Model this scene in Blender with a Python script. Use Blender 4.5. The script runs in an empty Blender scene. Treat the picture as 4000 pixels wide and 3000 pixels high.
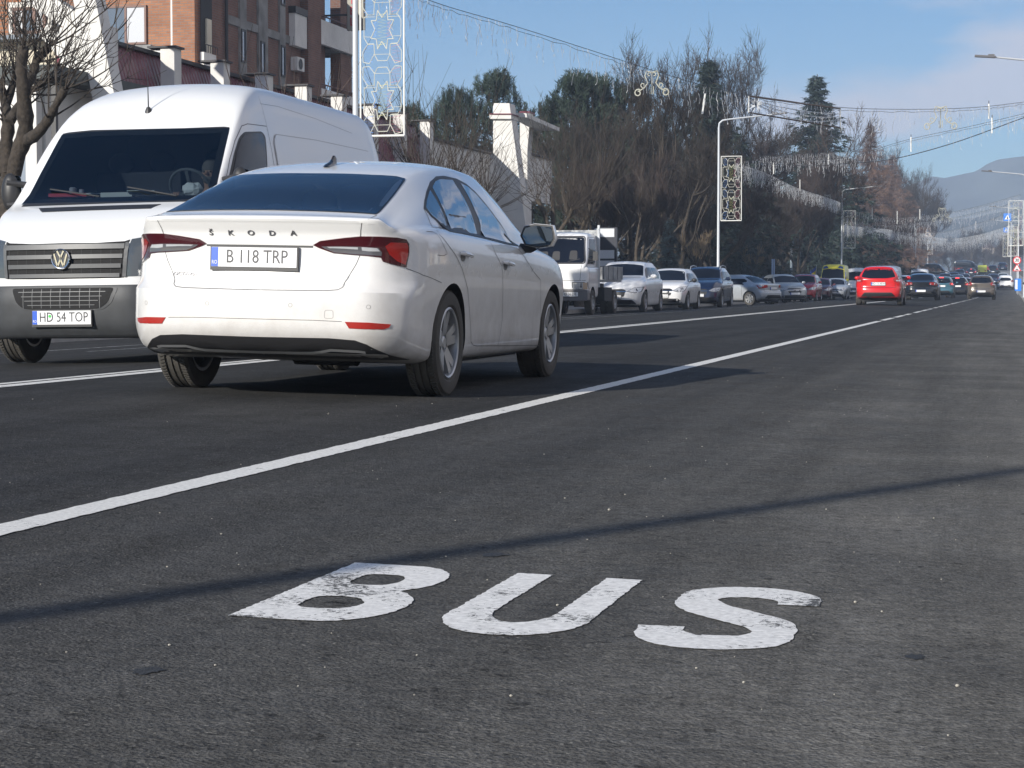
import bpy, bmesh, math, random
import numpy as np
from mathutils import Vector, Matrix, noise
from mathutils.bvhtree import BVHTree

SC = bpy.context.scene
COL = SC.collection
R = math.radians
HC = 0.714                      # eye height over the kerb-side road surface
HAZE_D = 0.0005
YAW, PITCH, FL = R(14.14), R(2.73), 1.95

# ------------------------------------------------------------------ camera
cam = bpy.data.objects.new('camera', bpy.data.cameras.new('camera'))
COL.objects.link(cam)
cam.location = (0, 0, HC)
cam.rotation_euler = (R(90) - PITCH, 0, YAW)
cam.data.sensor_width = 36
cam.data.lens = 36 * FL
cam.data.clip_start = 0.05
cam.data.clip_end = 12000
SC.camera = cam

# ------------------------------------------------------------------ sky, sun, exposure
SUN_EL, SUN_AZ = R(21.6), math.atan2(0.46, 1.0)     # light travels towards (+.46, +1) on the ground
w = bpy.data.worlds.new('World')
SC.world = w
w.use_nodes = True
nt = w.node_tree
nt.nodes.clear()
def N(t, kind, **kw):
    n = t.nodes.new(kind)
    for k, v in kw.items():
        if k in n.inputs: n.inputs[k].default_value = v
        else: setattr(n, k, v)
    return n
def L(t, a, b): t.links.new(a, b)
sky = N(nt, 'ShaderNodeTexSky', sky_type='NISHITA', sun_disc=False, sun_elevation=SUN_EL,
        altitude=400.0, air_density=0.9, dust_density=0.3, ozone_density=3.6)
sky.sun_rotation = math.pi + SUN_AZ            # sun sits behind and to the left of the camera
tc = N(nt, 'ShaderNodeTexCoord')
mp = N(nt, 'ShaderNodeMapping'); mp.inputs['Scale'].default_value = (1.0, 1.0, 3.4)
mp.inputs['Location'].default_value = (0.37, 0.11, 0.27)
L(nt, tc.outputs['Generated'], mp.inputs['Vector'])
cn = N(nt, 'ShaderNodeTexNoise', Scale=5.2, Detail=7.0, Roughness=0.52)
L(nt, mp.outputs[0], cn.inputs['Vector'])
cr = N(nt, 'ShaderNodeMapRange'); cr.inputs['From Min'].default_value = 0.425; cr.inputs['From Max'].default_value = 0.55
cr.inputs['To Max'].default_value = 0.9
sxyz = N(nt, 'ShaderNodeSeparateXYZ'); L(nt, tc.outputs['Generated'], sxyz.inputs[0])
cb1 = N(nt, 'ShaderNodeMath', operation='MULTIPLY_ADD'); cb1.inputs[1].default_value = .42; L(nt, sxyz.outputs['X'], cb1.inputs[0]); L(nt, cn.outputs['Fac'], cb1.inputs[2])
cbz = N(nt, 'ShaderNodeMapRange'); cbz.inputs['From Min'].default_value = .17; cbz.inputs['From Max'].default_value = .45; cbz.inputs['To Min'].default_value = 0; cbz.inputs['To Max'].default_value = -.3; L(nt, sxyz.outputs['Z'], cbz.inputs['Value'])
cbx = N(nt, 'ShaderNodeMapRange'); cbx.inputs['From Min'].default_value = .15; cbx.inputs['From Max'].default_value = .5; cbx.inputs['To Min'].default_value = 1; cbx.inputs['To Max'].default_value = -.4; L(nt, sxyz.outputs['X'], cbx.inputs['Value'])
cbm = N(nt, 'ShaderNodeMath', operation='MULTIPLY'); L(nt, cbz.outputs[0], cbm.inputs[0]); L(nt, cbx.outputs[0], cbm.inputs[1])
cb2 = N(nt, 'ShaderNodeMath', operation='ADD'); L(nt, cbm.outputs[0], cb2.inputs[0]); L(nt, cb1.outputs[0], cb2.inputs[1])
L(nt, cb2.outputs[0], cr.inputs['Value'])
cmix = N(nt, 'ShaderNodeMixRGB')
cmix.inputs['Color2'].default_value = (7.6, 7.2, 7.6, 1)
L(nt, cr.outputs[0], cmix.inputs['Fac'])
shs = N(nt, 'ShaderNodeHueSaturation', Saturation=1.42, Value=1.0); L(nt, sky.outputs[0], shs.inputs['Color'])
L(nt, shs.outputs[0], cmix.inputs['Color1'])
bg = N(nt, 'ShaderNodeBackground', Strength=0.066)
wo = N(nt, 'ShaderNodeOutputWorld')
L(nt, cmix.outputs[0], bg.inputs['Color'])
L(nt, bg.outputs[0], wo.inputs['Surface'])

sd = bpy.data.lights.new('sun', 'SUN')
sd.energy = 5.0; sd.angle = R(0.53); sd.color = (1.0, 0.945, 0.86)
so = bpy.data.objects.new('sun', sd); COL.objects.link(so)
ce = math.cos(SUN_EL)
dirv = Vector((math.sin(SUN_AZ) * ce, math.cos(SUN_AZ) * ce, -math.sin(SUN_EL)))
so.rotation_euler = dirv.to_track_quat('-Z', 'Y').to_euler()
so.location = (-20, -40, 30)
SC.view_settings.view_transform = 'Standard'
SC.view_settings.look = 'None'
SC.view_settings.exposure = 0.48
SC.view_settings.gamma = 1.0
SC.view_settings.use_curve_mapping = False
SC.render.engine = 'CYCLES'
SC.cycles.max_bounces = 6
SC.cycles.transparent_max_bounces = 16
SC.cycles.volume_bounces = 1

# ------------------------------------------------------------------ terrain profile
def crown(x): return -.02 * x if x > -6.06 else .1212 - .025 * (-x - 6.06)
def grade(y): return 0 if y < 130 else (6e-5 * (y - 130) ** 2 if y < 380 else 3.75 + .9 * (1 - math.exp(-(y - 380) / 30)))
def gz0(x, y): return crown(max(-13.5, min(.45, x))) + grade(y)
def bend(y): return 0 if y < 130 else (-5e-5 * (y - 130) ** 2 if y < 430 else -4.5 - .03 * (y - 430))
def gz(x, y): return gz0(x - bend(y), y)

# ------------------------------------------------------------------ picture ray -> point on a surface (used to trace outlines onto real bodies)
def pray(u, v):
    x = (u - 2000) / 7800.; y = (1500 - v) / 7800.
    d = math.cos(PITCH) + y * math.sin(PITCH); h = -math.sin(PITCH) + y * math.cos(PITCH)
    c, s = math.cos(YAW), math.sin(YAW)
    return Vector((x * c - d * s, x * s + d * c, h)).normalized()

# ------------------------------------------------------------------ materials
MATS = {}
def mat(name, col=(.5, .5, .5), rough=.5, metal=0.0, coat=0.0, spec=.5, emit=None, estr=0, var=0.0, vscale=3.0, bump=0.0, bscale=40.0, trans=0.0, dirt=None, dirtz=None):
    if name in MATS: return MATS[name]
    m = bpy.data.materials.new(name); m.use_nodes = True
    t = m.node_tree; b = t.nodes['Principled BSDF']
    b.inputs['Base Color'].default_value = (*col, 1)
    b.inputs['Roughness'].default_value = rough
    b.inputs['Metallic'].default_value = metal
    b.inputs['Coat Weight'].default_value = coat
    b.inputs['Coat Roughness'].default_value = .04
    b.inputs['Specular IOR Level'].default_value = spec
    if emit:
        b.inputs['Emission Color'].default_value = (*emit, 1); b.inputs['Emission Strength'].default_value = estr
    src = None
    if var or bump or dirt:
        co = N(t, 'ShaderNodeTexCoord')
    if var:
        n = N(t, 'ShaderNodeTexNoise', Scale=vscale, Detail=5.0)
        L(t, co.outputs['Object'], n.inputs['Vector'])
        mx = N(t, 'ShaderNodeMixRGB'); mr = N(t, 'ShaderNodeMapRange')
        mr.inputs['From Min'].default_value = .3; mr.inputs['From Max'].default_value = .7
        L(t, n.outputs['Fac'], mr.inputs['Value']); L(t, mr.outputs[0], mx.inputs['Fac'])
        mx.inputs['Color1'].default_value = (*[max(0, c * (1 - var)) for c in col], 1)
        mx.inputs['Color2'].default_value = (*[min(1, c * (1 + var)) for c in col], 1)
        src = mx.outputs[0]
        L(t, src, b.inputs['Base Color'])
    if dirt:                                     # road film: strongest low down on the thing
        sp = N(t, 'ShaderNodeSeparateXYZ'); L(t, co.outputs['Object'], sp.inputs[0])
        mr = N(t, 'ShaderNodeMapRange'); mr.inputs['From Min'].default_value = dirtz[1]; mr.inputs['From Max'].default_value = dirtz[0]
        L(t, sp.outputs['Z'], mr.inputs['Value'])
        n = N(t, 'ShaderNodeTexNoise', Scale=5.0, Detail=8.0, Roughness=.65); L(t, co.outputs['Object'], n.inputs['Vector'])
        mu = N(t, 'ShaderNodeMath', operation='MULTIPLY'); L(t, mr.outputs[0], mu.inputs[0]); L(t, n.outputs['Fac'], mu.inputs[1])
        mx = N(t, 'ShaderNodeMixRGB'); L(t, mu.outputs[0], mx.inputs['Fac'])
        if src: L(t, src, mx.inputs['Color1'])
        else: mx.inputs['Color1'].default_value = (*col, 1)
        mx.inputs['Color2'].default_value = (*dirt, 1)
        L(t, mx.outputs[0], b.inputs['Base Color'])
        ra = N(t, 'ShaderNodeMapRange'); ra.inputs['To Min'].default_value = rough; ra.inputs['To Max'].default_value = .75
        L(t, mu.outputs[0], ra.inputs['Value']); L(t, ra.outputs[0], b.inputs['Roughness'])
    if bump:
        n = N(t, 'ShaderNodeTexNoise', Scale=bscale, Detail=4.0); L(t, co.outputs['Object'], n.inputs['Vector'])
        bp = N(t, 'ShaderNodeBump', Strength=bump, Distance=.02); L(t, n.outputs['Fac'], bp.inputs['Height'])
        L(t, bp.outputs[0], b.inputs['Normal'])
    MATS[name] = m
    return m

def glassmat(name, tint=(.25, .3, .32), base=.75):
    """tinted window glass: see-through with a real reflection"""
    if name in MATS: return MATS[name]
    m = bpy.data.materials.new(name); m.use_nodes = True
    t = m.node_tree; t.nodes.clear()
    o = N(t, 'ShaderNodeOutputMaterial'); mx = N(t, 'ShaderNodeMixShader')
    tr = N(t, 'ShaderNodeBsdfTransparent'); tr.inputs[0].default_value = (*tint, 1)
    gl = N(t, 'ShaderNodeBsdfGlossy', Roughness=.015); gl.inputs['Color'].default_value = (.9, .95, 1, 1)
    fr = N(t, 'ShaderNodeFresnel', IOR=1.52)
    mr = N(t, 'ShaderNodeMapRange'); mr.inputs['From Min'].default_value = 0; mr.inputs['From Max'].default_value = 1
    mr.inputs['To Min'].default_value = 1 - base; mr.inputs['To Max'].default_value = 1
    L(t, fr.outputs[0], mr.inputs['Value'])
    L(t, mr.outputs[0], mx.inputs[0]); L(t, tr.outputs[0], mx.inputs[1]); L(t, gl.outputs[0], mx.inputs[2]); L(t, mx.outputs[0], o.inputs[0])
    MATS[name] = m
    return m

M_WHITE = mat('white_car_paint', (.80, .80, .79), .22, coat=.8, dirt=(.23, .19, .15), dirtz=(.15, .95))
M_VANW = mat('white_van_paint', (.78, .79, .79), .30, coat=.5, dirt=(.25, .22, .18), dirtz=(.2, 1.1))
M_BLK = mat('black_plastic', (.025, .025, .027), .45)
M_GREYP = mat('grey_bumper_plastic', (.045, .048, .052), .5, var=.15, vscale=8)
M_TYRE = mat('tyre_rubber', (.030, .029, .028), .8, dirt=(.11, .10, .085), dirtz=(-.3, 1.2), bump=.2, bscale=60)
M_RIM = mat('alloy_rim', (.42, .43, .44), .35, metal=.7, var=.2, vscale=6)
M_CHROME = mat('chrome', (.75, .76, .78), .12, metal=1.0)
M_SEAM = mat('panel_gap', (.03, .03, .03), .8)
M_GLASSD = mat('dark_window_glass', (.008, .011, .02), .05, spec=.22)
M_INT = mat('dark_cabin_trim', (.02, .02, .022), .7)
M_RED = mat('red_lamp_lens', (.30, .012, .010), .12, coat=1.0)
M_REDD = mat('dark_red_lamp_lens', (.05, .005, .009), .1, coat=1.0)
M_LENS = mat('clear_lamp_lens', (.62, .64, .66), .08, coat=1.0, metal=.4)
M_SMOKE = mat('smoked_lamp_lens', (.09, .09, .1), .12, coat=1.0)
M_AMBER = mat('amber_lens', (.6, .22, .03), .15, coat=1)
M_PLATE = mat('plate_white', (.78, .79, .80), .25, coat=.3)
M_INK = mat('plate_ink', (.03, .03, .035), .4)
M_BLUE = mat('plate_blue', (.02, .10, .55), .35)
M_PAINT = mat('white_metal_paint', (.72, .74, .76), .4)
M_BARK = mat('bark', (.062, .050, .038), .9, var=.5, vscale=12, bump=.8, bscale=25)
M_TWIG = mat('twig_bark', (.050, .040, .032), .85, var=.3, vscale=1.5)
M_TWIGR = mat('reddish_twig_bark', (.060, .042, .034), .85, var=.3, vscale=1.5)
M_GALV = mat('galvanised_steel', (.52, .55, .58), .45, metal=.3)

# ------------------------------------------------------------------ object plumbing
def link(name, me, mats, parent=None, loc=None, rot=None):
    o = bpy.data.objects.new(name, me)
    if mats is not None:
        for m in (mats if isinstance(mats, (list, tuple)) else [mats]):
            me.materials.append(m)
    COL.objects.link(o)
    if parent is not None: o.parent = parent
    if loc is not None: o.location = loc
    if rot is not None: o.rotation_euler = rot
    return o
def tag(o, label, cat, group=None, kind=None):
    if label: o['label'] = label
    if cat: o['category'] = cat
    if group: o['group'] = group
    if kind: o['kind'] = kind
    return o
def empty(name, loc=(0, 0, 0), rz=0.0, label=None, cat=None, group=None):
    o = bpy.data.objects.new(name, None); COL.objects.link(o)
    o.empty_display_size = .2
    o.location = loc; o.rotation_euler = (0, 0, rz)
    if label: tag(o, label, cat, group)
    return o
def kids(o): return list(o.children)
def copy_tree(o, parent=None):
    c = o.copy(); COL.objects.link(c)
    if parent is not None: c.parent = parent
    for ch in kids(o): copy_tree(ch, c)
    return c

class MB:
    def __init__(s): s.v = []; s.f = []; s.m = []
    def add(s, vs, fs, mi=0):
        b = len(s.v); s.v.extend(vs); s.f.extend([tuple(i + b for i in f) for f in fs]); s.m.extend([mi] * len(fs)); return s
    def box(s, x0, x1, y0, y1, z0, z1, mi=0):
        vs = [(x0, y0, z0), (x1, y0, z0), (x1, y1, z0), (x0, y1, z0), (x0, y0, z1), (x1, y0, z1), (x1, y1, z1), (x0, y1, z1)]
        return s.add(vs, [(0, 3, 2, 1), (4, 5, 6, 7), (0, 1, 5, 4), (1, 2, 6, 5), (2, 3, 7, 6), (3, 0, 4, 7)], mi)
    def cbox(s, c, d, mi=0, mtx=None):
        x, y, z = d[0] / 2, d[1] / 2, d[2] / 2
        vs = [Vector(p) for p in [(-x, -y, -z), (x, -y, -z), (x, y, -z), (-x, y, -z), (-x, -y, z), (x, -y, z), (x, y, z), (-x, y, z)]]
        if mtx: vs = [mtx @ p for p in vs]
        vs = [tuple(p + Vector(c)) for p in vs]
        return s.add(vs, [(0, 3, 2, 1), (4, 5, 6, 7), (0, 1, 5, 4), (1, 2, 6, 5), (2, 3, 7, 6), (3, 0, 4, 7)], mi)
    def tube(s, pts, r, n=6, mi=0, cap=True):
        pts = [Vector(p) for p in pts]
        k = len(pts)
        rs = r if isinstance(r, (list, tuple)) else [r] * k
        vs = []; fs = []
        up = None
        for i, p in enumerate(pts):
            d = (pts[min(i + 1, k - 1)] - pts[max(i - 1, 0)])
            if d.length < 1e-9: d = Vector((0, 0, 1))
            d.normalize()
            if up is None:
                up = Vector((0, 0, 1)) if abs(d.z) < .9 else Vector((1, 0, 0))
            a = d.cross(up)
            if a.length < 1e-6: a = d.orthogonal()
            a.normalize(); b = a.cross(d); up = b
            for j in range(n):
                t = 2 * math.pi * j / n
                vs.append(tuple(p + (a * math.cos(t) + b * math.sin(t)) * rs[i]))
        for i in range(k - 1):
            for j in range(n):
                j2 = (j + 1) % n
                fs.append((i * n + j, i * n + j2, (i + 1) * n + j2, (i + 1) * n + j))
        if cap and n > 2:
            fs.append(tuple(range(n - 1, -1, -1))); fs.append(tuple((k - 1) * n + j for j in range(n)))
        return s.add(vs, fs, mi)
    def lathe(s, prof, n=24, axis='x', c=(0, 0, 0), mi=0, closed=False):
        """prof: (r, h) pairs, revolved round the axis through c"""
        vs = []; fs = []; k = len(prof)
        for (r, h) in prof:
            for j in range(n):
                t = 2 * math.pi * j / n; a, b = r * math.cos(t), r * math.sin(t)
                if axis == 'x': vs.append((c[0] + h, c[1] + a, c[2] + b))
                elif axis == 'y': vs.append((c[0] + a, c[1] + h, c[2] + b))
                else: vs.append((c[0] + a, c[1] + b, c[2] + h))
        rng = range(k) if closed else range(k - 1)
        for i in rng:
            i2 = (i + 1) % k
            for j in range(n):
                j2 = (j + 1) % n
                fs.append((i * n + j, i * n + j2, i2 * n + j2, i2 * n + j))
        return s.add(vs, fs, mi)
    def prism(s, poly, a0, a1, axis='y', mi=0):
        """extrude a 2-D polygon: axis 'x' -> poly in (y,z), 'y' -> (x,z), 'z' -> (x,y)"""
        n = len(poly); vs = []
        for a in (a0, a1):
            for (p, q) in poly:
                vs.append((a, p, q) if axis == 'x' else (p, a, q) if axis == 'y' else (p, q, a))
        fs = [tuple(range(n - 1, -1, -1)), tuple(range(n, 2 * n))] + [(i, (i + 1) % n, n + (i + 1) % n, n + i) for i in range(n)]
        return s.add(vs, fs, mi)
    def sphere(s, c, r, n=12, m=8, mi=0):
        r = r if isinstance(r, (tuple, list)) else (r, r, r)
        vs = [(c[0], c[1], c[2] - r[2])]; fs = []
        for i in range(1, m):
            ph = -math.pi / 2 + math.pi * i / m
            for j in range(n):
                t = 2 * math.pi * j / n
                vs.append((c[0] + r[0] * math.cos(ph) * math.cos(t), c[1] + r[1] * math.cos(ph) * math.sin(t), c[2] + r[2] * math.sin(ph)))
        vs.append((c[0], c[1], c[2] + r[2]))
        for j in range(n): fs.append((0, 1 + (j + 1) % n, 1 + j))
        for i in range(m - 2):
            for j in range(n):
                fs.append((1 + i * n + j, 1 + i * n + (j + 1) % n, 1 + (i + 1) * n + (j + 1) % n, 1 + (i + 1) * n + j))
        e = len(vs) - 1; b = 1 + (m - 2) * n
        for j in range(n): fs.append((b + j, b + (j + 1) % n, e))
        return s.add(vs, fs, mi)
    def xf(s, M):
        s.v = [tuple(M @ Vector(p)) for p in s.v]; return s
    def mesh(s, name, smooth=True, ang=35, fix=True):
        me = bpy.data.meshes.new(name)
        me.from_pydata([tuple(p) for p in s.v], [], s.f)
        if any(s.m): me.polygons.foreach_set('material_index', s.m)
        if fix:
            bm = bmesh.new(); bm.from_mesh(me); bmesh.ops.recalc_face_normals(bm, faces=bm.faces); bm.to_mesh(me); bm.free()
        if smooth:
            me.polygons.foreach_set('use_smooth', [True] * len(me.polygons))
            me.set_sharp_from_angle(angle=R(ang))
        me.update()
        return me
    def build(s, name, mats, parent=None, smooth=True, ang=35, loc=None, rot=None, fix=True):
        return link(name, s.mesh(name, smooth, ang, fix), mats, parent, loc, rot)

def text_geo(txt, size=.1, depth=.002, xscale=1.0, bold=0.0, align='CENTER'):
    cu = bpy.data.curves.new('lettering', 'FONT'); cu.body = txt; cu.size = size; cu.extrude = depth; cu.align_x = align; cu.align_y = 'CENTER'; cu.offset = bold
    cu.resolution_u = 3
    o = bpy.data.objects.new('lettering', cu); COL.objects.link(o)
    dg = bpy.context.evaluated_depsgraph_get(); me = bpy.data.meshes.new_from_object(o.evaluated_get(dg))
    vs = [(v.co.x * xscale, v.co.y, v.co.z) for v in me.vertices]; fs = [tuple(p.vertices) for p in me.polygons]
    bpy.data.objects.remove(o); bpy.data.curves.remove(cu); bpy.data.meshes.remove(me)
    return vs, fs

# ------------------------------------------------------------------ curve helpers
def cr1(xs, ys, x):
    """smooth 1-D interpolation through knots (Catmull-Rom tangents, clamped ends)"""
    n = len(xs)
    if x <= xs[0]: return ys[0]
    if x >= xs[-1]: return ys[-1]
    i = max(j for j in range(n - 1) if xs[j] <= x)
    def m(j):
        if j == 0: return (ys[1] - ys[0]) / (xs[1] - xs[0])
        if j == n - 1: return (ys[-1] - ys[-2]) / (xs[-1] - xs[-2])
        a = (ys[j] - ys[j - 1]) / (xs[j] - xs[j - 1]); b = (ys[j + 1] - ys[j]) / (xs[j + 1] - xs[j])
        return 0 if a * b <= 0 else 2 * a * b / (a + b)
    h = xs[i + 1] - xs[i]; t = (x - xs[i]) / h
    return ((2 * t**3 - 3 * t**2 + 1) * ys[i] + (t**3 - 2 * t**2 + t) * h * m(i) + (-2 * t**3 + 3 * t**2) * ys[i + 1] + (t**3 - t**2) * h * m(i + 1))
def K(*pairs):
    xs = [p[0] for p in pairs]; ys = [p[1] for p in pairs]
    return lambda x: cr1(xs, ys, x)
def crpath(pts, sub=4):
    out = []; n = len(pts)
    for i in range(n - 1):
        p0 = pts[max(i - 1, 0)]; p1 = pts[i]; p2 = pts[i + 1]; p3 = pts[min(i + 2, n - 1)]
        d01 = max(1e-4, math.dist(p0, p1)) ** .5; d12 = max(1e-4, math.dist(p1, p2)) ** .5; d23 = max(1e-4, math.dist(p2, p3)) ** .5
        for k in range(sub):
            t = k / sub; q = []
            for a, b, c, d in zip(p0, p1, p2, p3):
                m1 = (b - a) / d01 - (c - a) / (d01 + d12) + (c - b) / d12 if i > 0 else (c - b) / d12
                m2 = (c - b) / d12 - (d - b) / (d12 + d23) + (d - c) / d23 if i < n - 2 else (c - b) / d12
                m1 *= d12; m2 *= d12
                q.append((2 * t**3 - 3 * t**2 + 1) * b + (t**3 - 2 * t**2 + t) * m1 + (-2 * t**3 + 3 * t**2) * c + (t**3 - t**2) * m2)
            out.append(tuple(q))
    out.append(tuple(pts[-1]))
    return out
def rpoly(poly, r=.02, n=3):
    """round the corners of a 2-D polygon"""
    out = []; k = len(poly)
    for i in range(k):
        a, p, b = Vector(poly[i - 1]), Vector(poly[i]), Vector(poly[(i + 1) % k])
        da, db = (a - p), (b - p); ra = min(r, da.length * .45, db.length * .45)
        if ra < 1e-5: out.append(tuple(p)); continue
        s = p + da.normalized() * ra; e = p + db.normalized() * ra
        for j in range(n + 1):
            t = j / n; q = s * (1 - t)**2 + p * 2 * t * (1 - t) + e * t * t
            out.append((q.x, q.y))
    return out

# ------------------------------------------------------------------ lofted vehicle body
def loft(L_, sec, yr, yf, Rr=.9, Rf=.9, rnd=.03, ny=80, ncap=24):
    """sec(y) -> half section [(x,z)...] from bottom centre to top centre; yr/yf(x,z): how far the tail / nose surface is set in"""
    ys = []
    for i in range(ny + 1):
        t = i / ny; ys.append(L_ * (t - .11 * math.sin(2 * math.pi * t)))
    ys = sorted(set([0, rnd * .12, rnd * .4, rnd, L_ - rnd, L_ - rnd * .4, L_ - rnd * .12, L_] + [y for y in ys if rnd * 1.3 < y < L_ - rnd * 1.3]))
    def warp(x, y, z):
        yy = y
        if y < Rr: yy += yr(abs(x), z) * (1 - y / Rr) ** 2
        if y > L_ - Rf: yy -= yf(abs(x), z) * (1 - (L_ - y) / Rf) ** 2
        return (x, yy, z)
    def shrink(pts, y):
        e = min(y, L_ - y)
        if e >= rnd: return pts
        d = rnd - math.sqrt(max(0, rnd * rnd - (rnd - e) ** 2))
        zc = (pts[0][1] + pts[-1][1]) / 2; xm = max(p[0] for p in pts); hz = (pts[-1][1] - pts[0][1]) / 2
        return [(p[0] * (1 - d / xm), zc + (p[1] - zc) * (1 - d / hz)) for p in pts]
    V = []; F = []; ring = None
    for y in ys:
        h = shrink(sec(y), y)
        r = h + [(-x, z) for (x, z) in h[-2:0:-1]]
        ring = len(r)
        V += [warp(x, y, z) for (x, z) in r]
    for i in range(len(ys) - 1):
        for j in range(ring):
            j2 = (j + 1) % ring
            F.append((i * ring + j, i * ring + j2, (i + 1) * ring + j2, (i + 1) * ring + j))
    for end, y in ((0, 0.0), (len(ys) - 1, L_)):
        h = shrink(sec(y), y); n = len(h); base = end * ring
        rows = []
        for i in range(n):
            x, z = h[i]
            if i == 0 or i == n - 1: rows.append([base + i] * (ncap + 1)); continue
            row = []
            for k in range(ncap + 1):
                xx = x * (1 - 2 * k / ncap)
                if k == 0: row.append(base + i)
                elif k == ncap: row.append(base + ring - i)
                else: V.append(warp(xx, y, z)); row.append(len(V) - 1)
            rows.append(row)
        for i in range(n - 1):
            for k in range(ncap):
                q = []
                for a in (rows[i][k], rows[i][k + 1], rows[i + 1][k + 1], rows[i + 1][k]):
                    if a not in q: q.append(a)
                if len(q) > 2: F.append(tuple(q))
    mb = MB(); mb.add(V, F)
    return mb

def body_section(zb, W, zbelt, wr, zr, zt, sill=.06, waist=0.012):
    """half-section control points for a passenger car body"""
    dz = zbelt - zb
    pts = [(0, zb), (W * .6, zb), (W - .13, zb), (W - .05, zb + .03), (W - .028, zb + .10), (W - .022, zb + .3 * dz), (W - .010, zb + .5 * dz), (W, zb + .68 * dz),
           (W - .004, zbelt - .10), (W - .020, zbelt - .045), (W - .055, zbelt - .012), (W - .085, zbelt + .004)]
    g = zr - zbelt
    x0, z0 = W - .085, zbelt + .004
    if wr > x0 - .02: wr = x0 - .02
    for t in (.25, .5, .75):
        bul = .035 * 4 * t * (1 - t) * min(1, max(0, g) / .35)
        pts.append((x0 + (wr + .015 - x0) * t + bul, z0 + (zr - .02 - z0) * t))
    pts += [(wr, zr), (wr - .035, zr + (zt - zr) * .30), (wr * .82, zr + (zt - zr) * .55), (wr * .55, zr + (zt - zr) * .83), (wr * .28, zr + (zt - zr) * .96), (0, zt)]
    return crpath(pts, 3)

def to_bvh(mb_or_me):
    if isinstance(mb_or_me, MB): return BVHTree.FromPolygons([Vector(v) for v in mb_or_me.v], mb_or_me.f)
    return BVHTree.FromPolygons([v.co.copy() for v in mb_or_me.vertices], [tuple(p.vertices) for p in mb_or_me.polygons])

AX = {'x': (1, 2, 0), 'y': (0, 2, 1), 'z': (0, 1, 2)}
def patch(name, bvh, poly, plane, side, off, mats, parent, grid=.05, skirt=.006, far=6.0, smooth=True):
    """lay a thin fitted panel with outline poly on the body. plane 'x' (poly=(y,z)), 'y' (x,z), 'z' (x,y); side = +1/-1: which side it is seen from"""
    a, b, c = AX[plane]
    bm = bmesh.new()
    vs = []
    for p in poly:
        q = [0, 0, 0]; q[a], q[b] = p[0], p[1]; vs.append(bm.verts.new(q))
    try: bm.faces.new(vs)
    except ValueError: bm.free(); return None
    bmesh.ops.triangulate(bm, faces=bm.faces[:])
    for ax in (a, b):
        lo = min(v.co[ax] for v in bm.verts); hi = max(v.co[ax] for v in bm.verts)
        k = int((hi - lo) / grid)
        for i in range(1, k + 1):
            co = [0, 0, 0]; co[ax] = lo + (hi - lo) * i / (k + 1); no = [0, 0, 0]; no[ax] = 1
            bmesh.ops.bisect_plane(bm, geom=bm.verts[:] + bm.edges[:] + bm.faces[:], dist=1e-5, plane_co=co, plane_no=no)
    d = Vector((0, 0, 0)); d[c] = -side
    nor = {}
    bad = []
    for v in bm.verts:
        o = v.co.copy(); o[c] = side * far
        h = bvh.ray_cast(o, d)
        if h[0] is None:
            q = v.co.copy()
            h = bvh.find_nearest(Vector((q.x if plane != 'x' else side * .9, q.y if plane != 'y' else (0 if side < 0 else far), q.z if plane != 'z' else 1.2)))
        n = h[1] if h[1].dot(d) < 0 else -h[1]
        v.co = h[0] + n * off; nor[v] = n.copy()
    be = [e for e in bm.edges if e.is_boundary]
    r = bmesh.ops.extrude_edge_only(bm, edges=be)
    for v in [g for g in r['geom'] if isinstance(g, bmesh.types.BMVert)]:
        n = min(nor.items(), key=lambda kv: (kv[0].co - v.co).length_squared)[1]
        v.co -= n * (off + skirt)
    me = bpy.data.meshes.new(name)
    bmesh.ops.recalc_face_normals(bm, faces=bm.faces)
    # make sure the panel faces outward
    f = max(bm.faces, key=lambda f: f.calc_area()); f.normal_update()
    if f.normal[c] * side < 0: bmesh.ops.reverse_faces(bm, faces=bm.faces[:])
    bm.to_mesh(me); bm.free()
    if smooth:
        me.polygons.foreach_set('use_smooth', [True] * len(me.polygons)); me.set_sharp_from_angle(angle=R(50))
    return link(name, me, mats, parent)

def ribbon(bvh, mb, pts, plane, side, w, off=.0012, step=.03, far=6.0, mi=0):
    """thin line laid on the body along a 2-D path"""
    a, b, c = AX[plane]; path = []
    for i in range(len(pts) - 1):
        p, q = Vector(pts[i]), Vector(pts[i + 1]); n = max(1, int((q - p).length / step))
        path += [p.lerp(q, k / n) for k in range(n)]
    path.append(Vector(pts[-1]))
    d = Vector((0, 0, 0)); d[c] = -side; row = []
    for i, p in enumerate(path):
        t = (path[min(i + 1, len(path) - 1)] - path[max(i - 1, 0)]).normalized(); n2 = Vector((-t.y, t.x)) * w / 2
        pr = []
        for s_ in (1, -1):
            q = p + n2 * s_; o = Vector((0, 0, 0)); o[a] = q.x; o[b] = q.y; o[c] = side * far
            h = bvh.ray_cast(o, d)
            if h[0] is None: pr = None; break
            nn = h[1] if h[1].dot(d) < 0 else -h[1]
            pr.append(tuple(h[0] + nn * off))
        row.append(pr)
    for i in range(len(row) - 1):
        if row[i] and row[i + 1] and (Vector(row[i][0]) - Vector(row[i + 1][0])).length < .3:
            mb.add([row[i][0], row[i][1], row[i + 1][1], row[i + 1][0]], [(0, 1, 2, 3)], mi)

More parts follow.
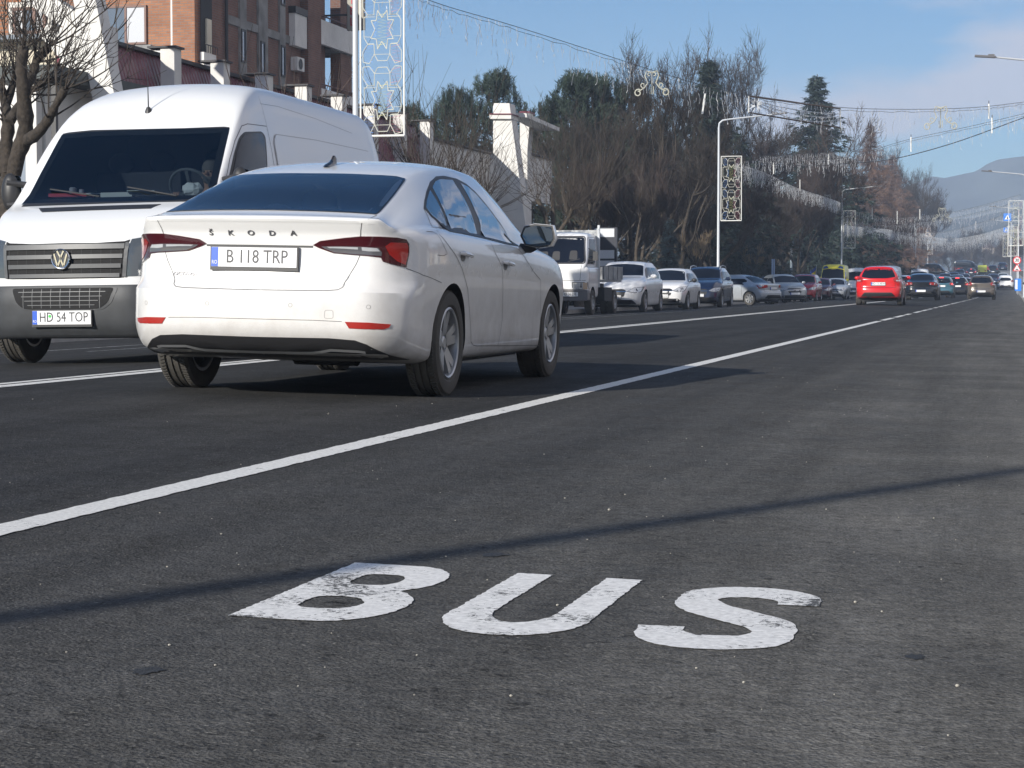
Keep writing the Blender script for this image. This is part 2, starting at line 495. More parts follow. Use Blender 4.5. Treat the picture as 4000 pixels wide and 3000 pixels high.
def boolean_cut(me, cutters):
    """subtract closed cutter meshes (with their own material) from a body mesh"""
    o = bpy.data.objects.new('cut_base', me); COL.objects.link(o); cs = []
    for cme in cutters:
        c = bpy.data.objects.new('cutter', cme); COL.objects.link(c); cs.append(c)
        md = o.modifiers.new('cut', 'BOOLEAN'); md.object = c; md.operation = 'DIFFERENCE'; md.solver = 'EXACT'
        md.material_mode = 'TRANSFER'
    dg = bpy.context.evaluated_depsgraph_get(); dg.update()
    out = bpy.data.meshes.new_from_object(o.evaluated_get(dg))
    for c in cs: bpy.data.objects.remove(c)
    bpy.data.objects.remove(o)
    out.polygons.foreach_set('use_smooth', [True] * len(out.polygons)); out.set_sharp_from_angle(angle=R(32))
    return out

# ------------------------------------------------------------------ wheels
WM = {}
def wheel_meshes(key, r, w, rr, spokes=5, sw0=.05, sw1=.12, seg=40, detail=True):
    if key in WM: return WM[key]
    t = MB(); h = w / 2
    prof = [(rr, -h * .80), (rr + .02, -h * .95), (r - .045, -h), (r - .012, -h * .93), (r, -h * .75)]
    if detail:
        for gpos in (-.4, 0, .4):
            prof += [(r, h * (gpos - .07)), (r - .009, h * (gpos - .06)), (r - .009, h * (gpos + .06)), (r, h * (gpos + .07))]
    prof += [(r, h * .75), (r - .012, h * .93), (r - .045, h), (rr + .02, h * .95), (rr, h * .80), (rr - .01, 0)]
    t.lathe(prof, seg, 'x', closed=True)
    if detail:                                       # cross lugs on the tread shoulders
        for i in range(seg * 2):
            a = math.pi * i / seg
            for s_ in (-1, 1):
                m = Matrix.Rotation(a, 3, 'X') @ Matrix.Rotation(s_ * .3, 3, 'Z')
                p = Matrix.Rotation(a, 3, 'X') @ Vector((s_ * h * .62, 0, r + .001))
                t.cbox(p, (h * .34, .010, .009), 0, m)
    tm = t.mesh('tyre', ang=30)
    q = MB()
    q.lathe([(rr + .004, h * .86), (rr - .006, h * .92), (rr - .016, h * .86), (rr - .022, h * .5), (rr - .02, -h * .8), (rr + .002, -h * .8)], seg, 'x')
    q.lathe([(.001, h * .62), (.034, h * .62), (.042, h * .55), (.065, h * .42), (.07, h * .2)], 20, 'x')
    for k in range(spokes):
        a = 2 * math.pi * k / spokes
        poly = [(-sw0 / 2, .05), (sw0 / 2, .05), (sw1 / 2, rr - .012), (sw1 * .12, rr - .012), (0, rr * .62), (-sw1 * .12, rr - .012), (-sw1 / 2, rr - .012)] if sw1 > .09 else \
               [(-sw0 / 2, .05), (sw0 / 2, .05), (sw1 / 2, rr - .012), (-sw1 / 2, rr - .012)]
        vs = []
        for x_ in (0, 1):
            for (p, z_) in poly:
                bow = h * (.58 + .2 * (z_ / rr) ** 2) - (.03 if x_ == 0 else 0)
                v = Matrix.Rotation(a, 3, 'X') @ Vector((bow, p, z_)); vs.append(tuple(v))
        n = len(poly)
        q.add(vs, [tuple(range(n)), tuple(range(2 * n - 1, n - 1, -1))] + [(i, n + i, n + (i + 1) % n, (i + 1) % n) for i in range(n)])
    qm = q.mesh('rim', ang=30)
    b = MB(); b.lathe([(.001, h * .05), (rr * .62, h * .05), (rr * .62, -h * .1), (rr - .012, -h * .15), (rr - .012, -h * .3), (.001, -h * .3)], 28, 'x')
    bmm = b.mesh('brake_disc')
    for me, m in ((tm, M_TYRE), (qm, M_RIM), (bmm, M_INT)): me.materials.append(m)
    WM[key] = (tm, qm, bmm)
    return WM[key]
def put_wheel(key, parent, x, y, z, steer=0.0):
    tm, qm, bmm = WM[key]
    rz = (math.pi if x < 0 else 0) + steer
    wo_ = bpy.data.objects.new('wheel', tm); COL.objects.link(wo_); wo_.parent = parent; wo_.location = (x, y, z); wo_.rotation_euler = (0, 0, rz)
    for nm, me in (('rim', qm), ('brake_disc', bmm)):
        c = bpy.data.objects.new(nm, me); COL.objects.link(c); c.parent = wo_
    return wo_

def number_plate(parent, y, z, x=0.0, txt='', w=.52, h=.112, face=-1, tilt=0.0, frame=True, size=.088, xs=.8, green=None):
    """face -1: looks towards -y (a rear plate), +1: towards +y"""
    mb = MB()
    if frame: mb.box(-w / 2 - .008, w / 2 + .008, 0, .012, -h / 2 - .02, h / 2 + .006, 0)
    mb.box(-w / 2, w / 2, -.004, .006, -h / 2, h / 2, 1)
    mb.box(-w / 2, -w / 2 + .042, -.0052, 0, -h / 2 + .001, h / 2 - .001, 2)
    o = mb.build('number_plate', [M_BLK, M_PLATE, M_BLUE], parent, smooth=False, loc=(x, y, z), rot=(tilt, 0, 0 if face < 0 else math.pi))
    if txt:
        vs, fs = text_geo(txt, size * 1.28, .0008, xs)
        k = MB(); k.add([(p[0] + .018, -.0052 - p[2], p[1]) for p in vs], fs)
        vs, fs = text_geo('RO', .03, .0008, .8)
        k.add([(p[0] - w / 2 + .021, -.0058 - p[2], p[1] - h * .28) for p in vs], fs, 1)
        k.build('plate_lettering', [M_INK, M_PLATE], o, smooth=False, fix=False)
    return o
# ================================================================== SETTING: ground, road, kerbs, markings
def asphalt(name):
    m = bpy.data.materials.new(name); m.use_nodes = True; t = m.node_tree; b = t.nodes['Principled BSDF']
    co = N(t, 'ShaderNodeTexCoord')
    sp = N(t, 'ShaderNodeSeparateXYZ'); L(t, co.outputs['Object'], sp.inputs[0])
    def noise_(sc, det=6.0, rg=.6, scale3=None):
        n = N(t, 'ShaderNodeTexNoise', Scale=sc, Detail=det, Roughness=rg)
        if scale3:
            mp = N(t, 'ShaderNodeMapping'); mp.inputs['Scale'].default_value = scale3
            L(t, co.outputs['Object'], mp.inputs['Vector']); L(t, mp.outputs[0], n.inputs['Vector'])
        else: L(t, co.outputs['Object'], n.inputs['Vector'])
        return n.outputs['Fac']
    def mr(src, a, b_, c, d):
        n = N(t, 'ShaderNodeMapRange'); n.inputs['From Min'].default_value = a; n.inputs['From Max'].default_value = b_
        n.inputs['To Min'].default_value = c; n.inputs['To Max'].default_value = d; L(t, src, n.inputs['Value']); return n.outputs[0]
    def mul(a, b_, op='MULTIPLY'):
        n = N(t, 'ShaderNodeMath', operation=op)
        L(t, a, n.inputs[0])
        if isinstance(b_, float): n.inputs[1].default_value = b_
        else: L(t, b_, n.inputs[1])
        return n.outputs[0]
    # the kerb-side lane is older, paler and more worn
    lane = mr(sp.outputs['X'], -2.9, -2.5, 0.0, 1.0)
    base = N(t, 'ShaderNodeMixRGB'); base.inputs['Color1'].default_value = (.038, .038, .038, 1); base.inputs['Color2'].default_value = (.058, .057, .055, 1)
    L(t, lane, base.inputs['Fac'])
    edge = mr(sp.outputs['X'], -1.9, .5, 0.0, 1.0)
    dust = N(t, 'ShaderNodeMixRGB'); dust.inputs['Color2'].default_value = (.165, .158, .142, 1)
    L(t, base.outputs[0], dust.inputs['Color1']); L(t, mul(edge, mr(noise_(1.1), .3, .65, .35, 1.0)), dust.inputs['Fac'])
    f = mul(mr(noise_(75, 4.0, .75), .3, .7, .48, 1.62), mr(noise_(19, 7.0, .74), .3, .7, .70, 1.30))
    f = mul(f, mr(noise_(.6, 4.0), .3, .7, .9, 1.1))
    f = mul(f, mr(noise_(1.4, 6.0, .6, (2.2, .10, 1.0)), .3, .7, .76, 1.26))       # wheel-track streaks along the road
    # polished wheel paths
    vo = N(t, 'ShaderNodeTexVoronoi', Scale=120.0); L(t, co.outputs['Object'], vo.inputs['Vector'])
    # dark pits / oily spots and pale chippings
    pits = mr(noise_(20, 4.0, .65), .63, .68, 1.0, .42)
    f = mul(f, pits)
    hv = N(t, 'ShaderNodeHueSaturation'); L(t, dust.outputs[0], hv.inputs['Color']); L(t, f, hv.inputs['Value'])
    chip = N(t, 'ShaderNodeTexNoise', Scale=95.0, Detail=1.0); L(t, co.outputs['Object'], chip.inputs['Vector'])
    mx = N(t, 'ShaderNodeMixRGB'); mx.inputs['Color2'].default_value = (.26, .25, .22, 1); L(t, hv.outputs[0], mx.inputs['Color1'])
    L(t, mr(chip.outputs['Fac'], .70, .75, 0.0, .8), mx.inputs['Fac'])
    L(t, mx.outputs[0], b.inputs['Base Color'])
    L(t, mr(noise_(3.0), .3, .7, .70, .9), b.inputs['Roughness'])
    b.inputs['Specular IOR Level'].default_value = .10
    bp = N(t, 'ShaderNodeBump', Strength=.45, Distance=.006); L(t, vo.outputs['Distance'], bp.inputs['Height'])
    bp2 = N(t, 'ShaderNodeBump', Strength=.5, Distance=.02); L(t, noise_(17, 5.0, .75), bp2.inputs['Height']); L(t, bp.outputs[0], bp2.inputs['Normal'])
    L(t, bp2.outputs[0], b.inputs['Normal'])
    return m
M_ASPH = asphalt('worn_asphalt')
def strip(name, xs, ys, zoff, m, kind='structure', parent=None, zf=None):
    V = []; F = []
    for y in ys:
        for x in xs: V.append((x + (bend(y) if -30 < x < 5 else 0), y, (zf or gz0)(x, y) + zoff))
    n = len(xs)
    for i in range(len(ys) - 1):
        for j in range(n - 1): F.append((i * n + j, i * n + j + 1, (i + 1) * n + j + 1, (i + 1) * n + j))
    mb = MB(); mb.add(V, F); o = mb.build(name, m, parent, fix=False, ang=80)
    if kind: o['kind'] = kind
    return o
YS = [-60, -40, -20, -10] + [i * 2.0 for i in range(0, 20)] + [40 + i * 10 for i in range(0, 70)]
road = strip('road', [-13.5, -11, -8.5, -6.06, -4.4, -2.7, -1.1, .45], YS, 0, M_ASPH)
M_EARTH = mat('park_earth', (.085, .075, .05), .95, var=.4, vscale=.6, bump=.5, bscale=8)
def terr(x, y):
    z = grade(y) - .03
    return z - .1
gy = [-400, -60] + [i * 20.0 for i in range(0, 37)] + [800, 1000, 1290, 2150]
ground = strip('ground', [-1250, -400, -100, -40, -16.4, -14, -6, 0, 1, 4, 20, 60, 300, 1250], gy, 0, M_EARTH, zf=lambda x, y: (grade(y) if y < 740 else grade(740)) - (.16 if -16 < x < 3.0 else .05))
M_PAVE = mat('pavement_concrete', (.26, .25, .235), .85, var=.18, vscale=2.5, bump=.3, bscale=30)
M_KERB = mat('kerb_concrete', (.34, .33, .31), .8, var=.15, vscale=4)
def slab(name, x0, x1, ztop, m):
    """raised strip with a real edge on both sides"""
    V = []; F = []
    for y in YS:
        g = grade(y)
        b_ = bend(y); V += [(x0 + b_, y, g - .3), (x0 + b_, y, g + ztop), (x1 + b_, y, g + ztop), (x1 + b_, y, g - .3)]
    for i in range(len(YS) - 1):
        for j in range(3): F.append((i * 4 + j, i * 4 + j + 1, (i + 1) * 4 + j + 1, (i + 1) * 4 + j))
    o = MB().add(V, F).build(name, m, fix=True, ang=30); o['kind'] = 'structure'; return o
slab('kerb', .45, .60, .115, M_KERB)
slab('pavement', .60, 3.2, .11, M_PAVE)
zl = crown(-13.5)
slab('kerb', -13.65, -13.5, zl + .13, M_KERB)
slab('pavement', -16.4, -13.65, zl + .125, M_PAVE)
def worn_paint(name, wear=.5, col=(.62, .62, .60)):
    m = mat(name, col, .7); t = m.node_tree; b = t.nodes['Principled BSDF']
    co = N(t, 'ShaderNodeTexCoord')
    n = N(t, 'ShaderNodeTexNoise', Scale=60.0, Detail=8.0, Roughness=.8)
    mp = N(t, 'ShaderNodeMapping'); mp.inputs['Scale'].default_value = (1, 1, 1)
    L(t, co.outputs['Object'], mp.inputs['Vector']); L(t, mp.outputs[0], n.inputs['Vector'])
    n2 = N(t, 'ShaderNodeTexNoise', Scale=5.5, Detail=4.0); L(t, co.outputs['Object'], n2.inputs['Vector'])
    ad = N(t, 'ShaderNodeMath', operation='MULTIPLY_ADD'); L(t, n2.outputs['Fac'], ad.inputs[0]); ad.inputs[1].default_value = .62; L(t, n.outputs['Fac'], ad.inputs[2])
    mr = N(t, 'ShaderNodeMapRange'); mr.inputs['From Min'].default_value = .765 + (1 - wear) * .22; mr.inputs['From Max'].default_value = .80 + (1 - wear) * .22
    L(t, ad.outputs[0], mr.inputs['Value'])
    mx = N(t, 'ShaderNodeMixRGB'); mx.inputs['Color2'].default_value = (.07, .068, .062, 1)
    n3 = N(t, 'ShaderNodeTexNoise', Scale=70.0, Detail=3.0); L(t, co.outputs['Object'], n3.inputs['Vector'])
    m3 = N(t, 'ShaderNodeMapRange'); m3.inputs['From Min'].default_value = .3; m3.inputs['From Max'].default_value = .7; m3.inputs['To Min'].default_value = .78; m3.inputs['To Max'].default_value = 1.12
    L(t, n3.outputs['Fac'], m3.inputs['Value'])
    hv = N(t, 'ShaderNodeHueSaturation'); hv.inputs['Color'].default_value = (*col, 1); L(t, m3.outputs[0], hv.inputs['Value'])
    L(t, hv.outputs[0], mx.inputs['Color1']); L(t, mr.outputs[0], mx.inputs['Fac']); L(t, mx.outputs[0], b.inputs['Base Color'])
    bp = N(t, 'ShaderNodeBump', Strength=.3, Distance=.004); L(t, n3.outputs['Fac'], bp.inputs['Height']); L(t, bp.outputs[0], b.inputs['Normal'])
    return m
M_LINE = worn_paint('lane_paint', .12, (.74, .73, .69))
M_BUS = worn_paint('bus_letter_paint', .45, (.78, .77, .74))
def yline(x0, x1, y0, y1, m=M_LINE, name='lane_line', wob=0.0):
    n = max(1, int((y1 - y0) / (1.0 if y0 < 30 else 8)))
    ys = [y0 + (y1 - y0) * i / n for i in range(n + 1)]
    return strip(name, [x0, x1], ys, .003, m, parent=road)
def rough_line(x0, x1, y0, y1, seed):
    rr = random.Random(seed); V = []; F = []; n = int((y1 - y0) / .04)
    for i in range(n + 1):
        y = y0 + (y1 - y0) * i / n; a, b = x0 + rr.uniform(-.004, .004), x1 + rr.uniform(-.004, .004); m_ = (x0 + x1) / 2
        V += [(a, y, gz(a, y) + .003), (m_, y, gz(m_, y) + .003), (b, y, gz(b, y) + .003)]
        if i: k = 3 * (i - 1); F += [(k, k + 1, k + 4, k + 3), (k + 1, k + 2, k + 5, k + 4)]
    MB().add(V, F).build('lane_line', M_LINE, road, fix=False)
rough_line(-2.745, -2.625, 3.5, 20, 1); yline(-2.745, -2.625, 20, 41.2); yline(-2.745, -2.625, -3, 3.5)
y = 42.2
while y < 128:                                   # broken line after the solid one
    yline(-2.745, -2.625, y, y + (2.2 if int(y) % 2 else 3.6)); y += 4.6
for a in range(0, 26): yline(-2.745, -2.625, 132 + a * 9, 136.5 + a * 9)
yline(-6.19, -6.08, -10, 128); yline(-6.03, -5.92, -10, 96)
for a in range(0, 36): yline(-6.12, -6.0, 132 + a * 9, 137 + a * 9)
M_FAINT = worn_paint('faint_lane_paint', .85, (.40, .40, .40))
yline(-10.75, -10.65, -5, 150, M_FAINT)
yline(-9.85, -9.78, 20, 90, M_FAINT)
# BUS lettering: strokes with round bowls, on the road surface
def stroke(mb, pts, w, closed=False):
    n = len(pts); l = []; r = []
    for i in range(n):
        p = Vector(pts[i]); a = Vector(pts[i - 1] if (i > 0 or closed) else pts[i]); b = Vector(pts[(i + 1) % n] if (i < n - 1 or closed) else pts[i])
        t = (b - a).normalized(); nn = Vector((-t.y, t.x)); ww = w(i / (n - 1)) if callable(w) else w
        l.append(p + nn * ww / 2); r.append(p - nn * ww / 2)
    b0 = [(*q, 0) for q in l] + [(*q, 0) for q in r]
    mb.add(b0, [(i, (i + 1) % n, n + (i + 1) % n, n + i) for i in range(n if closed else n - 1)])
def arc(cx, cy, rx, ry, a0, a1, n=14): return [(cx + rx * math.cos(R(a0 + (a1 - a0) * i / n)), cy + ry * math.sin(R(a0 + (a1 - a0) * i / n))) for i in range(n + 1)]
def letter_mesh(outer, holes, x0, y0, name, zo):
    """flat letter from an outline with holes"""
    rr = random.Random(int(x0 * -1000))
    def rag(poly):
        q = []
        for i in range(len(poly)):
            a, b = Vector(poly[i]), Vector(poly[(i + 1) % len(poly)]); k = max(1, int((b - a).length / .012)); n_ = Vector((-(b - a).y, (b - a).x)).normalized()
            for j in range(k): q.append(tuple(a.lerp(b, j / k) + n_ * rr.uniform(-.0022, .0022)))
        return q
    outer = rag(outer); holes = [rag(h) for h in holes]
    cu = bpy.data.curves.new(name, 'CURVE'); cu.dimensions = '2D'; cu.fill_mode = 'BOTH'
    for poly in [outer] + holes:
        s_ = cu.splines.new('POLY'); s_.points.add(len(poly) - 1); s_.use_cyclic_u = True
        for i, p in enumerate(poly): s_.points[i].co = (p[0], p[1], 0, 1)
    o = bpy.data.objects.new(name, cu); COL.objects.link(o)
    dg = bpy.context.evaluated_depsgraph_get(); me = bpy.data.meshes.new_from_object(o.evaluated_get(dg))
    bpy.data.objects.remove(o)
    for v in me.vertices: v.co = (v.co.x + x0, v.co.y + y0, 0)
    for v in me.vertices: v.co.z = gz(v.co.x, v.co.y) + .0022 + zo
    r = link(name, me, M_BUS, road); return r
def thick(path, wf):
    """outline polygon round a path with varying half-width"""
    l = []; r = []; n = len(path)
    for i in range(n):
        a = Vector(path[max(0, i - 1)]); b = Vector(path[min(n - 1, i + 1)]); t = (b - a).normalized(); nn = Vector((-t.y, t.x))
        w_ = wf(t); l.append(tuple(Vector(path[i]) + nn * w_)); r.append(tuple(Vector(path[i]) - nn * w_))
    return l + r[::-1]
HB = .83
WF = lambda t: .043 + .036 * abs(t.x)            # horizontal strokes are longer along the road
# B
outer = [(0, 0)] + [(.14, 0)] + arc(.17, .235, .145, .235, -90, 62, 12) + arc(.165, .62, .125, .21, -50, 90, 12) + [(0, HB)]
hole1 = rpoly([(.085, .155), (.185, .155), (.225, .235), (.185, .325), (.085, .325)], .05)
hole2 = rpoly([(.085, .50), (.18, .50), (.205, .585), (.18, .67), (.085, .67)], .05)
letter_mesh(outer, [hole1, hole2], -1.585, 3.865, 'bus_lettering', 0)
U = [(.045, HB), (.045, .32)] + arc(.155, .26, .11, .185, 180, 360, 18) + [(.265, .32), (.265, HB)]
letter_mesh(thick(U, WF), [], -1.165, 3.845, 'bus_lettering', 0)
Sx = [(x, y) for x, y in crpath([(.275, .60), (.262, .685), (.20, .745), (.13, .745), (.065, .69), (.05, .60), (.085, .50), (.155, .42), (.235, .33), (.262, .235), (.24, .13), (.165, .085), (.09, .09), (.045, .15), (.03, .235)], 4)]
letter_mesh(thick(Sx, WF), [], -.735, 3.83, 'bus_lettering', 0)

# loose grit and leaf scraps on the near lane, two oily spots
rr = random.Random(8); m = MB()
for i in range(170):
    y = 3.2 + 14 * rr.random() ** 1.6; x = rr.uniform(-2.5, .4) if rr.random() < .8 else rr.uniform(-5.8, -2.8); r_ = rr.uniform(.0012, .0032) * (1.6 if rr.random() < .1 else 1)
    m.sphere((x, y, gz(x, y) + r_ * .5), (r_, r_ * rr.uniform(.7, 1.5), r_ * .7), 5, 4)
o = m.build('grit', mat('pale_grit', (.38, .36, .31), .9), smooth=False); tag(o, 'pale loose grit scattered on the near lane', 'grit', kind='stuff')
M_OIL = mat('oily_asphalt', (.026, .026, .026), .7, bump=.4, bscale=60)
for (cx, cy, rx, ry, sd) in ((-1.50, 3.28, .028, .038, 1), (-1.30, 4.97, .035, .04, 2), (-.18, 3.9, .02, .03, 3)):
    rr = random.Random(sd); V = [(cx, cy, gz(cx, cy) + .0015)] + [(cx + rx * math.cos(a) * q, cy + ry * math.sin(a) * q, gz(cx, cy) + .0015) for a, q in [(2 * math.pi * k / 22, rr.uniform(.7, 1.15)) for k in range(22)]]
    MB().add(V, [(0, 1 + k, 1 + (k + 1) % 22) for k in range(22)]).build('oil_stain', M_OIL, road, fix=False)
# ================================================================== the white liftback in front of us
def Z3(x, y): return (500 + .6027 * x, 600 + .6027 * y)
def Z4(x, y): return (1500 + .5424 * x, 500 + .5424 * y)
def Z5(x, y): return (1550 + .3316 * x, 1050 + .3316 * y)
def tracer(root, bvh, far=11.7):
    M = root.matrix_basis.inverted(); o = M @ Vector((0, 0, HC)); r3 = M.to_3x3()
    def f(pts, plane, Z):
        a, b, c = AX[plane]; out = []
        for p in pts:
            d = (r3 @ pray(*Z(*p))).normalized(); h = bvh.ray_cast(o, d)
            if h[0] is None:
                h = bvh.find_nearest(o + d * far)
            out.append((h[0][a], h[0][b]))
        return out
    return f
def mirx(poly): return [(-x, z) for (x, z) in poly][::-1]

def liftback():
    root = empty('liftback_car', (-4.22, 10.66, gz(-4.22, 10.66)), 0, 'white liftback driving away in the middle lane, largest and nearest car, seen from behind', 'car')
    root.rotation_euler = (0, .02, 0)
    bpy.context.view_layer.update()
    LEN = 4.69
    zb = K((0, .27), (.25, .235), (.6, .205), (1.1, .20), (3.8, .19), (4.3, .20), (4.69, .24))
    W = K((0, .865), (.35, .895), (1.1, .915), (2.3, .912), (3.6, .912), (4.2, .89), (4.69, .80))
    zbelt = K((0, .965), (.3, .995), (.8, 1.015), (1.5, 1.0), (2.65, .965), (3.4, .93), (3.9, .885), (4.4, .77), (4.69, .66))
    zt = K((0, 1.045), (.12, 1.062), (.28, 1.105), (.7, 1.25), (1.15, 1.375), (1.6, 1.446), (2.1, 1.477), (2.5, 1.462), (2.8, 1.39), (3.1, 1.245), (3.55, 1.01), (3.85, .965), (4.2, .905), (4.5, .82), (4.69, .70))
    wr = K((0, .72), (.28, .66), (.7, .60), (1.15, .578), (1.6, .572), (2.1, .58), (2.7, .60), (3.1, .66), (3.55, .74), (4.0, .72), (4.69, .58))
    zr = K((0, 1.030), (.12, 1.042), (.28, 1.075), (.7, 1.205), (1.15, 1.325), (1.6, 1.39), (2.1, 1.415), (2.5, 1.40), (2.8, 1.33), (3.1, 1.19), (3.55, .98), (3.85, .94), (4.2, .88), (4.5, .79), (4.69, .675))
    sec = lambda y: body_section(zb(y), W(y), zbelt(y), wr(y), zr(y), zt(y))
    pz = K((.20, .16), (.27, .10), (.34, .035), (.42, .0), (.60, .004), (.645, .018), (.66, .060), (.70, .078), (.86, .092), (.94, .075), (1.0, .04), (1.045, .012), (1.1, .02))
    def yr(x, z):
        return pz(z) + .045 * (x / .62) ** 2 + (.30 * (max(0, x - .60) / .30) ** 2.3)
    fz = K((.2, .12), (.4, .02), (.6, .0), (.7, .06), (.8, .2))
    def yf(x, z): return fz(z) + .10 * (x / .6) ** 2 + .30 * (max(0, x - .6) / .3) ** 2
    body = loft(LEN, sec, yr, yf, ny=96, ncap=34, rnd=.028)
    bvh = to_bvh(body); tr = tracer(root, bvh)
    rgl_half = tr([(1198, 131), (1400, 133), (1600, 143), (1795, 165), (1715, 275), (1605, 395), (1400, 380), (1150, 372), (960, 368)], 'z', Z3)
    rgl_half[0] = (0, rgl_half[0][1]); rgl_half[-1] = (0, rgl_half[-1][1])
    rgl = rgl_half + [(-x, y) for (x, y) in rgl_half[-2:0:-1]]
    wsl = [(0, 2.72), (.45, 2.70), (.555, 2.76), (.63, 3.1), (.68, 3.46), (.4, 3.53), (0, 3.55), (-.4, 3.53), (-.68, 3.46), (-.63, 3.1), (-.555, 2.76), (-.45, 2.70)]
    # cabin hollow, window openings and wheel housings
    def inset(poly, d):
        c = Vector((sum(p[0] for p in poly) / len(poly), sum(p[1] for p in poly) / len(poly)))
        return [tuple(Vector(p) + (c - Vector(p)).normalized() * d) for p in poly]
    cab = MB(); ys = [.42, .7, 1.15, 1.6, 2.1, 2.5, 2.8, 3.1, 3.4]
    ring = 0
    for y in ys:
        h = [(0, .5), (.77, .5), (.80, zbelt(y) - .06), (wr(y) - .035, zr(y) - .045), (wr(y) * .55, zr(y) + (zt(y) - zr(y)) * .83 - .045), (0, zt(y) - .045)]
        r_ = h + [(-x, z) for (x, z) in h[-2:0:-1]]; ring = len(r_); cab.v += [(x, y, z) for (x, z) in r_]
    for i in range(len(ys) - 1):
        for j in range(ring): cab.f.append((i * ring + j, i * ring + (j + 1) % ring, (i + 1) * ring + (j + 1) % ring, (i + 1) * ring + j))
    cab.f.append(tuple(range(ring))); cab.f.append(tuple((len(ys) - 1) * ring + j for j in range(ring))[::-1]); cab.m = [0] * len(cab.f)
    cutters = [cab.mesh('cut', False)]
    cutters.append(MB().prism(inset(rgl, .045), 1.02, 1.7, 'z').mesh('cut', False))
    cutters.append(MB().prism(inset(wsl, .04), 1.0, 1.7, 'z').mesh('cut', False))
    yA, yF, rw = .985, 3.70, .318
    for ya in (yA, yF):
        for s in (-1, 1):
            cutters.append(MB().lathe([(.001, 0), (.352, 0), (.352, .40), (.001, .40)], 40, 'x', (s * .75 - .2, ya, rw + .012)).mesh('cut', False))
    for c in cutters: c.materials.append(M_INT)
    me = body.mesh('body', True, 32); me.materials.append(M_WHITE)
    me = boolean_cut(me, cutters)
    b = link('body', me, None, root)
    M_GL = glassmat('tinted_rear_glass', (.50, .56, .62), .86)
    for poly in (rgl, wsl):
        pts = inset(poly, .022) + [inset(poly, .022)[0]]; mb = MB()
        ribbon(bvh, mb, pts, 'z', 1, .052, .0022)
        mb.build('window_surround', M_BLK, root, smooth=False, fix=False)
    patch('rear_window', bvh, rgl, 'z', 1, .004, M_GL, root, .06)
    patch('windscreen', bvh, wsl, 'z', 1, .004, M_GL, root, .08)
    # cabin: seats, shelf, wheel
    m = MB(); m.box(-.74, .74, .45, 1.25, .93, .96); m.build('parcel_shelf', M_INT, root)
    M_SEAT = mat('grey_seat_cloth', (.30, .30, .31), .9)
    for (x, y, hh) in ((-.36, 1.32, 1.08), (.36, 1.32, 1.08), (0, 1.34, 1.06)):
        m = MB(); m.sphere((x, y, hh), (.13, .05, .085), 14, 8); m.box(x - .24, x + .24, y - .05, y + .07, .6, hh - .09); m.build('rear_seat', M_SEAT, root)
    for x in (-.36, .36):
        m = MB(); m.sphere((x, 2.12, 1.20), (.13, .06, .10), 14, 8); m.box(x - .23, x + .23, 2.10, 2.22, .55, 1.1); m.tube([(x - .06, 2.14, 1.08), (x - .06, 2.14, 1.2)], .008); m.tube([(x + .06, 2.14, 1.08), (x + .06, 2.14, 1.2)], .008)
        m.build('front_seat', M_SEAT, root)
    m = MB(); m.box(-.74, .74, 3.0, 3.4, .8, .95); m.build('dashboard', M_INT, root)
    m = MB(); m.box(-.12, .12, 2.83, 2.85, 1.26, 1.33); m.build('inner_mirror', M_INT, root)
    # tail lamps
    lampR = tr([(1200, 592), (1245, 565), (1400, 545), (1510, 535), (1640, 537), (1740, 543), (1800, 556), (1818, 585), (1818, 650), (1800, 738), (1730, 722), (1650, 700), (1638, 673), (1560, 664), (1440, 655), (1330, 645), (1240, 612)], 'y', Z3)
    smokeR = tr([(1255, 601), (1380, 600), (1500, 602), (1620, 610), (1642, 640), (1640, 664), (1560, 658), (1440, 649), (1340, 640), (1280, 618)], 'y', Z3)
    clearR = tr([(1515, 605), (1610, 612), (1630, 634), (1560, 634), (1518, 628)], 'y', Z3)
    clear2R = tr([(1290, 603), (1380, 603), (1492, 606), (1492, 622), (1400, 616), (1310, 612)], 'y', Z3)
    brightR = tr([(1665, 600), (1700, 575), (1800, 578), (1811, 600), (1808, 660), (1792, 722), (1742, 700), (1690, 655)], 'y', Z3)
    for s, nm in ((1, 'r'), (-1, 'l')):
        f = (lambda p: p) if s > 0 else mirx
        lt = patch('tail_light', bvh, f(lampR), 'y', -1, .007, M_REDD, root, .03)
        patch('reversing_lens', bvh, f(smokeR), 'y', -1, .009, M_SMOKE, lt, .03)
        patch('reversing_lens', bvh, f(clearR), 'y', -1, .0105, M_LENS, lt, .03)
        patch('reversing_lens', bvh, f(clear2R), 'y', -1, .0105, M_LENS, lt, .03)
        patch('brake_lens', bvh, f(brightR), 'y', -1, .0095, M_RED, lt, .03)
        refl = tr([(1405, 1090), (1560, 1095), (1702, 1106), (1690, 1128), (1655, 1139), (1540, 1137), (1432, 1132)], 'y', Z3)
        patch('rear_reflector', bvh, f(refl), 'y', -1, .004, mat('reflector_red', (.34, .02, .014), .25, coat=.6), root, .04)
    # panel gaps
    g = MB()
    tail = tr([(1612, 398), (1560, 425), (1514, 452), (1508, 500), (1506, 540), (1502, 662), (1480, 715), (1440, 780), (1405, 835), (1390, 868), (1360, 883), (1300, 888), (1100, 887), (900, 885)], 'y', Z3)
    c0 = tail[-1]; tail[-1] = (0.0, c0[1])
    for f in (lambda p: p, mirx): ribbon(bvh, g, f(tail), 'y', -1, .0036)
    step = tr([(1385, 1089), (1200, 1080), (900, 1073)], 'y', Z3); step[-1] = (0, step[-1][1])
    for f in (lambda p: p, mirx): ribbon(bvh, g, f(step), 'y', -1, .003)
    shut = tr([(1200, 604), (1150, 600), (1050, 601)], 'y', Z3); shut = [(shut[0][0], shut[0][1]), (0, shut[-1][1])]
    for f in (lambda p: p, mirx): ribbon(bvh, g, f(shut), 'y', -1, .012)
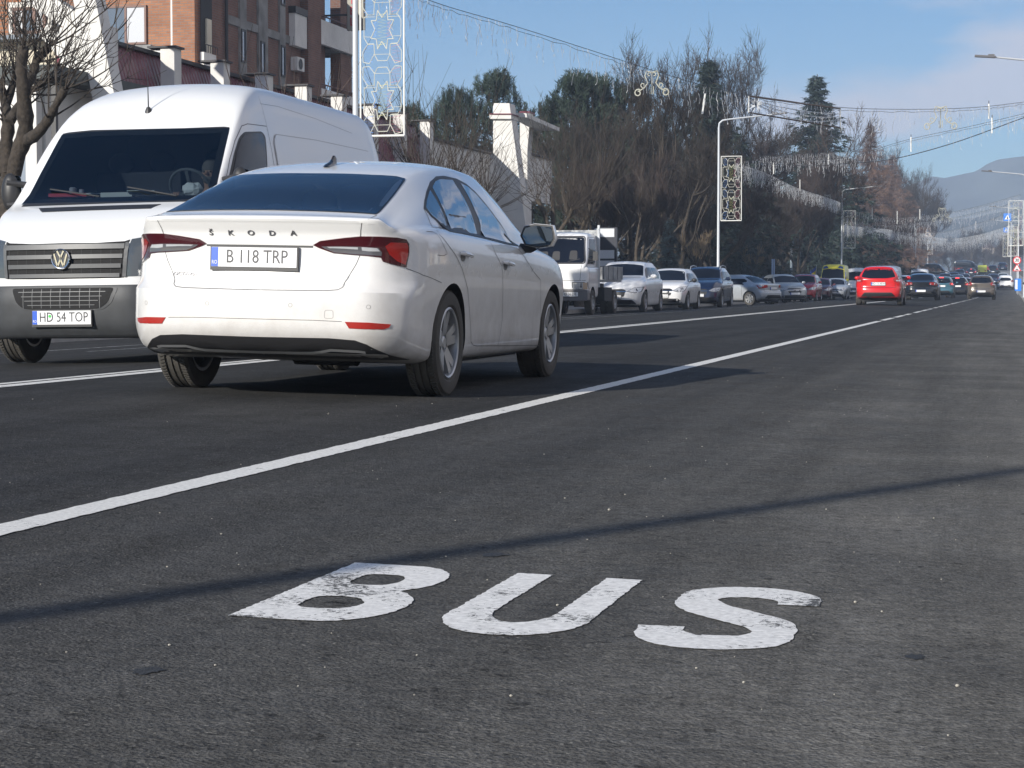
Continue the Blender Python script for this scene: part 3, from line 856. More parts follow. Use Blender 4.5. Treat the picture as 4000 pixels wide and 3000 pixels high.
    # flank gaps (both flanks)
    S1 = tr([(288, 585), (330, 680), (400, 770), (460, 840), (520, 925), (560, 1010)], 'x', Z4) + tr([(835, 240), (862, 600), (872, 860), (900, 900), (940, 908), (1300, 905), (1680, 900)], 'x', Z5)
    S2 = tr([(738, 800), (800, 900), (850, 1000), (855, 1120)], 'x', Z4) + tr([(1250, 220), (1240, 600), (1200, 860), (1190, 905)], 'x', Z5)
    S3 = tr([(945, 855), (1030, 960), (1080, 1040)], 'x', Z4) + tr([(1690, 130), (1690, 500), (1685, 900)], 'x', Z5)
    S4 = tr([(160, 1012), (280, 1060), (415, 1115)], 'x', Z4)
    for s in (1, -1):
        for q in (S1, S2, S3): ribbon(bvh, g, q, 'x', s, .0045)
        ribbon(bvh, g, S4, 'x', s, .0035)
    cap = tr([(305, 745), (350, 748), (380, 765), (430, 850), (455, 905), (430, 920), (385, 915)], 'x', Z4)
    ribbon(bvh, g, cap, 'x', 1, .0035)
    g.build('seam_lines', mat('seam_grey', (.10, .10, .10), .8), root, smooth=False, fix=False)
    # parking sensors, tow cover
    g = MB()
    for (px, py) in ((513, 970), (1052, 982), (1558, 994), (118, 966)):
        q = tr([(px, py)], 'y', Z3)[0]
        pts = [(q[0] + .011 * math.cos(R(a)), q[1] + .011 * math.sin(R(a))) for a in range(0, 361, 30)]
        ribbon(bvh, g, pts, 'y', -1, .003)
    q = tr([(1275, 1015), (1328, 1015), (1330, 1068), (1272, 1068)], 'y', Z3)
    q = rpoly(q, .012); ribbon(bvh, g, q + [q[0]], 'y', -1, .003)
    g.build('sensor_rings', mat('soft_grey_line', (.35, .34, .33), .6), root, smooth=False, fix=False)
    # lower valance
    dr = tr([(870, 1188), (1300, 1196), (1470, 1210), (1550, 1238), (1600, 1278), (1615, 1300), (1400, 1320), (870, 1310)], 'y', Z3)
    dr[0] = (0, dr[0][1]); dr[-1] = (0, .235); dr[-2] = (.62, .235); dr[-3] = (.80, .235)
    dif = dr + [(-x, z) for (x, z) in dr[-2:0:-1]]
    patch('rear_valance', bvh, dif, 'y', -1, .004, M_BLK, root, .05)
    st = tr([(870, 1278), (1200, 1284), (1250, 1278), (1315, 1266), (1500, 1276), (1540, 1282)], 'y', Z3); st[0] = (0, st[0][1])
    g = MB()
    for f in (lambda p: p, mirx): ribbon(bvh, g, f(st), 'y', -1, .014, .010)
    g.build('valance_trim', mat('satin_trim', (.45, .46, .47), .35, metal=.6), root, smooth=False, fix=False)
    g = MB(); g.box(-.70, .70, 1.3, 3.4, .17, .24); g.box(-.72, .72, .62, 1.3, .235, .27)
    g.lathe([(.001, -.2), (.08, -.2), (.08, .2), (.001, .2)], 16, 'x', (.1, 1.0, .24))
    g.build('underbody', M_INT, root)
    # side glass
    SG = [((285, 580), (290, 520), (303, 460), (330, 388), (372, 350), (430, 346), (520, 366), (590, 403), (650, 455), (720, 535), (800, 640), (860, 735), (905, 820), (972, 852), (880, 838), (740, 800), (600, 770), (470, 745), (400, 695), (340, 640))]
    fr = tr(SG[0], 'x', Z4)
    qg = tr([(300, 575), (306, 520), (328, 448), (352, 490), (400, 595), (445, 705), (458, 728), (400, 682), (340, 630)], 'x', Z4)
    rg = tr([(345, 430), (365, 388), (400, 372), (490, 377), (530, 440), (580, 550), (630, 660), (668, 768), (600, 758), (485, 738), (455, 665), (410, 560)], 'x', Z4)
    fg = tr([(548, 400), (600, 425), (660, 480), (730, 560), (810, 668), (880, 765), (925, 838), (800, 806), (724, 788), (690, 700), (640, 570), (590, 470)], 'x', Z4)
    for s in (1, -1):
        wf = patch('window_trim', bvh, fr, 'x', s, .003, M_BLK, root, .06)
        for q in (qg, rg, fg):
            patch('side_window', bvh, q, 'x', s, .005, mat('side_window_glass', (.02, .03, .035), .02, spec=1.0, coat=1.0), wf, .08)
    # door handles with cups
    for s in (1, -1):
        for pts in ([(528, 890), (560, 885), (620, 905), (618, 940), (590, 962), (548, 930)], [(840, 958), (870, 955), (918, 975), (916, 1000), (890, 1018), (856, 990)]):
            q = tr(pts, 'x', Z4); cy = sum(p[0] for p in q) / 6; cz = sum(p[1] for p in q) / 6
            X = bvh.ray_cast(Vector((3 * s, cy, cz)), Vector((-s, 0, 0)))[0].x
            hnd = MB(); hnd.tube([(X + s * .004, cy - .11, cz + .012), (X + s * .026, cy - .085, cz + .012), (X + s * .03, cy, cz + .006), (X + s * .026, cy + .085, cz), (X + s * .004, cy + .11, cz)], [.008, .014, .015, .014, .008], 8)
            hnd.build('door_handle', M_WHITE, root)
            cup = [(cy - .03 + .052 * math.cos(R(a)), cz - .012 + .026 * math.sin(R(a))) for a in range(0, 360, 24)]
            patch('handle_cup', bvh, cup, 'x', s, .0015, mat('handle_cup_dark', (.12, .12, .12), .4), root, .05)
    # door mirrors
    for s in (1, -1):
        xm, ym, zm = s * 1.005, 2.83, 1.005
        shell = MB()
        prof = [(-.115, .03), (-.10, .085), (.03, .095), (.11, .075), (.135, .01), (.10, -.055), (0, -.075), (-.095, -.06), (-.12, -.01)]
        rings = []
        for k, (yy, sc) in enumerate([(-.055, .97), (-.05, 1.0), (0, 1.0), (.05, .92), (.09, .7), (.115, .35), (.12, .02)]):
            rings.append([(xm - s * p * sc, ym + yy, zm + q * sc) for (p, q) in prof])
        n = len(prof)
        shell.v = [p for r_ in rings for p in r_]
        for i in range(len(rings) - 1):
            for j in range(n): shell.f.append((i * n + j, i * n + (j + 1) % n, (i + 1) * n + (j + 1) % n, (i + 1) * n + j))
        shell.m = [0] * len(shell.f)
        shell.f.append(tuple(range(n))); shell.m.append(1)
        sh = shell.build('door_mirror', [M_WHITE, M_BLK], root)
        gl = MB(); gl.prism([(xm - s * p * .86, zm + q * .84) for (p, q) in prof], ym - .059, ym - .054, 'y'); gl.build('mirror_glass', mat('mirror_glass', (.25, .3, .32), .03, metal=1.0), sh, smooth=False)
        ar = MB(); ar.tube([(s * .86, ym + .02, .93), (s * .93, ym + .01, .925), (xm - s * .04, ym + .01, .945)], [.035, .03, .03], 10); ar.build('mirror_arm', M_BLK, sh)
    # roof aerial
    g = MB(); f0 = [(1.30, .0), (1.475, .0), (1.50, .0)]
    fin = [(-.085, 0), (.095, 0), (.06, .018), (.0, .03), (-.045, .055), (-.06, .07), (-.075, .068), (-.082, .03)]
    ya, za = 1.30, 1.402
    for k in range(3):
        pass
    sec_ = []
    for xo, sc in ((-.022, .3), (-.016, .75), (-.006, 1.0), (.006, 1.0), (.016, .75), (.022, .3)):
        sec_.append([(xo, ya - p * (1 if sc > .5 else .8), za - .004 + q * sc + p * -.06) for (p, q) in fin])
    n = len(fin); g.v = [p for r_ in sec_ for p in r_]
    for i in range(len(sec_) - 1):
        for j in range(n): g.f.append((i * n + j, i * n + (j + 1) % n, (i + 1) * n + (j + 1) % n, (i + 1) * n + j))
    g.f.append(tuple(range(n))); g.f.append(tuple(range((len(sec_) - 1) * n, len(sec_) * n))[::-1]); g.m = [0] * len(g.f)
    g.build('roof_aerial', mat('gloss_black', (.012, .012, .013), .08, coat=1), root)
    # badges
    def badge(txt, pts, size, m, nm, xs=1.1, bold=.001):
        q = tr(pts, 'y', Z3); cx = q[0][0]; cz = q[0][1]
        vs, fs = text_geo(txt, size, .001, xs, bold)
        out = []
        for (px, pz, _) in vs:
            h = bvh.ray_cast(Vector((cx + px, -2, cz + pz)), Vector((0, 1, 0)))[0]
            out.append((cx + px, (h.y if h else 0) - .005 - _, cz + pz))
        MB().add(out, fs).build(nm, m, root, smooth=False, fix=False)
    for ch, px, py in (('Š', 541, 514), ('K', 669, 515), ('O', 799, 515), ('D', 937, 517), ('A', 1074, 517)):
        badge(ch, [(px, py)], .040, mat('badge_grey', (.20, .20, .21), .3, metal=.6), 'boot_lettering', 1.35, .0008)
    badge('OCTAVIA', [(372, 778)], .028, MATS['badge_grey'], 'model_lettering', 1.25, .0006)
    q = tr([(548, 604), (1102, 604), (1102, 755)], 'y', Z3)
    pl = number_plate(root, .075, (q[0][1] + q[2][1]) / 2 + .006, (q[0][0] + q[1][0]) / 2 + .004, 'B 118 TRP', .52, .112, -1, -.04, True, .085, .80)
    # front lamps and grille (the far end)
    for s in (1, -1):
        patch('headlight', bvh, [(s * .45, .62), (s * .85, .70), (s * .84, .78), (s * .5, .74)], 'y', 1, .004, M_LENS, root, .06)
    patch('grille', bvh, rpoly([(-.42, .52), (.42, .52), (.46, .72), (-.46, .72)], .04), 'y', 1, .004, M_BLK, root, .06)
    wheel_meshes('lift', .318, .208, .215, 5, .075, .135, 44)
    for s in (1, -1):
        put_wheel('lift', root, s * .795, yA, rw); put_wheel('lift', root, s * .795, yF, rw)
    return root
liftback()
# ================================================================== the white high-roof van coming towards us
def skin_figure(name, verts, edges, radii, mats, parent=None, root=0, sub=2):
    me = bpy.data.meshes.new(name); me.from_pydata(verts, edges, [])
    o = bpy.data.objects.new(name, me); COL.objects.link(o)
    md = o.modifiers.new('skin', 'SKIN'); md.use_smooth_shade = True
    for i, r in enumerate(radii):
        r = r if isinstance(r, tuple) else (r, r)
        me.skin_vertices[0].data[i].radius = r
    me.skin_vertices[0].data[root].use_root = True
    s = o.modifiers.new('sub', 'SUBSURF'); s.levels = sub; s.render_levels = sub
    dg = bpy.context.evaluated_depsgraph_get(); dg.update()
    out = bpy.data.meshes.new_from_object(o.evaluated_get(dg)); bpy.data.objects.remove(o)
    out.materials.clear()
    out.polygons.foreach_set('use_smooth', [True] * len(out.polygons))
    return out

def van():
    X0, Y0 = -7.57, 14.95
    root = empty('delivery_van', (X0, Y0, gz(X0, Y0)), 0, 'white high roof panel van coming towards the camera behind the nearest car', 'van')
    root.rotation_euler = (0, -.012, 0)
    bpy.context.view_layer.update()
    LEN = 5.95
    zb = K((0, .22), (.5, .24), (5.95, .30))
    W = K((0, .90), (.4, .955), (1.0, .985), (5.65, .985), (5.95, .96))
    z1 = K((0, .93), (.3, 1.06), (.95, 1.27), (1.5, 1.32), (5.95, 1.32))
    wr = K((0, .80), (.5, .88), (.95, .94), (1.3, .915), (1.65, .88), (2.0, .84), (2.6, .77), (3.2, .75), (5.65, .74), (5.95, .73))
    zt = K((0, 1.00), (.06, 1.05), (.3, 1.19), (.6, 1.305), (.95, 1.40), (1.3, 1.72), (1.62, 2.03), (1.9, 2.27), (2.2, 2.44), (2.6, 2.55), (3.2, 2.585), (5.65, 2.56), (5.95, 2.51))
    zr = K((0, .975), (.06, 1.02), (.3, 1.15), (.6, 1.26), (.95, 1.355), (1.3, 1.66), (1.62, 1.97), (1.9, 2.19), (2.2, 2.33), (2.6, 2.42), (5.65, 2.42), (5.95, 2.37))
    def sec(y):
        b, w_, s1, rx, rz, t = zb(y), W(y), z1(y), wr(y), zr(y), zt(y)
        g = min(1, max(0, (rz - s1) / .5))
        x1 = w_ - .02 - .05 * (1 - g)
        pts = [(0, b), (w_ * .6, b), (w_ - .12, b), (w_ - .03, b + .05), (w_ - .015, b + .2), (w_, .62 + .02), (w_ + .0, .645 + .03), (w_, (s1 + .67) / 2), (w_ - .008, s1 - .06), (x1, s1)]
        for q in (.33, .66): pts.append((x1 + (rx + .02 - x1) * q + .03 * g * 4 * q * (1 - q), s1 + (rz - .03 - s1) * q))
        pts += [(rx, rz), (rx - .05, rz + (t - rz) * .45), (rx * .80, rz + (t - rz) * .68), (rx * .5, rz + (t - rz) * .88), (rx * .25, rz + (t - rz) * .97), (0, t)]
        return crpath(pts, 3)
    fz = K((.2, .10), (.34, .02), (.55, .0), (.64, .02), (.72, .055), (.80, .055), (1.0, .075), (1.1, .12))
    def yf(x, z): return fz(z) + .06 * (x / .6) ** 2 + .34 * (max(0, x - .55) / .4) ** 2.2
    body = loft(LEN, sec, yf, lambda x, z: .03 * max(0, x - .8) / .2, Rr=1.1, ny=90, ncap=30, rnd=.035)
    bvh = to_bvh(body); tr = tracer(root, bvh, 17.6)
    Za = lambda x, y: (.7233 * x, .7233 * y)
    Zb = lambda x, y: (.5424 * x, 700 + .5424 * y)
    Zp = lambda x, y: (.3165 * x, 1200 + .3165 * y)
    ws = tr([(118, 1107), (335, 730), (480, 714), (700, 704), (1000, 697), (1240, 694), (1222, 770), (1160, 1030), (1138, 1078), (800, 1090), (400, 1100)], 'y', Za)
    def inset(poly, d):
        c = Vector((sum(p[0] for p in poly) / len(poly), sum(p[1] for p in poly) / len(poly)))
        return [tuple(Vector(p) + (c - Vector(p)).normalized() * d) for p in poly]
    cab = MB(); ys = [1.04, 1.35, 1.62, 2.0, 2.9]; ring = 0
    for y in ys:
        h = [(0, .75), (.86, .75), (.88, 1.26), (wr(y) - .05, min(zr(y) - .06, 2.10)), (wr(y) * .5, min(zt(y) - .10, 2.16)), (0, min(zt(y) - .07, 2.18))]
        r_ = h + [(-x, z) for (x, z) in h[-2:0:-1]]; ring = len(r_); cab.v += [(x, y, z) for (x, z) in r_]
    for i in range(len(ys) - 1):
        for j in range(ring): cab.f.append((i * ring + j, i * ring + (j + 1) % ring, (i + 1) * ring + (j + 1) % ring, (i + 1) * ring + j))
    cab.f.append(tuple(range(ring))); cab.f.append(tuple((len(ys) - 1) * ring + j for j in range(ring))[::-1]); cab.m = [0] * len(cab.f)
    cutters = [cab.mesh('cut', False), MB().prism(inset(ws, .05), .8, 1.9, 'y').mesh('cut', False)]
    rw = .345; yA, yR = 1.0, 4.65
    for ya in (yA, yR):
        for s in (-1, 1):
            cutters.append(MB().lathe([(.001, 0), (.40, 0), (.40, .45), (.001, .45)], 36, 'x', (s * .80 - .225, ya, rw + .03)).mesh('cut', False))
    for c in cutters: c.materials.append(M_INT)
    me = body.mesh('body', True, 32); me.materials.append(M_VANW); me.materials.append(M_INT); me.materials.append(M_GREYP)
    for p in me.polygons:
        c = p.center
        if c.z < .655 and c.y < .75: p.material_index = 2
        if c.z < .36 and c.y >= .75: p.material_index = 2
    me = boolean_cut(me, cutters)
    link('body', me, None, root)
    mb = MB(); q = inset(ws, .028); ribbon(bvh, mb, q + [q[0]], 'y', -1, .06, .0025); mb.build('windscreen_surround', M_BLK, root, smooth=False, fix=False)
    patch('windscreen', bvh, ws, 'y', -1, .005, glassmat('van_windscreen_glass', (.40, .46, .50), .955), root, .1)
    vent = tr([(210, 1126), (870, 1104), (815, 1127), (228, 1147)], 'y', Za); patch('bonnet_vent', bvh, vent, 'y', -1, .004, M_BLK, root, .06)
    # grille
    ctr = tr([(453, 575)], 'y', Zb)[0]
    gr = tr([(453, 462), (700, 460), (900, 448), (940, 436), (925, 560), (893, 708), (700, 714), (453, 718)], 'y', Zb)
    gx = ctr[0]
    gr = [(max(0, p[0] - gx), p[1]) for p in gr]; gr[0] = (0, gr[0][1]); gr[-1] = (0, gr[-1][1])
    gp = gr + [(-x, z) for (x, z) in gr[-2:0:-1]]
    M_GRL = mat('grille_grey', (.085, .088, .092), .42)
    go = patch('grille', bvh, gp, 'y', -1, .004, mat('recess_black', (.006, .006, .007), .8), root, .06)
    zt_, zb_ = gr[0][1], gr[-1][1]; hw = gr[3][0]
    for k in range(4):
        z = zt_ - .035 - k * (zt_ - zb_ - .06) / 3.0
        e = hw - .03 - k * .012; m = MB()
        ribbon(bvh, m, [(-e, z), (e, z)], 'y', -1, .034, .020)
        m.build('grille_slat', M_GRL, go, smooth=False, fix=False)
    m = MB()
    for s in (-1, 1): ribbon(bvh, m, [(s * (hw - .01), zt_ - .005), (s * (hw - .03), zb_ + .01)], 'y', -1, .03, .014)
    m.build('grille_surround', M_GRL, go, smooth=False, fix=False)
    m = MB()
    for k in range(13):
        x = -.5 + k / 12.0
        if abs(x) < hw - .05: ribbon(bvh, m, [(x, zt_ - .01), (x, zb_ + .01)], 'y', -1, .006, .007)
    m.build('grille_grid', M_INT, go, smooth=False, fix=False)
    # headlamps
    hl = tr([(945, 434), (1050, 418), (1090, 405), (1075, 560), (1040, 660), (900, 702), (925, 570)], 'y', Zb)
    hl = [(p[0] - gx, p[1]) for p in hl]
    hl = [(hw + .012, hl[0][1]), (.80, hl[0][1] + .045), (.93, hl[0][1] + .07), (.93, hl[0][1] - .08), (.88, zb_ + .03), (hw - .02, zb_ + .012)]
    for s in (1, -1):
        f = (lambda p: p) if s > 0 else mirx
        h = patch('headlight', bvh, f(hl), 'y', -1, .006, mat('van_lamp_lens', (.07, .08, .09), .06, coat=1.0), root, .05)
        m = MB(); p0 = Vector(bvh.ray_cast(Vector((s * .72, -3, (zt_ + zb_) / 2 + .03)), Vector((0, 1, 0)))[0])
        m.lathe([(.001, .0), (.05, -.003), (.075, -.010), (.08, -.004)], 20, 'y', tuple(p0 + Vector((0, -.008, 0)))); m.build('lamp_reflector', M_LENS, h)
    # badge
    by = bvh.ray_cast(Vector((0, -3, ctr[1])), Vector((0, 1, 0)))[0].y - .03
    m = MB(); m.lathe([(.001, 0), (.080, 0), (.083, -.008), (.080, -.014), (.073, -.014), (.070, -.006), (.001, -.005)], 32, 'y', (0, by, ctr[1]))
    bo = m.build('emblem', mat('emblem_dark', (.05, .06, .08), .2, coat=1), root)
    m = MB(); m.lathe([(.083, .0), (.085, -.010), (.080, -.017), (.073, -.015), (.071, -.005)], 32, 'y', (0, by, ctr[1]))
    def bar(p, q, w_):
        p, q = Vector(p), Vector(q); t = (q - p).normalized(); n = Vector((-t.y, t.x)) * w_ / 2
        m.prism([tuple(p + n + Vector((0, ctr[1]))), tuple(q + n + Vector((0, ctr[1]))), tuple(q - n + Vector((0, ctr[1]))), tuple(p - n + Vector((0, ctr[1])))], by - .013, by - .005, 'y')
    for a, b_ in (((-.030, .068), (0, .010)), ((.030, .068), (0, .010)), ((-.058, .044), (-.026, -.062)), ((.058, .044), (.026, -.062)), ((-.026, -.062), (0, .0)), ((.026, -.062), (0, .0))): bar(a, b_, .013)
    m.build('emblem_ring', M_CHROME, bo, ang=30)
    # lower intake and mesh
    it = tr([(453, 780), (855, 778), (805, 890), (745, 938), (650, 944), (453, 946)], 'y', Zb)
    it = [(max(0, p[0] - gx), p[1]) for p in it]; it[0] = (0, it[0][1]); it[-1] = (0, it[-1][1])
    ip = rpoly(it + [(-x, z) for (x, z) in it[-2:0:-1]], .03)
    io = patch('lower_intake', bvh, ip, 'y', -1, .004, M_GREYP, root, .05)
    ip2 = [(x * .93, it[0][1] - .003 + (z - it[0][1]) * .93) for (x, z) in ip]
    patch('intake_opening', bvh, ip2, 'y', -1, .007, MATS['recess_black'], io, .05)
    m = MB(); za, zc_ = max(p[1] for p in ip2), min(p[1] for p in ip2); xm = max(p[0] for p in ip2)
    for k in range(1, 5):
        z = za + (zc_ - za) * k / 5; e = xm - .03 - .03 * k; ribbon(bvh, m, [(-e, z), (e, z)], 'y', -1, .005, .011)
    for k in range(-4, 5): ribbon(bvh, m, [(k * xm * .19, za - .01), (k * xm * .19, zc_ + .01)], 'y', -1, .004, .010)
    m.build('intake_grid', mat('grid_grey', (.16, .165, .17), .5), io, smooth=False, fix=False)
    m = MB()
    q = tr([(60, 720), (453, 727), (893, 718), (1040, 670)], 'y', Zb)
    q = tr([(415, 42), (1135, 42), (1135, 232)], 'y', Zp)
    pz_ = (q[0][1] + q[2][1]) / 2
    pl = number_plate(root, bvh.ray_cast(Vector((0, -3, pz_)), Vector((0, 1, 0)))[0].y - .016, pz_ + .006, (q[0][0] + q[1][0]) / 2, 'HD 54 TOP', .52, .112, -1, 0, True, .088, .78)
    m = MB(); m.lathe([(.001, -.0075), (.012, -.0072), (.0125, -.005)], 16, 'y', (-.104, 0, .012)); m.build('inspection_sticker', mat('sticker_green', (.05, .55, .08), .5), pl, smooth=False)
    # flank: window, gaps, painted crease shade, pressed panels
    dw = tr([(1228, 985), (1262, 830), (1290, 742), (1318, 712), (1412, 710), (1432, 735), (1440, 905)], 'x', Za)
    dw = dw[:-1] + [(dw[-1][0], dw[-1][1] - .05), (dw[-1][0] - .03, 1.36), (dw[0][0] - .02, 1.36)]
    dfr = tr([(1216, 985), (1240, 860), (1268, 760), (1300, 692), (1360, 678), (1440, 682), (1462, 800), (1478, 905)], 'x', Za)
    g = MB()
    for s in (1, -1):
        wt = patch('window_seal', bvh, rpoly(dw, .05), 'x', s, .003, M_BLK, root, .08)
        cy = sum(p[0] for p in dw) / len(dw); cz = sum(p[1] for p in dw) / len(dw)
        patch('side_window', bvh, rpoly([(cy + (p[0] - cy) * .90, cz + (p[1] - cz) * .93) for p in dw], .05), 'x', s, .006, M_GLASSD, wt, .08)
        ribbon(bvh, g, [(1.34, 1.25), (1.27, 1.42)] + dfr[:3] + [(1.81, 2.07), (1.95, 2.10)] + dfr[5:6] + [(2.50, 1.5), (2.50, .5)], 'x', s, .007)
        ribbon(bvh, g, [(1.34, 1.25), (1.42, .85), (1.48, .5)], 'x', s, .007)
        ribbon(bvh, g, tr([(1395, 520), (1440, 682)], 'x', Za), 'x', s, .004)
        a = tr([(1405, 560), (1500, 575), (1700, 640), (1900, 720)], 'x', Za); ribbon(bvh, g, a, 'x', s, .003)  # grey line painted for the shading along the upper crease
    g.build('seam_lines', mat('gap_and_crease_shade', (.16, .16, .17), .7), root, smooth=False, fix=False)
    # pressed relief frame on the load side
    M_REL = M_VANW
    pr = [(2.60, .95), (2.60, 1.98), (2.68, 2.055), (3.85, 2.085), (5.55, 2.085), (5.63, 2.0), (5.63, .95)]
    for s in (1, -1):
        rp = patch('pressed_panel', bvh, rpoly(pr, .05), 'x', s, .012, M_REL, root, .09, skirt=.004)
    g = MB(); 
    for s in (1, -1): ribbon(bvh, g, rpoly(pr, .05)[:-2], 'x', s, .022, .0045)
    g.build('pressing_shade_line', mat('pressing_line', (.42, .42, .42), .6), root, smooth=False, fix=False)  # grey outline painted for the shade at the edge of the pressing
    # rub strip
    g = MB()
    for s in (1, -1): ribbon(bvh, g, [(1.5, .66), (3.7, .66)], 'x', s, .07, .015)
    g.build('rub_strip', M_GREYP, root, smooth=False, fix=False)
    # aerial
    a = tr([(795, 612)], 'y', Za)[0]; h = bvh.ray_cast(Vector((a[0], -3, a[1])), Vector((0, 1, 0)))[0]
    g = MB(); g.lathe([(.034, -.012), (.032, .02), (.018, .055), (.010, .06), (.001, .06)], 14, 'z', tuple(h + Vector((0, .03, .0)))); g.tube([h + Vector((0, .03, .05)), h + Vector((0, .02, .46))], [.006, .0022], 6)
    g.build('roof_aerial', M_BLK, root)
    # mirrors
    for s in (1, -1):
        g = MB(); c = Vector((s * 1.09, 1.24, 1.50))
        g.sphere(c, (.085, .06, .17), 16, 12); g.tube([(s * .93, 1.25, 1.40), (s * 1.1, 1.2, 1.38)], .03, 8); g.tube([(s * .93, 1.25, 1.56), (s * 1.1, 1.2, 1.58)], .03, 8)
        mo = g.build('door_mirror', M_BLK, root)
        g = MB(); g.prism(rpoly([(c.x - .07, c.z - .15), (c.x + .07, c.z - .15), (c.x + .07, c.z + .15), (c.x - .07, c.z + .15)], .04), c.y + .062, c.y + .070, 'y'); g.build('mirror_glass', MATS['mirror_glass'], mo, smooth=False)
    # wipers
    g = MB()
    for (x0, x1, z1_, z2_) in ((.62, .12, 1.41, 1.50), (-.1, -.62, 1.42, 1.50)):
        p = [bvh.ray_cast(Vector((x0 + (x1 - x0) * k / 6, -3, z1_ + (z2_ - z1_) * k / 6)), Vector((0, 1, 0)))[0] + Vector((0, -.02, .01)) for k in range(7)]
        g.tube(p, .007, 5)
    g.build('wiper', M_BLK, root)
    # cabin: dash, seats, steering wheel
    M_DASH = mat('dashboard_grey', (.045, .048, .052), .7)
    g = MB(); g.prism([(1.06, .8), (1.5, .8), (1.62, 1.30), (1.50, 1.43), (1.06, 1.42)], -.86, .86, 'x'); g.build('dashboard', M_DASH, root, ang=30)
    M_ST = mat('van_seat_cloth', (.035, .037, .042), .9)
    for x in (-.5, -.08, .45):
        g = MB(); g.cbox((x, 2.25, 1.40), (.42, .14, .62)); g.sphere((x, 2.27, 1.80), (.13, .06, .10), 12, 8); g.cbox((x, 2.0, 1.08), (.42, .5, .14)); g.build('cab_seat', M_ST, root)
    g = MB(); g.lathe([(.19 + .013 * math.cos(R(t)), .013 * math.sin(R(t))) for t in range(0, 360, 45)], 28, 'z', closed=True)
    g.lathe([(.001, -.02), (.06, -.02), (.055, .012), (.001, .014)], 14, 'z')
    for a_ in (0, 120, 240): g.cbox((.12 * math.cos(R(a_ - 90)), .12 * math.sin(R(a_ - 90)), -.002), (.03, .15, .012), 0, Matrix.Rotation(R(a_ - 90 + 90), 3, 'Z'))
    g.xf(Matrix.Translation((.45, 1.66, 1.52)) @ Matrix.Rotation(R(-60), 4, 'X')); sw = g.build('steering_wheel', mat('steering_wheel', (.14, .15, .15), .4), root)
    g = MB(); g.box(-.25, .05, 1.30, 1.34, 1.44, 1.48); g.build('dash_trim', mat('pale_trim', (.5, .52, .5), .5), root)
    wheel_meshes('van', rw, .225, .21, 8, .05, .07, 40)
    for s in (1, -1): put_wheel('van', root, s * .855, yA, rw); put_wheel('van', root, s * .855, yR, rw)
    g = MB(); g.box(-.8, .8, .5, 5.6, .24, .38); g.build('underbody', M_INT, root)
    bpy.context.view_layer.update()
    MW = root.matrix_world
    # ---- driver
    P = lambda *a: tuple(a)
    hx, hy, hz = .47, 2.08, 1.66          # head centre in van space
    V = [(hx, 2.12, 1.02), (hx, 2.13, 1.18), (hx, 2.12, 1.36), (hx, 2.10, 1.46), (hx, hy + .01, 1.53), (hx, hy, 1.60), (hx, hy, 1.68), (hx, hy, 1.73),
         (hx - .12, 2.10, 1.43), (hx - .20, 2.08, 1.40), (hx - .25, 1.97, 1.24), (hx - .19, 1.78, 1.40), (hx - .175, 1.735, 1.45),
         (hx + .12, 2.10, 1.43), (hx + .20, 2.08, 1.40), (hx + .27, 1.95, 1.23), (hx + .17, 1.76, 1.36), (hx + .15, 1.715, 1.40),
         (hx - .10, 1.95, 1.04), (hx + .10, 1.95, 1.04), (hx - .12, 1.66, 1.06), (hx + .12, 1.66, 1.06)]
    E = [(0, 1), (1, 2), (2, 3), (3, 4), (4, 5), (5, 6), (6, 7), (3, 8), (8, 9), (9, 10), (10, 11), (11, 12), (3, 13), (13, 14), (14, 15), (15, 16), (16, 17), (0, 18), (0, 19), (18, 20), (19, 21)]
    Rr = [(.17, .12), (.16, .11), (.18, .12), (.10, .08), .055, (.072, .09), (.078, .098), (.055, .07), .075, .062, .048, .032, .03, .075, .062, .048, .032, .03, .085, .085, .06, .06]
    dme = skin_figure('person', V, E, Rr, None)
    M_SKIN = mat('skin', (.42, .25, .18), .5); M_JK = mat('dark_jacket', (.03, .032, .04), .85)
    dme.materials.append(M_JK); dme.materials.append(M_SKIN)
    for p in dme.polygons:
        if p.center.z > 1.505 and abs(p.center.x - hx) < .12: p.material_index = 1
        if p.center.y < 1.80 and p.center.z > 1.3: p.material_index = 1
    drv = link('person', dme, None); drv.matrix_world = MW.copy()
    tag(drv, 'driver in a dark jacket behind the windscreen of the white van, hands on the wheel', 'person')
    g = MB()
    for s, cx in ((-1, hx - .175), (1, hx + .15)):
        zc0 = 1.455 if s < 0 else 1.41; yc0 = 1.715 if s < 0 else 1.70
        for k in range(4): g.tube([(cx - .03 + k * .019, yc0 + .01, zc0 + .03), (cx - .03 + k * .02, yc0 - .035, zc0 + .03 - .002 * k), (cx - .03 + k * .02, yc0 - .05, zc0 - .0), (cx - .03 + k * .02, yc0 - .03, zc0 - .022)], [.010, .0095, .009, .007], 7)
        g.tube([(cx - s * .03, yc0 + .02, zc0), (cx - s * .05, yc0 - .01, zc0 - .01), (cx - s * .045, yc0 - .03, zc0 - .03)], [.012, .011, .008], 7)
    g.build('hand', M_SKIN, drv)
    g = MB(); g.sphere((hx, hy + .02, hz + .055), (.085, .10, .095), 16, 10); g.build('hair', mat('grey_hair', (.12, .11, .10), .9), drv)
    g = MB(); g.sphere((hx, hy - .055, hz - .045), (.055, .045, .04), 12, 8); g.build('beard', MATS['grey_hair'], drv)
    g = MB(); g.tube([(hx, hy - .085, hz + .03), (hx, hy - .105, hz)], [.010, .016], 7)
    for s in (-1, 1): g.sphere((hx + s * .082, hy + .01, hz), (.012, .022, .032), 8, 6)
    g.build('nose_and_ears', M_SKIN, drv)
    g = MB()
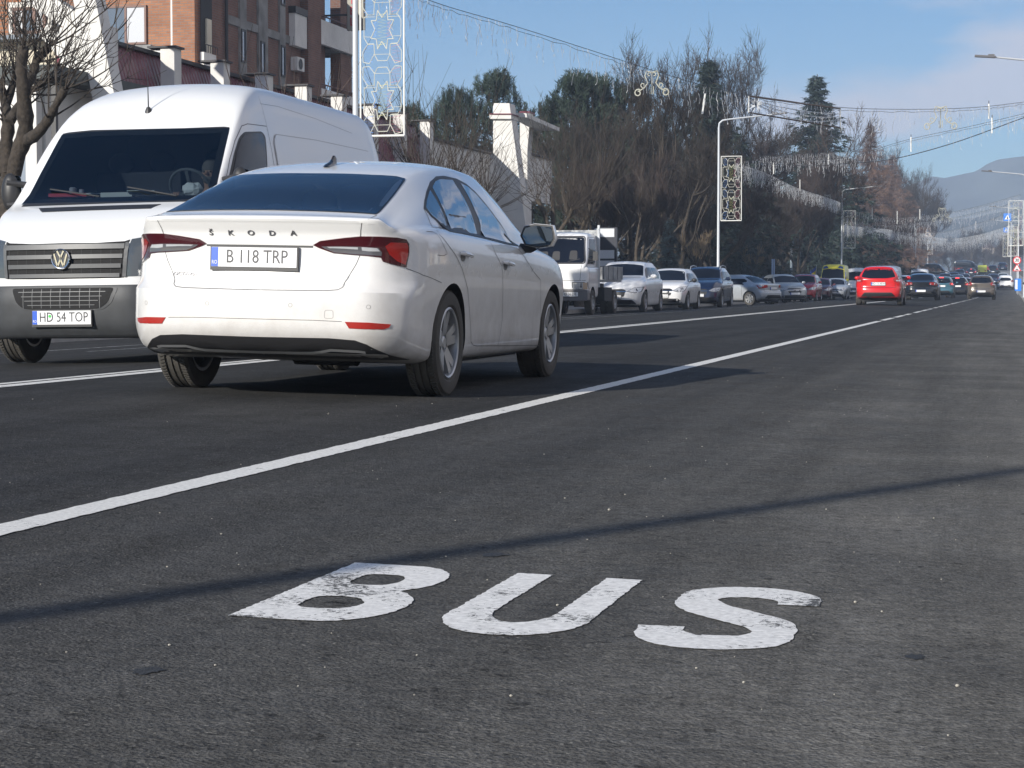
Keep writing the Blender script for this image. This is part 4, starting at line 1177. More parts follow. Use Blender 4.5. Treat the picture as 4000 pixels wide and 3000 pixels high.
    for s in (-1, 1): g.sphere((hx + s * .03, hy - .078, hz + .025), (.012, .008, .007), 8, 6)
    g.build('eye', mat('eye_dark', (.02, .02, .02), .2), drv)
    # ---- loose things on the dash
    def on_dash(name, mb, m, label, cat):
        o = mb.build(name, m, None, smooth=False); o.matrix_world = MW.copy(); tag(o, label, cat); return o
    g = MB(); g.cbox((-.48, 1.20, 1.455), (.34, .22, .03), 0, Matrix.Rotation(.15, 3, 'Z')); on_dash('folder', g, mat('red_card', (.62, .03, .06), .5), 'red folder lying on the van dashboard behind the windscreen', 'folder')
    g = MB(); g.cbox((-.28, 1.16, 1.465), (.16, .10, .006), 0, Matrix.Rotation(-.5, 3, 'Z')); on_dash('paper_sheet', g, mat('paper', (.7, .75, .75), .7), 'white paper beside the red folder on the van dashboard', 'paper')
    g = MB(); g.cbox((.22, 1.14, 1.465), (.24, .12, .006), 0, Matrix.Rotation(.2, 3, 'Z') @ Matrix.Rotation(-.2, 3, 'X')); on_dash('paper_sheet', g, MATS['paper'], 'white paper on the van dashboard in front of the steering wheel', 'paper')
    g = MB(); g.sphere((.60, 1.36, 1.49), (.10, .07, .06), 10, 6); rr_ = random.Random(4); g.v = [(x + rr_.uniform(-.012, .012), y, z + rr_.uniform(-.012, .012)) for (x, y, z) in g.v]; on_dash('cloth', g, mat('cloth_white', (.7, .72, .72), .9), 'crumpled white cloth on the van dashboard beside the steering wheel', 'cloth')
    g = MB(); g.lathe([(.03, 0), (.032, .07), (.02, .08), (.001, .08)], 12, 'z', (-.52, 1.31, 1.455)); g.lathe([(.022, 0), (.022, .06), (.001, .06)], 12, 'z', (-.44, 1.32, 1.455)); on_dash('bottle', g, mat('grey_plastic', (.35, .37, .4), .4), 'small grey pots standing behind the red folder on the van dashboard', 'pots')
    return root
van()
# ================================================================== other vehicles
CARN = [0]
def paint(col, nm):
    return mat('paint_' + nm, col, .25, coat=.8, metal=.0 if sum(col) > 1.6 or nm in ('bright_red', 'red', 'yellow') else .25, dirt=(.16, .14, .11), dirtz=(.1, .9))
def car(kind, x, y, rz, pm, label, away=True, plate='', L_=None, H=None, Wd=None, name=None, group=None, cat='car', detail=1, lampon=False, trim=None, lights_lit=False):
    """generic modern car. local -y is the tail, +y the nose; rz turns it. away=True: nose towards +y"""
    P = dict(
        hatch=dict(L=4.0, H=1.48, W=.86, zt=[(0, .98), (.05, 1.06), (.18, 1.36), (.32, 1.44), (.9, 1.475), (1.8, 1.46), (2.2, 1.38), (2.9, 1.02), (3.3, .96), (3.75, .84), (4, .66)], belt=[(0, .90), (.4, .96), (2.6, .93), (3.2, .88), (4, .66)], wr=[(0, .62), (.3, .53), (1.2, .56), (2.2, .58), (2.9, .70), (4, .58)]),
        sedan=dict(L=4.4, H=1.46, W=.88, zt=[(0, .98), (.1, 1.0), (.62, 1.05), (1.3, 1.38), (1.8, 1.455), (2.4, 1.45), (2.75, 1.36), (3.35, 1.02), (3.8, .94), (4.2, .82), (4.4, .66)], belt=[(0, .90), (.6, .96), (2.8, .92), (3.4, .88), (4.4, .64)], wr=[(0, .72), (.6, .68), (1.3, .58), (2.4, .58), (3.35, .72), (4.4, .60)]),
        suv=dict(L=4.45, H=1.67, W=.92, zt=[(0, 1.08), (.06, 1.16), (.30, 1.52), (.5, 1.60), (1.1, 1.665), (2.1, 1.65), (2.5, 1.55), (3.2, 1.17), (3.6, 1.10), (4.15, .98), (4.45, .78)], belt=[(0, 1.0), (.4, 1.08), (2.8, 1.05), (3.5, 1.02), (4.45, .78)], wr=[(0, .70), (.5, .62), (1.4, .63), (2.4, .64), (3.2, .74), (4.45, .62)]),
        wagon=dict(L=4.45, H=1.52, W=.87, zt=[(0, .98), (.05, 1.08), (.20, 1.40), (.35, 1.47), (1.2, 1.52), (2.3, 1.50), (2.7, 1.40), (3.35, 1.03), (3.8, .96), (4.2, .82), (4.45, .66)], belt=[(0, .90), (.4, .98), (2.8, .94), (3.5, .88), (4.45, .64)], wr=[(0, .70), (.35, .62), (1.4, .62), (2.5, .61), (3.35, .72), (4.45, .60)]),
        van=dict(L=5.0, H=2.35, W=.97, zt=[(0, 2.2), (.1, 2.28), (.5, 2.34), (2.5, 2.35), (3.2, 2.28), (3.55, 2.05), (4.2, 1.32), (4.6, 1.18), (4.9, 1.02), (5.0, .9)], belt=[(0, 1.2), (3.6, 1.2), (4.2, 1.16), (4.7, 1.0), (5.0, .84)], wr=[(0, .80), (3.0, .80), (3.55, .78), (4.2, .84), (5.0, .72)]),
    )[kind]
    sx = (L_ or P['L']) / P['L']; sz = (H or P['H']) / P['H']; Wm = Wd or P['W']; LL = P['L'] * sx
    K2 = lambda pts, f=1.0: K(*[(a * sx, b * f) for a, b in pts])
    zt, zbelt, wr0 = K2(P['zt'], sz), K2(P['belt'], sz), K2(P['wr'], Wm / P['W'])
    van_ = kind == 'van'
    W = K((0, Wm * .93), (.4, Wm * .985), (LL * .4, Wm), (LL - .8, Wm * .99), (LL, Wm * .84))
    zb = K((0, .30), (.6, .22), (LL - .6, .2), (LL, .24))
    def sec(y):
        t, bl = zt(y), zbelt(y)
        bl = min(bl, t - .03); zr = bl + (t - bl) * (.80 if not van_ else .9)
        zr = min(t - .012, max(zr, t - .07 - (.05 if van_ else 0)))
        return body_section(zb(y), W(y), bl, wr0(y), zr, t)
    hb = kind in ('hatch', 'suv', 'wagon')
    pz = K((.2, .14), (.34, .04), (.45, 0), (.62, .01), (.70, .06), (.9, .07), (1.05, .09), (1.2, .16), (1.5, .3)) if hb else K((.2, .14), (.34, .04), (.45, 0), (.62, .01), (.70, .07), (.95, .05), (1.05, .06))
    if van_: pz = K((.2, .08), (.5, 0), (2.3, .05))
    if hb:
        # steep tailgate is modelled by the roof line; the lower tail by yr
        pz = K((.2, .14), (.34, .04), (.45, 0), (.62, .01), (.70, .05), (.9, .05), (1.1, .05))
    yr = lambda x, z: pz(z / sz) + .05 * (x / .6) ** 2 + .25 * (max(0, x - .58) / .3) ** 2.2
    fz = K((.2, .10), (.4, .0), (.6, .01), (.75, .06), (1.1, .12))
    yf = lambda x, z: fz(z / sz) + .07 * (x / .6) ** 2 + .28 * (max(0, x - .55) / .3) ** 2
    body = loft(LL, sec, yr, yf, Rr=.7, Rf=.8, ny=44, ncap=14, rnd=.03)
    bvh = to_bvh(body)
    root = empty(name or 'car', (x, y, gz(x, y)), rz, label, cat, group)
    rw = .31 * (1.1 if kind in ('suv', 'van') else 1)
    yA, yF = .78 * sx, LL - .84 * sx
    me = body.mesh('body', True, 32); me.materials.append(pm)
    if detail:
        cs = []
        for ya in (yA, yF):
            for s in (-1, 1): cs.append(MB().lathe([(.001, 0), (rw + .055, 0), (rw + .055, .5), (.001, .5)], 24, 'x', (s * (Wm - .02) - (.22 if s > 0 else .28), ya, rw + .01)).mesh('cut', False))
        for c in cs: c.materials.append(M_INT)
        me = boolean_cut(me, cs)
    off = Matrix.Translation((0, -LL / 2, 0))
    root2 = root
    bo = link('body', me, None, root)
    made = [bo]
    before = set(o.name for o in root.children)
    def X(mb_, nm, m, par=root, **kw): o = mb_.build(nm, m, par, **kw); return o
    top = lambda y: zt(y)
    if not van_:
        # rear window
        if kind == 'sedan':
            ya, yb = .66 * sx, 1.28 * sx
            poly = [(-.60, ya), (.60, ya), (.50, yb), (0, yb + .03), (-.50, yb)]
            patch('rear_window', bvh, rpoly(poly, .05), 'z', 1, .004, M_GLASSD, root, .12)
        else:
            z0, z1 = 1.03 * sz, 1.36 * sz
            poly = [(-.62, z0 + .02), (-.3, z0 - .03), (.3, z0 - .03), (.62, z0 + .02), (.60, z0 + .1), (.50, z1 - .02), (0, z1 + .01), (-.50, z1 - .02), (-.60, z0 + .1)]
            if kind == 'suv': poly = [(a, b - .02) for a, b in poly]
            patch('rear_window', bvh, rpoly(poly, .06), 'y', -1, .006, M_GLASSD, root, .1)
    # windscreen
    k = P['zt']; wb = dict(hatch=(2.22, 2.86), sedan=(2.78, 3.3), suv=(2.52, 3.14), wagon=(2.72, 3.3), van=(3.6, 4.16))[kind]
    ya, yb = wb[0] * sx, wb[1] * sx; wa, wbb = wr0(ya) - .03, wr0(yb) - .01
    poly = [(-wa, ya), (0, ya - .05), (wa, ya), (wbb, yb), (0, yb + .05), (-wbb, yb)]
    patch('windscreen', bvh, rpoly(poly, .05), 'z', 1, .005, M_GLASSD, root, .12)
    # side windows
    bl = zbelt(1.6 * sx) + .02; tp = lambda y: zt(y) - .10 * (1 if not van_ else 2.4)
    q0 = dict(hatch=.42, sedan=1.02, suv=.62, wagon=.45, van=2.9)[kind] * sx; q1 = wb[1] * sx - .12; ym = (q0 + q1) / 2 + .05
    if van_: q0, ym = 3.05 * sx, 3.05 * sx
    for s in (1, -1):
        n = 6; segs = ([(q0, ym - .03)] if not van_ else []) + [(ym + .03, q1)]
        for (a, b_) in segs:
            ptop = [(a + (b_ - a) * i / n) for i in range(n + 1)]
            def tz(y):
                t = min(zt(y), top(wb[0] * sx)) - .10
                if van_: t = min(zt(y) - .22, 1.95)
                return max(bl + .02, t)
            lo = bl + (.10 if a == q0 and not van_ else .0)
            poly = [(a, lo)] + [(y, tz(y)) for y in ptop] + [(b_, bl)]
            if a == q0: poly = [(a + .0, lo + .06)] + [(y, tz(y)) for y in ptop[1:]] + [(b_, bl), (a + .12, bl)]
            patch('side_window', bvh, rpoly(poly, .04), 'x', s, .005, M_GLASSD, root, .15)
    # lamps
    tl = trim or {}
    for s in (1, -1):
        W0 = W(0)
        if hb: rp = [(.60, .86 * sz), (.82, .84 * sz), (.86, .95 * sz), (.80, 1.12 * sz), (.66, 1.06 * sz), (.54, .97 * sz)]
        elif van_: rp = [(.84, .7), (.95, .7), (.95, 1.3), (.84, 1.3)]
        else: rp = [(.42, .84 * sz), (.82, .78 * sz), (.84, .95 * sz), (.46, .96 * sz)]
        rp = [(s * a * (Wm / .88), b) for a, b in rp]
        t_ = patch('tail_light', bvh, rpoly(rp, .03), 'y', -1, .006, M_RED, root, .06)
        if tl.get('roundlamps'):
            for dx in (.50, .70):
                c = bvh.ray_cast(Vector((s * dx, -3, .88 * sz)), Vector((0, 1, 0)))[0]
                if c: MB().lathe([(.001, -.004), (.045, -.004), (.055, .02)], 14, 'y', tuple(c)).build('lamp_lens', M_LENS, t_)
        elif tl.get('clearlens', True):
            cc = [(s * .66 * (Wm / .88), .90 * sz), (s * .80 * (Wm / .88), .89 * sz), (s * .80 * (Wm / .88), .93 * sz), (s * .66 * (Wm / .88), .94 * sz)]
            if not van_: patch('lamp_lens', bvh, cc, 'y', -1, .009, M_LENS, t_, .06)
        hp = [(.42, .67 * sz), (.62, .63 * sz), (.78, .66 * sz), (.84, .80 * sz), (.62, .78 * sz)]
        if van_: hp = [(.6, .82), (.8, .8), (.84, 1.02), (.66, .98)]
        patch('lamp_bezel', bvh, rpoly([(s * (.63 + (a - .63) * 1.10) * (Wm / .88), .715 * sz + (b - .715 * sz) * 1.22) for a, b in hp], .02), 'y', 1, .004, M_BLK, root, .06)
        h_ = patch('headlight', bvh, rpoly([(s * a * (Wm / .88), b) for a, b in hp], .02), 'y', 1, .006, M_LENS, root, .06)
        c = bvh.ray_cast(Vector((s * .68 * (Wm / .88), LL + 3, .71 * sz + (.18 if van_ else 0))), Vector((0, -1, 0)))[0]
        if c: MB().lathe([(.001, .012), (.035, .012), (.045, 0)], 12, 'y', tuple(c)).build('lamp_bulb', mat('lit_lamp', (1, 1, 1), .3, emit=(1, .95, .85), estr=12.0) if lights_lit else M_CHROME, h_)
    # bumper blacks, grille, plates
    patch('rear_valance', bvh, rpoly([(-.70, .25), (.70, .25), (.50, .48), (-.50, .48)], .04), 'y', -1, .005, M_BLK, root, .1)
    gr = patch('grille', bvh, rpoly([(-.34, .50 * sz), (.34, .50 * sz), (.40, .70 * sz), (.30, .74 * sz), (-.30, .74 * sz), (-.40, .70 * sz)], .04), 'y', 1, .005, M_BLK, root, .1)
    m = MB(); ribbon(bvh, m, [(-.42, .66 * sz), (.42, .66 * sz)], 'y', 1, .018, .014); m.build('grille_bar', M_CHROME, gr, smooth=False, fix=False)
    patch('lower_intake', bvh, rpoly([(-.72, .26), (.72, .26), (.60, .40), (-.60, .40)], .04), 'y', 1, .005, M_BLK, root, .1)
    c = bvh.ray_cast(Vector((0, LL + 3, .48)), Vector((0, -1, 0)))[0]; number_plate(root, c.y + .016, .49, 0, plate if not away else '', face=1)
    pzz = .80 * sz if kind in ('hatch', 'sedan') and not tl.get('lowplate') else .50 * sz
    c = bvh.ray_cast(Vector((0, -3, pzz)), Vector((0, 1, 0)))[0]; number_plate(root, c.y - .016, pzz, 0, plate if away else '', face=-1)
    if lampon:
        if kind == 'sedan': c = Vector((0, 1.26 * sx, zt(1.26 * sx) + .0)); sp_ = (.14, .02, .02)
        else: c = bvh.ray_cast(Vector((0, -3, 1.38 * sz)), Vector((0, 1, 0)))[0] or Vector((0, .2, 1.38 * sz)); sp_ = (.14, .03, .02)
        m = MB(); m.cbox(tuple(c), (sp_[0] * 2, .05, .035)); m.build('brake_light', mat('lit_brake', (.8, .02, .02), .3, emit=(1, .05, .04), estr=3.0), root, smooth=False)
        for s in (1, -1):
            m = MB(); c = bvh.ray_cast(Vector((s * .72 * Wm / .88, -3, .93 * sz)), Vector((0, 1, 0)))[0]
            if c: m.cbox((c.x, c.y - .008, c.z), (.1, .03, .07)); m.build('brake_light', MATS['lit_brake'], root, smooth=False)
    # gaps
    m = MB()
    for s in (1, -1):
        for yy in ((yA + .42, ym) if not van_ else (3.0 * sx,)):
            ribbon(bvh, m, [(yy, .34), (yy, bl - .01)], 'x', s, .012)
        if not van_: ribbon(bvh, m, [(q1 + .02, .34), (q1 + .08, bl - .04)], 'x', s, .012)
    for xx in (.64, -.64): ribbon(bvh, m, [(xx, .66 * sz), (xx * .96, .84 * sz)], 'y', -1, .010)
    ribbon(bvh, m, [(-.64, .66 * sz), (.64, .66 * sz)], 'y', -1, .010)
    m.build('seam_lines', M_SEAM, root, smooth=False, fix=False)
    for s in (1, -1):
        mm = MB(); c = Vector((s * (Wm + .10), q1 - .12, bl + .06)); mm.sphere(c, (.10, .06, .075), 10, 7); mm.tube([(s * (Wm - .08), q1 - .06, bl - .01), tuple(c)], .02, 6)
        mm.build('door_mirror', tl.get('mirror', pm), root)
        for yy in ([yA + .62, ym + .2] if not van_ else [3.2 * sx]):
            h = bvh.ray_cast(Vector((3 * s, yy, bl - .12)), Vector((-s, 0, 0)))[0]
            if h: mm = MB(); mm.cbox((h.x + s * .012, yy, bl - .12), (.02, .16, .022)); mm.build('door_handle', tl.get('handle', pm), root)
    key = 'w%.2f_%d' % (rw, tl.get('spokes', 5))
    wheel_meshes(key, rw, .2, rw * .66, tl.get('spokes', 5), .06, .085, 24, False)
    for s in (1, -1): put_wheel(key, root, s * (Wm - .11), yA, rw); put_wheel(key, root, s * (Wm - .11), yF, rw)
    m = MB(); m.box(-Wm + .22, Wm - .22, .4, LL - .4, .16, .26); m.build('underbody', M_INT, root, smooth=False)
    if tl.get('rails'):
        for s in (1, -1):
            m = MB(); m.tube([(s * .60, .55, zt(.55) - .03), (s * .60, .7, zt(.7) + .03), (s * .60, 1.4, zt(1.4) + .03), (s * .60, 2.1, zt(2.1) + .01), (s * .60, 2.3, zt(2.3) - .05)], .018, 6); m.build('roof_rail', M_GALV, root)
    # pivot at the middle of the car on the ground
    for o in root.children: o.location.y -= LL / 2
    root['length'] = LL
    del root['length']
    return root
def at_s_(u, v, s): r = pray(u, v); k = s / r.y; return (r.x * k, HC + r.z * k)
def at_ul(u, s): return at_s_(u, 1128, s)[0]
def sx_(u, l):
    t = (u - 2000) / 7800.; c, s = math.cos(YAW), math.sin(YAW)
    return -l * (c + t * s) / (s - t * c)
DIRT = 0
def col(r, g, b): return (r, g, b)
P_WH = mat('paint_white', (.82, .83, .84), .22, coat=.8, dirt=(.25, .22, .18), dirtz=(.1, .8))
P_NAVY = mat('paint_navy', (.012, .025, .07), .2, coat=1.0, dirt=(.08, .07, .06), dirtz=(.1, .5))
P_SILV = mat('paint_silver', (.50, .54, .58), .3, coat=.6, metal=.35, dirt=(.16, .14, .12), dirtz=(.1, .8))
P_SILG = mat('paint_grey_silver', (.34, .37, .40), .3, coat=.6, metal=.35, dirt=(.16, .14, .12), dirtz=(.1, .8))
P_RED = mat('paint_red', (.38, .02, .03), .25, coat=.8)
P_BRED = mat('paint_bright_red', (.62, .012, .015), .18, coat=1.0, dirt=(.10, .03, .03), dirtz=(.1, .6))
P_MAR = mat('paint_maroon', (.09, .015, .02), .25, coat=.8)
P_BLACK = mat('paint_black', (.010, .012, .017), .15, coat=1.0)
P_TEAL = mat('paint_teal', (.07, .17, .22), .25, coat=.8, metal=.4)
P_TAUPE = mat('paint_taupe', (.17, .145, .125), .25, coat=.8, metal=.5)
P_YEL = mat('paint_yellow', (.72, .66, .04), .35, coat=.4)
PARK = 'cars parked along the left kerb'
DRIV = 'cars driving away along the road'
def parked(kind, u, l, rot, pm, label, **kw):
    """u: where along the kerb; rot: extra turn from nose-towards-us"""
    return car(kind, l, sx_(u, l), math.pi + R(rot), pm, label, away=False, group=PARK, **kw)
def driving(kind, x, y, pm, label, rot=0, **kw):
    return car(kind, x, y, R(rot), pm, label, away=True, group=DRIV, **kw)
parked('suv', 2446, -12.35, 0, P_WH, 'white SUV with a dark grille parked right behind the flatbed truck', plate='HD 03 JAJ', trim=dict(spokes=5))
parked('hatch', 2618, -12.0, 0, P_WH, 'small white hatchback with dark mirrors parked between the white SUV and the navy SUV', plate='HD 10 LCG', H=1.50, L_=4.06, trim=dict(mirror=M_BLK))
parked('suv', 2755, -12.1, 0, P_NAVY, 'dark navy SUV with silver roof rails parked beside the lamp post', L_=4.3, H=1.66, Wd=.90, trim=dict(rails=1))
parked('sedan', 2868, -12.6, -118, P_SILV, 'silver saloon parked nose to the kerb, its side and silver wheel showing', L_=4.47, H=1.42, trim=dict(spokes=7))
parked('wagon', 3012, -14.6, 0, P_NAVY, 'dark estate car standing behind the tail of the silver saloon', H=1.6)
parked('sedan', 3048, -12.1, 27, P_SILG, 'grey silver saloon turned slightly, parked beyond the silver saloon', L_=4.29, H=1.53, Wd=.87, trim=dict())
parked('wagon', 3143, -12.2, 0, P_RED, 'red estate car parked left of the maroon car', H=1.64, plate='HD 07 KAR')
parked('hatch', 3203, -12.4, 0, P_MAR, 'small maroon hatchback parked between the red estate and the ambulance')
parked('hatch', 3262, -11.6, 0, P_SILV, 'pale silver hatchback parked in front of the yellow ambulance', H=1.46)
parked('van', 3348, -12.6, 0, P_WH, 'white van parked behind the yellow ambulance', name='parked_van', H=2.4)
driving('hatch', -4.95, 77.2, P_BRED, 'bright red hatchback driving away in the middle lane', plate='HD 15 ARW', L_=3.95, H=1.48, Wd=.86, trim=dict(spokes=5))
driving('sedan', -4.95, 112, P_BLACK, 'black saloon with round clear tail lamps just ahead of the red hatchback', L_=4.77, H=1.47, Wd=.91, trim=dict(roundlamps=1, lowplate=1))
driving('hatch', -4.9, 141, P_TEAL, 'teal blue hatchback with its brake light lit, between the black saloon and the taupe hatchback', lampon=True, H=1.47)
driving('hatch', -2.05, 128, P_TAUPE, 'taupe hatchback driving in the bus lane beside the broken line', H=1.52, L_=4.07, trim=dict(lowplate=1))
driving('suv', -1.1, 232, P_WH, 'white SUV far up the bus lane, beside the speed limit sign', H=1.64)

driving('hatch', at_ul(3742, 150), 150, P_BLACK, 'dark hatchback with a lit brake light, half hidden behind the teal hatchback', lampon=True, detail=0)
driving('suv', at_ul(3738, 208), 208, P_BLACK, 'black car with a lit high brake light ahead of the teal hatchback', lampon=True, detail=0)
driving('sedan', at_ul(3793, 330), 330, P_BLACK, 'black car with a red brake light at the crest of the far queue', lampon=True, detail=0)
driving('hatch', at_ul(3768, 262), 262, P_NAVY, 'navy car in the far queue between the white oncoming car and the taupe hatchback', detail=0)
driving('hatch', at_ul(3918, 285), 285, P_SILV, 'silver car just above the far white SUV', detail=0)
driving('wagon', at_ul(3880, 265), 265, P_NAVY, 'dark estate car left of the far white SUV', detail=0)
driving('suv', at_ul(3878, 360), 360, P_BLACK, 'big dark SUV at the far end of the right lane', detail=0)
driving('suv', at_ul(3915, 400), 400, P_NAVY, 'dark car at the very end of the right lane', detail=0)
ONC = 'oncoming vehicles'
def oncoming(kind, u, s, pm, label, rot=0, **kw): return car(kind, at_ul(u, s), s, math.pi + R(rot), pm, label, away=False, group=ONC, detail=0, **kw)
oncoming('hatch', 3768, 190, P_WH, 'white oncoming car with its headlights lit between the teal and taupe hatchbacks', lights_lit=True)
oncoming('van', 3468, 150, P_SILG, 'grey van coming towards us behind the roof of the bright red hatchback', name='oncoming_van')
oncoming('hatch', 3530, 128, P_WH, 'white oncoming car peeping out right of the bright red hatchback')
oncoming('suv', 3648, 225, P_NAVY, 'dark oncoming SUV behind the slim lamp post', rot=25)
oncoming('suv', 3690, 250, P_BLACK, 'dark oncoming SUV to the right of the other dark one', lights_lit=True)
oncoming('sedan', 3725, 290, P_NAVY, 'dark oncoming saloon with lit headlights in the far queue', lights_lit=True)
oncoming('wagon', 3748, 320, P_BLACK, 'dark oncoming estate with lit headlights, farthest of the queue', lights_lit=True)
oncoming('van', 3592, 205, P_WH, 'white oncoming van showing its pale roof above the black saloon', name='oncoming_van')
oncoming('van', 3650, 330, P_BLACK, 'long dark van across the far end of the road', rot=80, name='oncoming_van')
oncoming('van', 3780, 360, P_BLACK, 'second long dark van across the far end of the road', rot=85, name='oncoming_van')
car('sedan', 1.45, 118, math.pi, P_BLACK, 'black saloon parked over the right kerb at the picture edge', away=False)
# ambulance
xa, ya_ = -12.9, sx_(3258, -12.9)
am = car('van', xa, ya_, math.pi, mat('paint_yellow', (.62, .60, .05), .35, coat=.4, dirt=(.3, .28, .1), dirtz=(.1, .8)), 'yellow ambulance van with an orange stripe and blue roof lamps behind the silver hatchback', away=False, H=2.55, name='ambulance', cat='ambulance', group=PARK)
hf = 5.0 / 2
m = MB(); m.box(-.78, .78, 1.02 , 1.04, 2.02, 2.12); m.build('orange_stripe', mat('stripe_orange', (.75, .22, .03), .5), am, smooth=False)
for s in (-1, 1):
    m = MB(); m.prism([(s * .34, 2.27), (s * .72, 2.18), (s * .70, 2.36), (s * .46, 2.42)], 1.02, 1.10, 'y'); m.build('blue_lamp', mat('blue_lamp', (.03, .08, .25), .1, coat=1), am, smooth=False)
# yellow-green lorry and red board at the far end
def far_box(u, v0, v1, s, wd, m, label, nm, cat):
    x, z1_ = at_s_(u, v0, s); z0_ = gz(x, s); r = empty(nm, (x, s, z0_), 0, label, cat)
    h = z1_ - z0_; MB().box(-wd / 2, wd / 2, 0, 4.5, .7, h).build('cargo_box', m, r, smooth=False); MB().box(-wd / 2 + .1, wd / 2 - .1, 4.51, 6.0, .5, h * .85).build('cab', M_BLK, r, smooth=False)
    for yy in (.9, 5.2):
        for s_ in (-1, 1): MB().lathe([(.001, -.12), (.42, -.12), (.42, .12), (.001, .12)], 14, 'x', (s_ * (wd / 2 - .2), yy, .42)).build('wheel', M_TYRE, r)
    for s_ in (-1, 1): MB().box(s_ * (wd / 2 - .2) - .12, s_ * (wd / 2 - .2) + .12, -.03, 0, .8, 1.0).build('tail_light', M_RED, r, smooth=False)
    return r
far_box(3837, 1036, 1065, 345, 1.45, mat('lorry_lime', (.42, .48, .06), .5), 'small yellow green lorry at the far end of the queue', 'lorry', 'lorry')
far_box(3858, 1042, 1068, 365, 1.35, P_RED, 'small red lorry beside the yellow green one', 'lorry', 'lorry')

# ================================================================== flatbed truck parked on the left
def truck():
    X0, Y0 = -12.58, 55.3; root = empty('flatbed_truck', (X0, Y0, gz(X0, Y0)), 0, 'white flatbed truck with grey drop sides parked beyond the nearest car mirror', 'truck')
    LEN = 1.6
    zt = K((0, 1.38), (.06, 1.46), (.25, 1.86), (.45, 2.24), (.62, 2.35), (1.0, 2.39), (1.6, 2.39)); zr = lambda y: zt(y) - (.04 if y < .1 else .075); W = K((0, .80), (.15, .84), (1.6, .85)); bl = K((0, 1.30), (.15, 1.38), (1.6, 1.40)); wr = K((0, .78), (.45, .73), (1.6, .73))
    sec = lambda y: body_section(.50, W(y), bl(y), wr(y), zr(y), zt(y))
    body = loft(LEN, sec, lambda x, z: .03 * (x / .6) ** 2 + .10 * (max(0, x - .6) / .24) ** 2 + (.06 if z < .72 else 0), lambda x, z: 0, Rr=.5, Rf=.3, ny=26, ncap=16, rnd=.03); bvh = to_bvh(body)
    me = body.mesh('body', True, 32); me.materials.append(P_WH)
    cs = []
    for s in (-1, 1): c = MB().lathe([(.001, 0), (.40, 0), (.40, .5), (.001, .5)], 24, 'x', (s * .80 - .25, .85, .42)).mesh('cut', False); c.materials.append(M_INT); cs.append(c)
    link('cab', boolean_cut(me, cs), None, root)
    ws = patch('windscreen', bvh, rpoly([(-.72, 1.49), (.72, 1.49), (.66, 2.22), (-.66, 2.22)], .07), 'y', -1, .006, M_GLASSD, root, .1)
    m = MB(); ribbon(bvh, m, rpoly([(-.74, 1.47), (.74, 1.47), (.68, 2.24), (-.68, 2.24)], .08) + [(-.74, 1.5)], 'y', -1, .03, .008); m.build('windscreen_rubber', M_BLK, ws, smooth=False, fix=False)
    m = MB()
    for x in (-.35, .25): ribbon(bvh, m, [(x, 1.52), (x + .35, 1.60)], 'y', -1, .02, .012)
    m.build('wiper', M_BLK, ws, smooth=False, fix=False)
    for x, z in ((-.45, 1.70), (-.1, 1.70), (.40, 1.72)): patch('seat_shape', bvh, rpoly([(x - .12, z - .14), (x + .12, z - .14), (x + .10, z + .12), (x - .10, z + .12)], .05), 'y', -1, .0068, M_BLK, ws, .1)
    m = MB(); ribbon(bvh, m, [(-.8, .99), (.8, .99)], 'y', -1, .012); ribbon(bvh, m, [(.62, 1.0), (.66, 1.42)], 'y', -1, .010); ribbon(bvh, m, [(-.62, 1.0), (-.66, 1.42)], 'y', -1, .010)
    for s in (1, -1): ribbon(bvh, m, [(.32, .75), (.28, 1.2), (.5, 2.2), (1.4, 2.25), (1.42, .8)], 'x', s, .012)
    m.build('seam_lines', M_SEAM, root, smooth=False, fix=False)
    for k in range(3): patch('front_vent', bvh, [(-.10, 1.10 + k * .05), (.06, 1.10 + k * .05), (.06, 1.125 + k * .05), (-.10, 1.125 + k * .05)], 'y', -1, .005, M_BLK, root, .1)
    for s in (1, -1):
        patch('lamp_bezel', bvh, [(s * .40, .735), (s * .82, .735), (s * .82, .945), (s * .40, .945)][::s], 'y', -1, .008, M_BLK, root, .1)
        hl = patch('headlight', bvh, [(s * .42, .75), (s * .80, .75), (s * .80, .93), (s * .42, .93)][::s], 'y', -1, .012, M_LENS, root, .1)
        patch('indicator', bvh, [(s * .70, .75), (s * .80, .75), (s * .80, .93), (s * .70, .93)][::s], 'y', -1, .016, mat('pale_amber', (.55, .42, .3), .2), hl, .1)
        patch('side_window', bvh, rpoly([(.38, 1.46), (1.34, 1.46), (1.34, 2.18), (.62, 2.18)], .06), 'x', s, .005, M_GLASSD, root, .15)
        m = MB(); m.cbox((s * 1.03, .22, 1.68), (.14, .05, .26)); m.tube([(s * .82, .25, 1.5), (s * 1.0, .24, 1.56)], .012, 5); m.tube([(s * .82, .25, 1.9), (s * 1.0, .24, 1.8)], .012, 5); m.build('door_mirror', M_BLK, root, smooth=False)
    m = MB(); m.prism(rpoly([(-.86, .42), (.86, .42), (.86, .72), (-.86, .72)], .05), -.06, .30, 'y'); bp = m.build('bumper', mat('bumper_brown_grey', (.16, .15, .15), .6), root, smooth=False)
    number_plate(root, -.075, .60, .33, 'HD 06 DIE', .52, .12, -1)
    for s, x in ((1, 1), (-1, -1)): m = MB(); m.box(x * .82 - .03, x * .82 + .03, 1.66, 1.74, .8, 2.60); m.build('headboard_post', M_GALV, root, smooth=False)
    m = MB(); m.box(-.79, .79, 1.67, 1.72, 1.30, 2.46); m.build('headboard', mat('headboard_pale', (.55, .56, .55), .6), root, smooth=False)
    M_DS = mat('dropside_grey', (.26, .27, .28), .6, var=.25, vscale=4)
    m = MB(); m.box(-.93, .93, 1.76, 4.6, .96, 1.02); m.build('load_bed', M_DS, root, smooth=False)
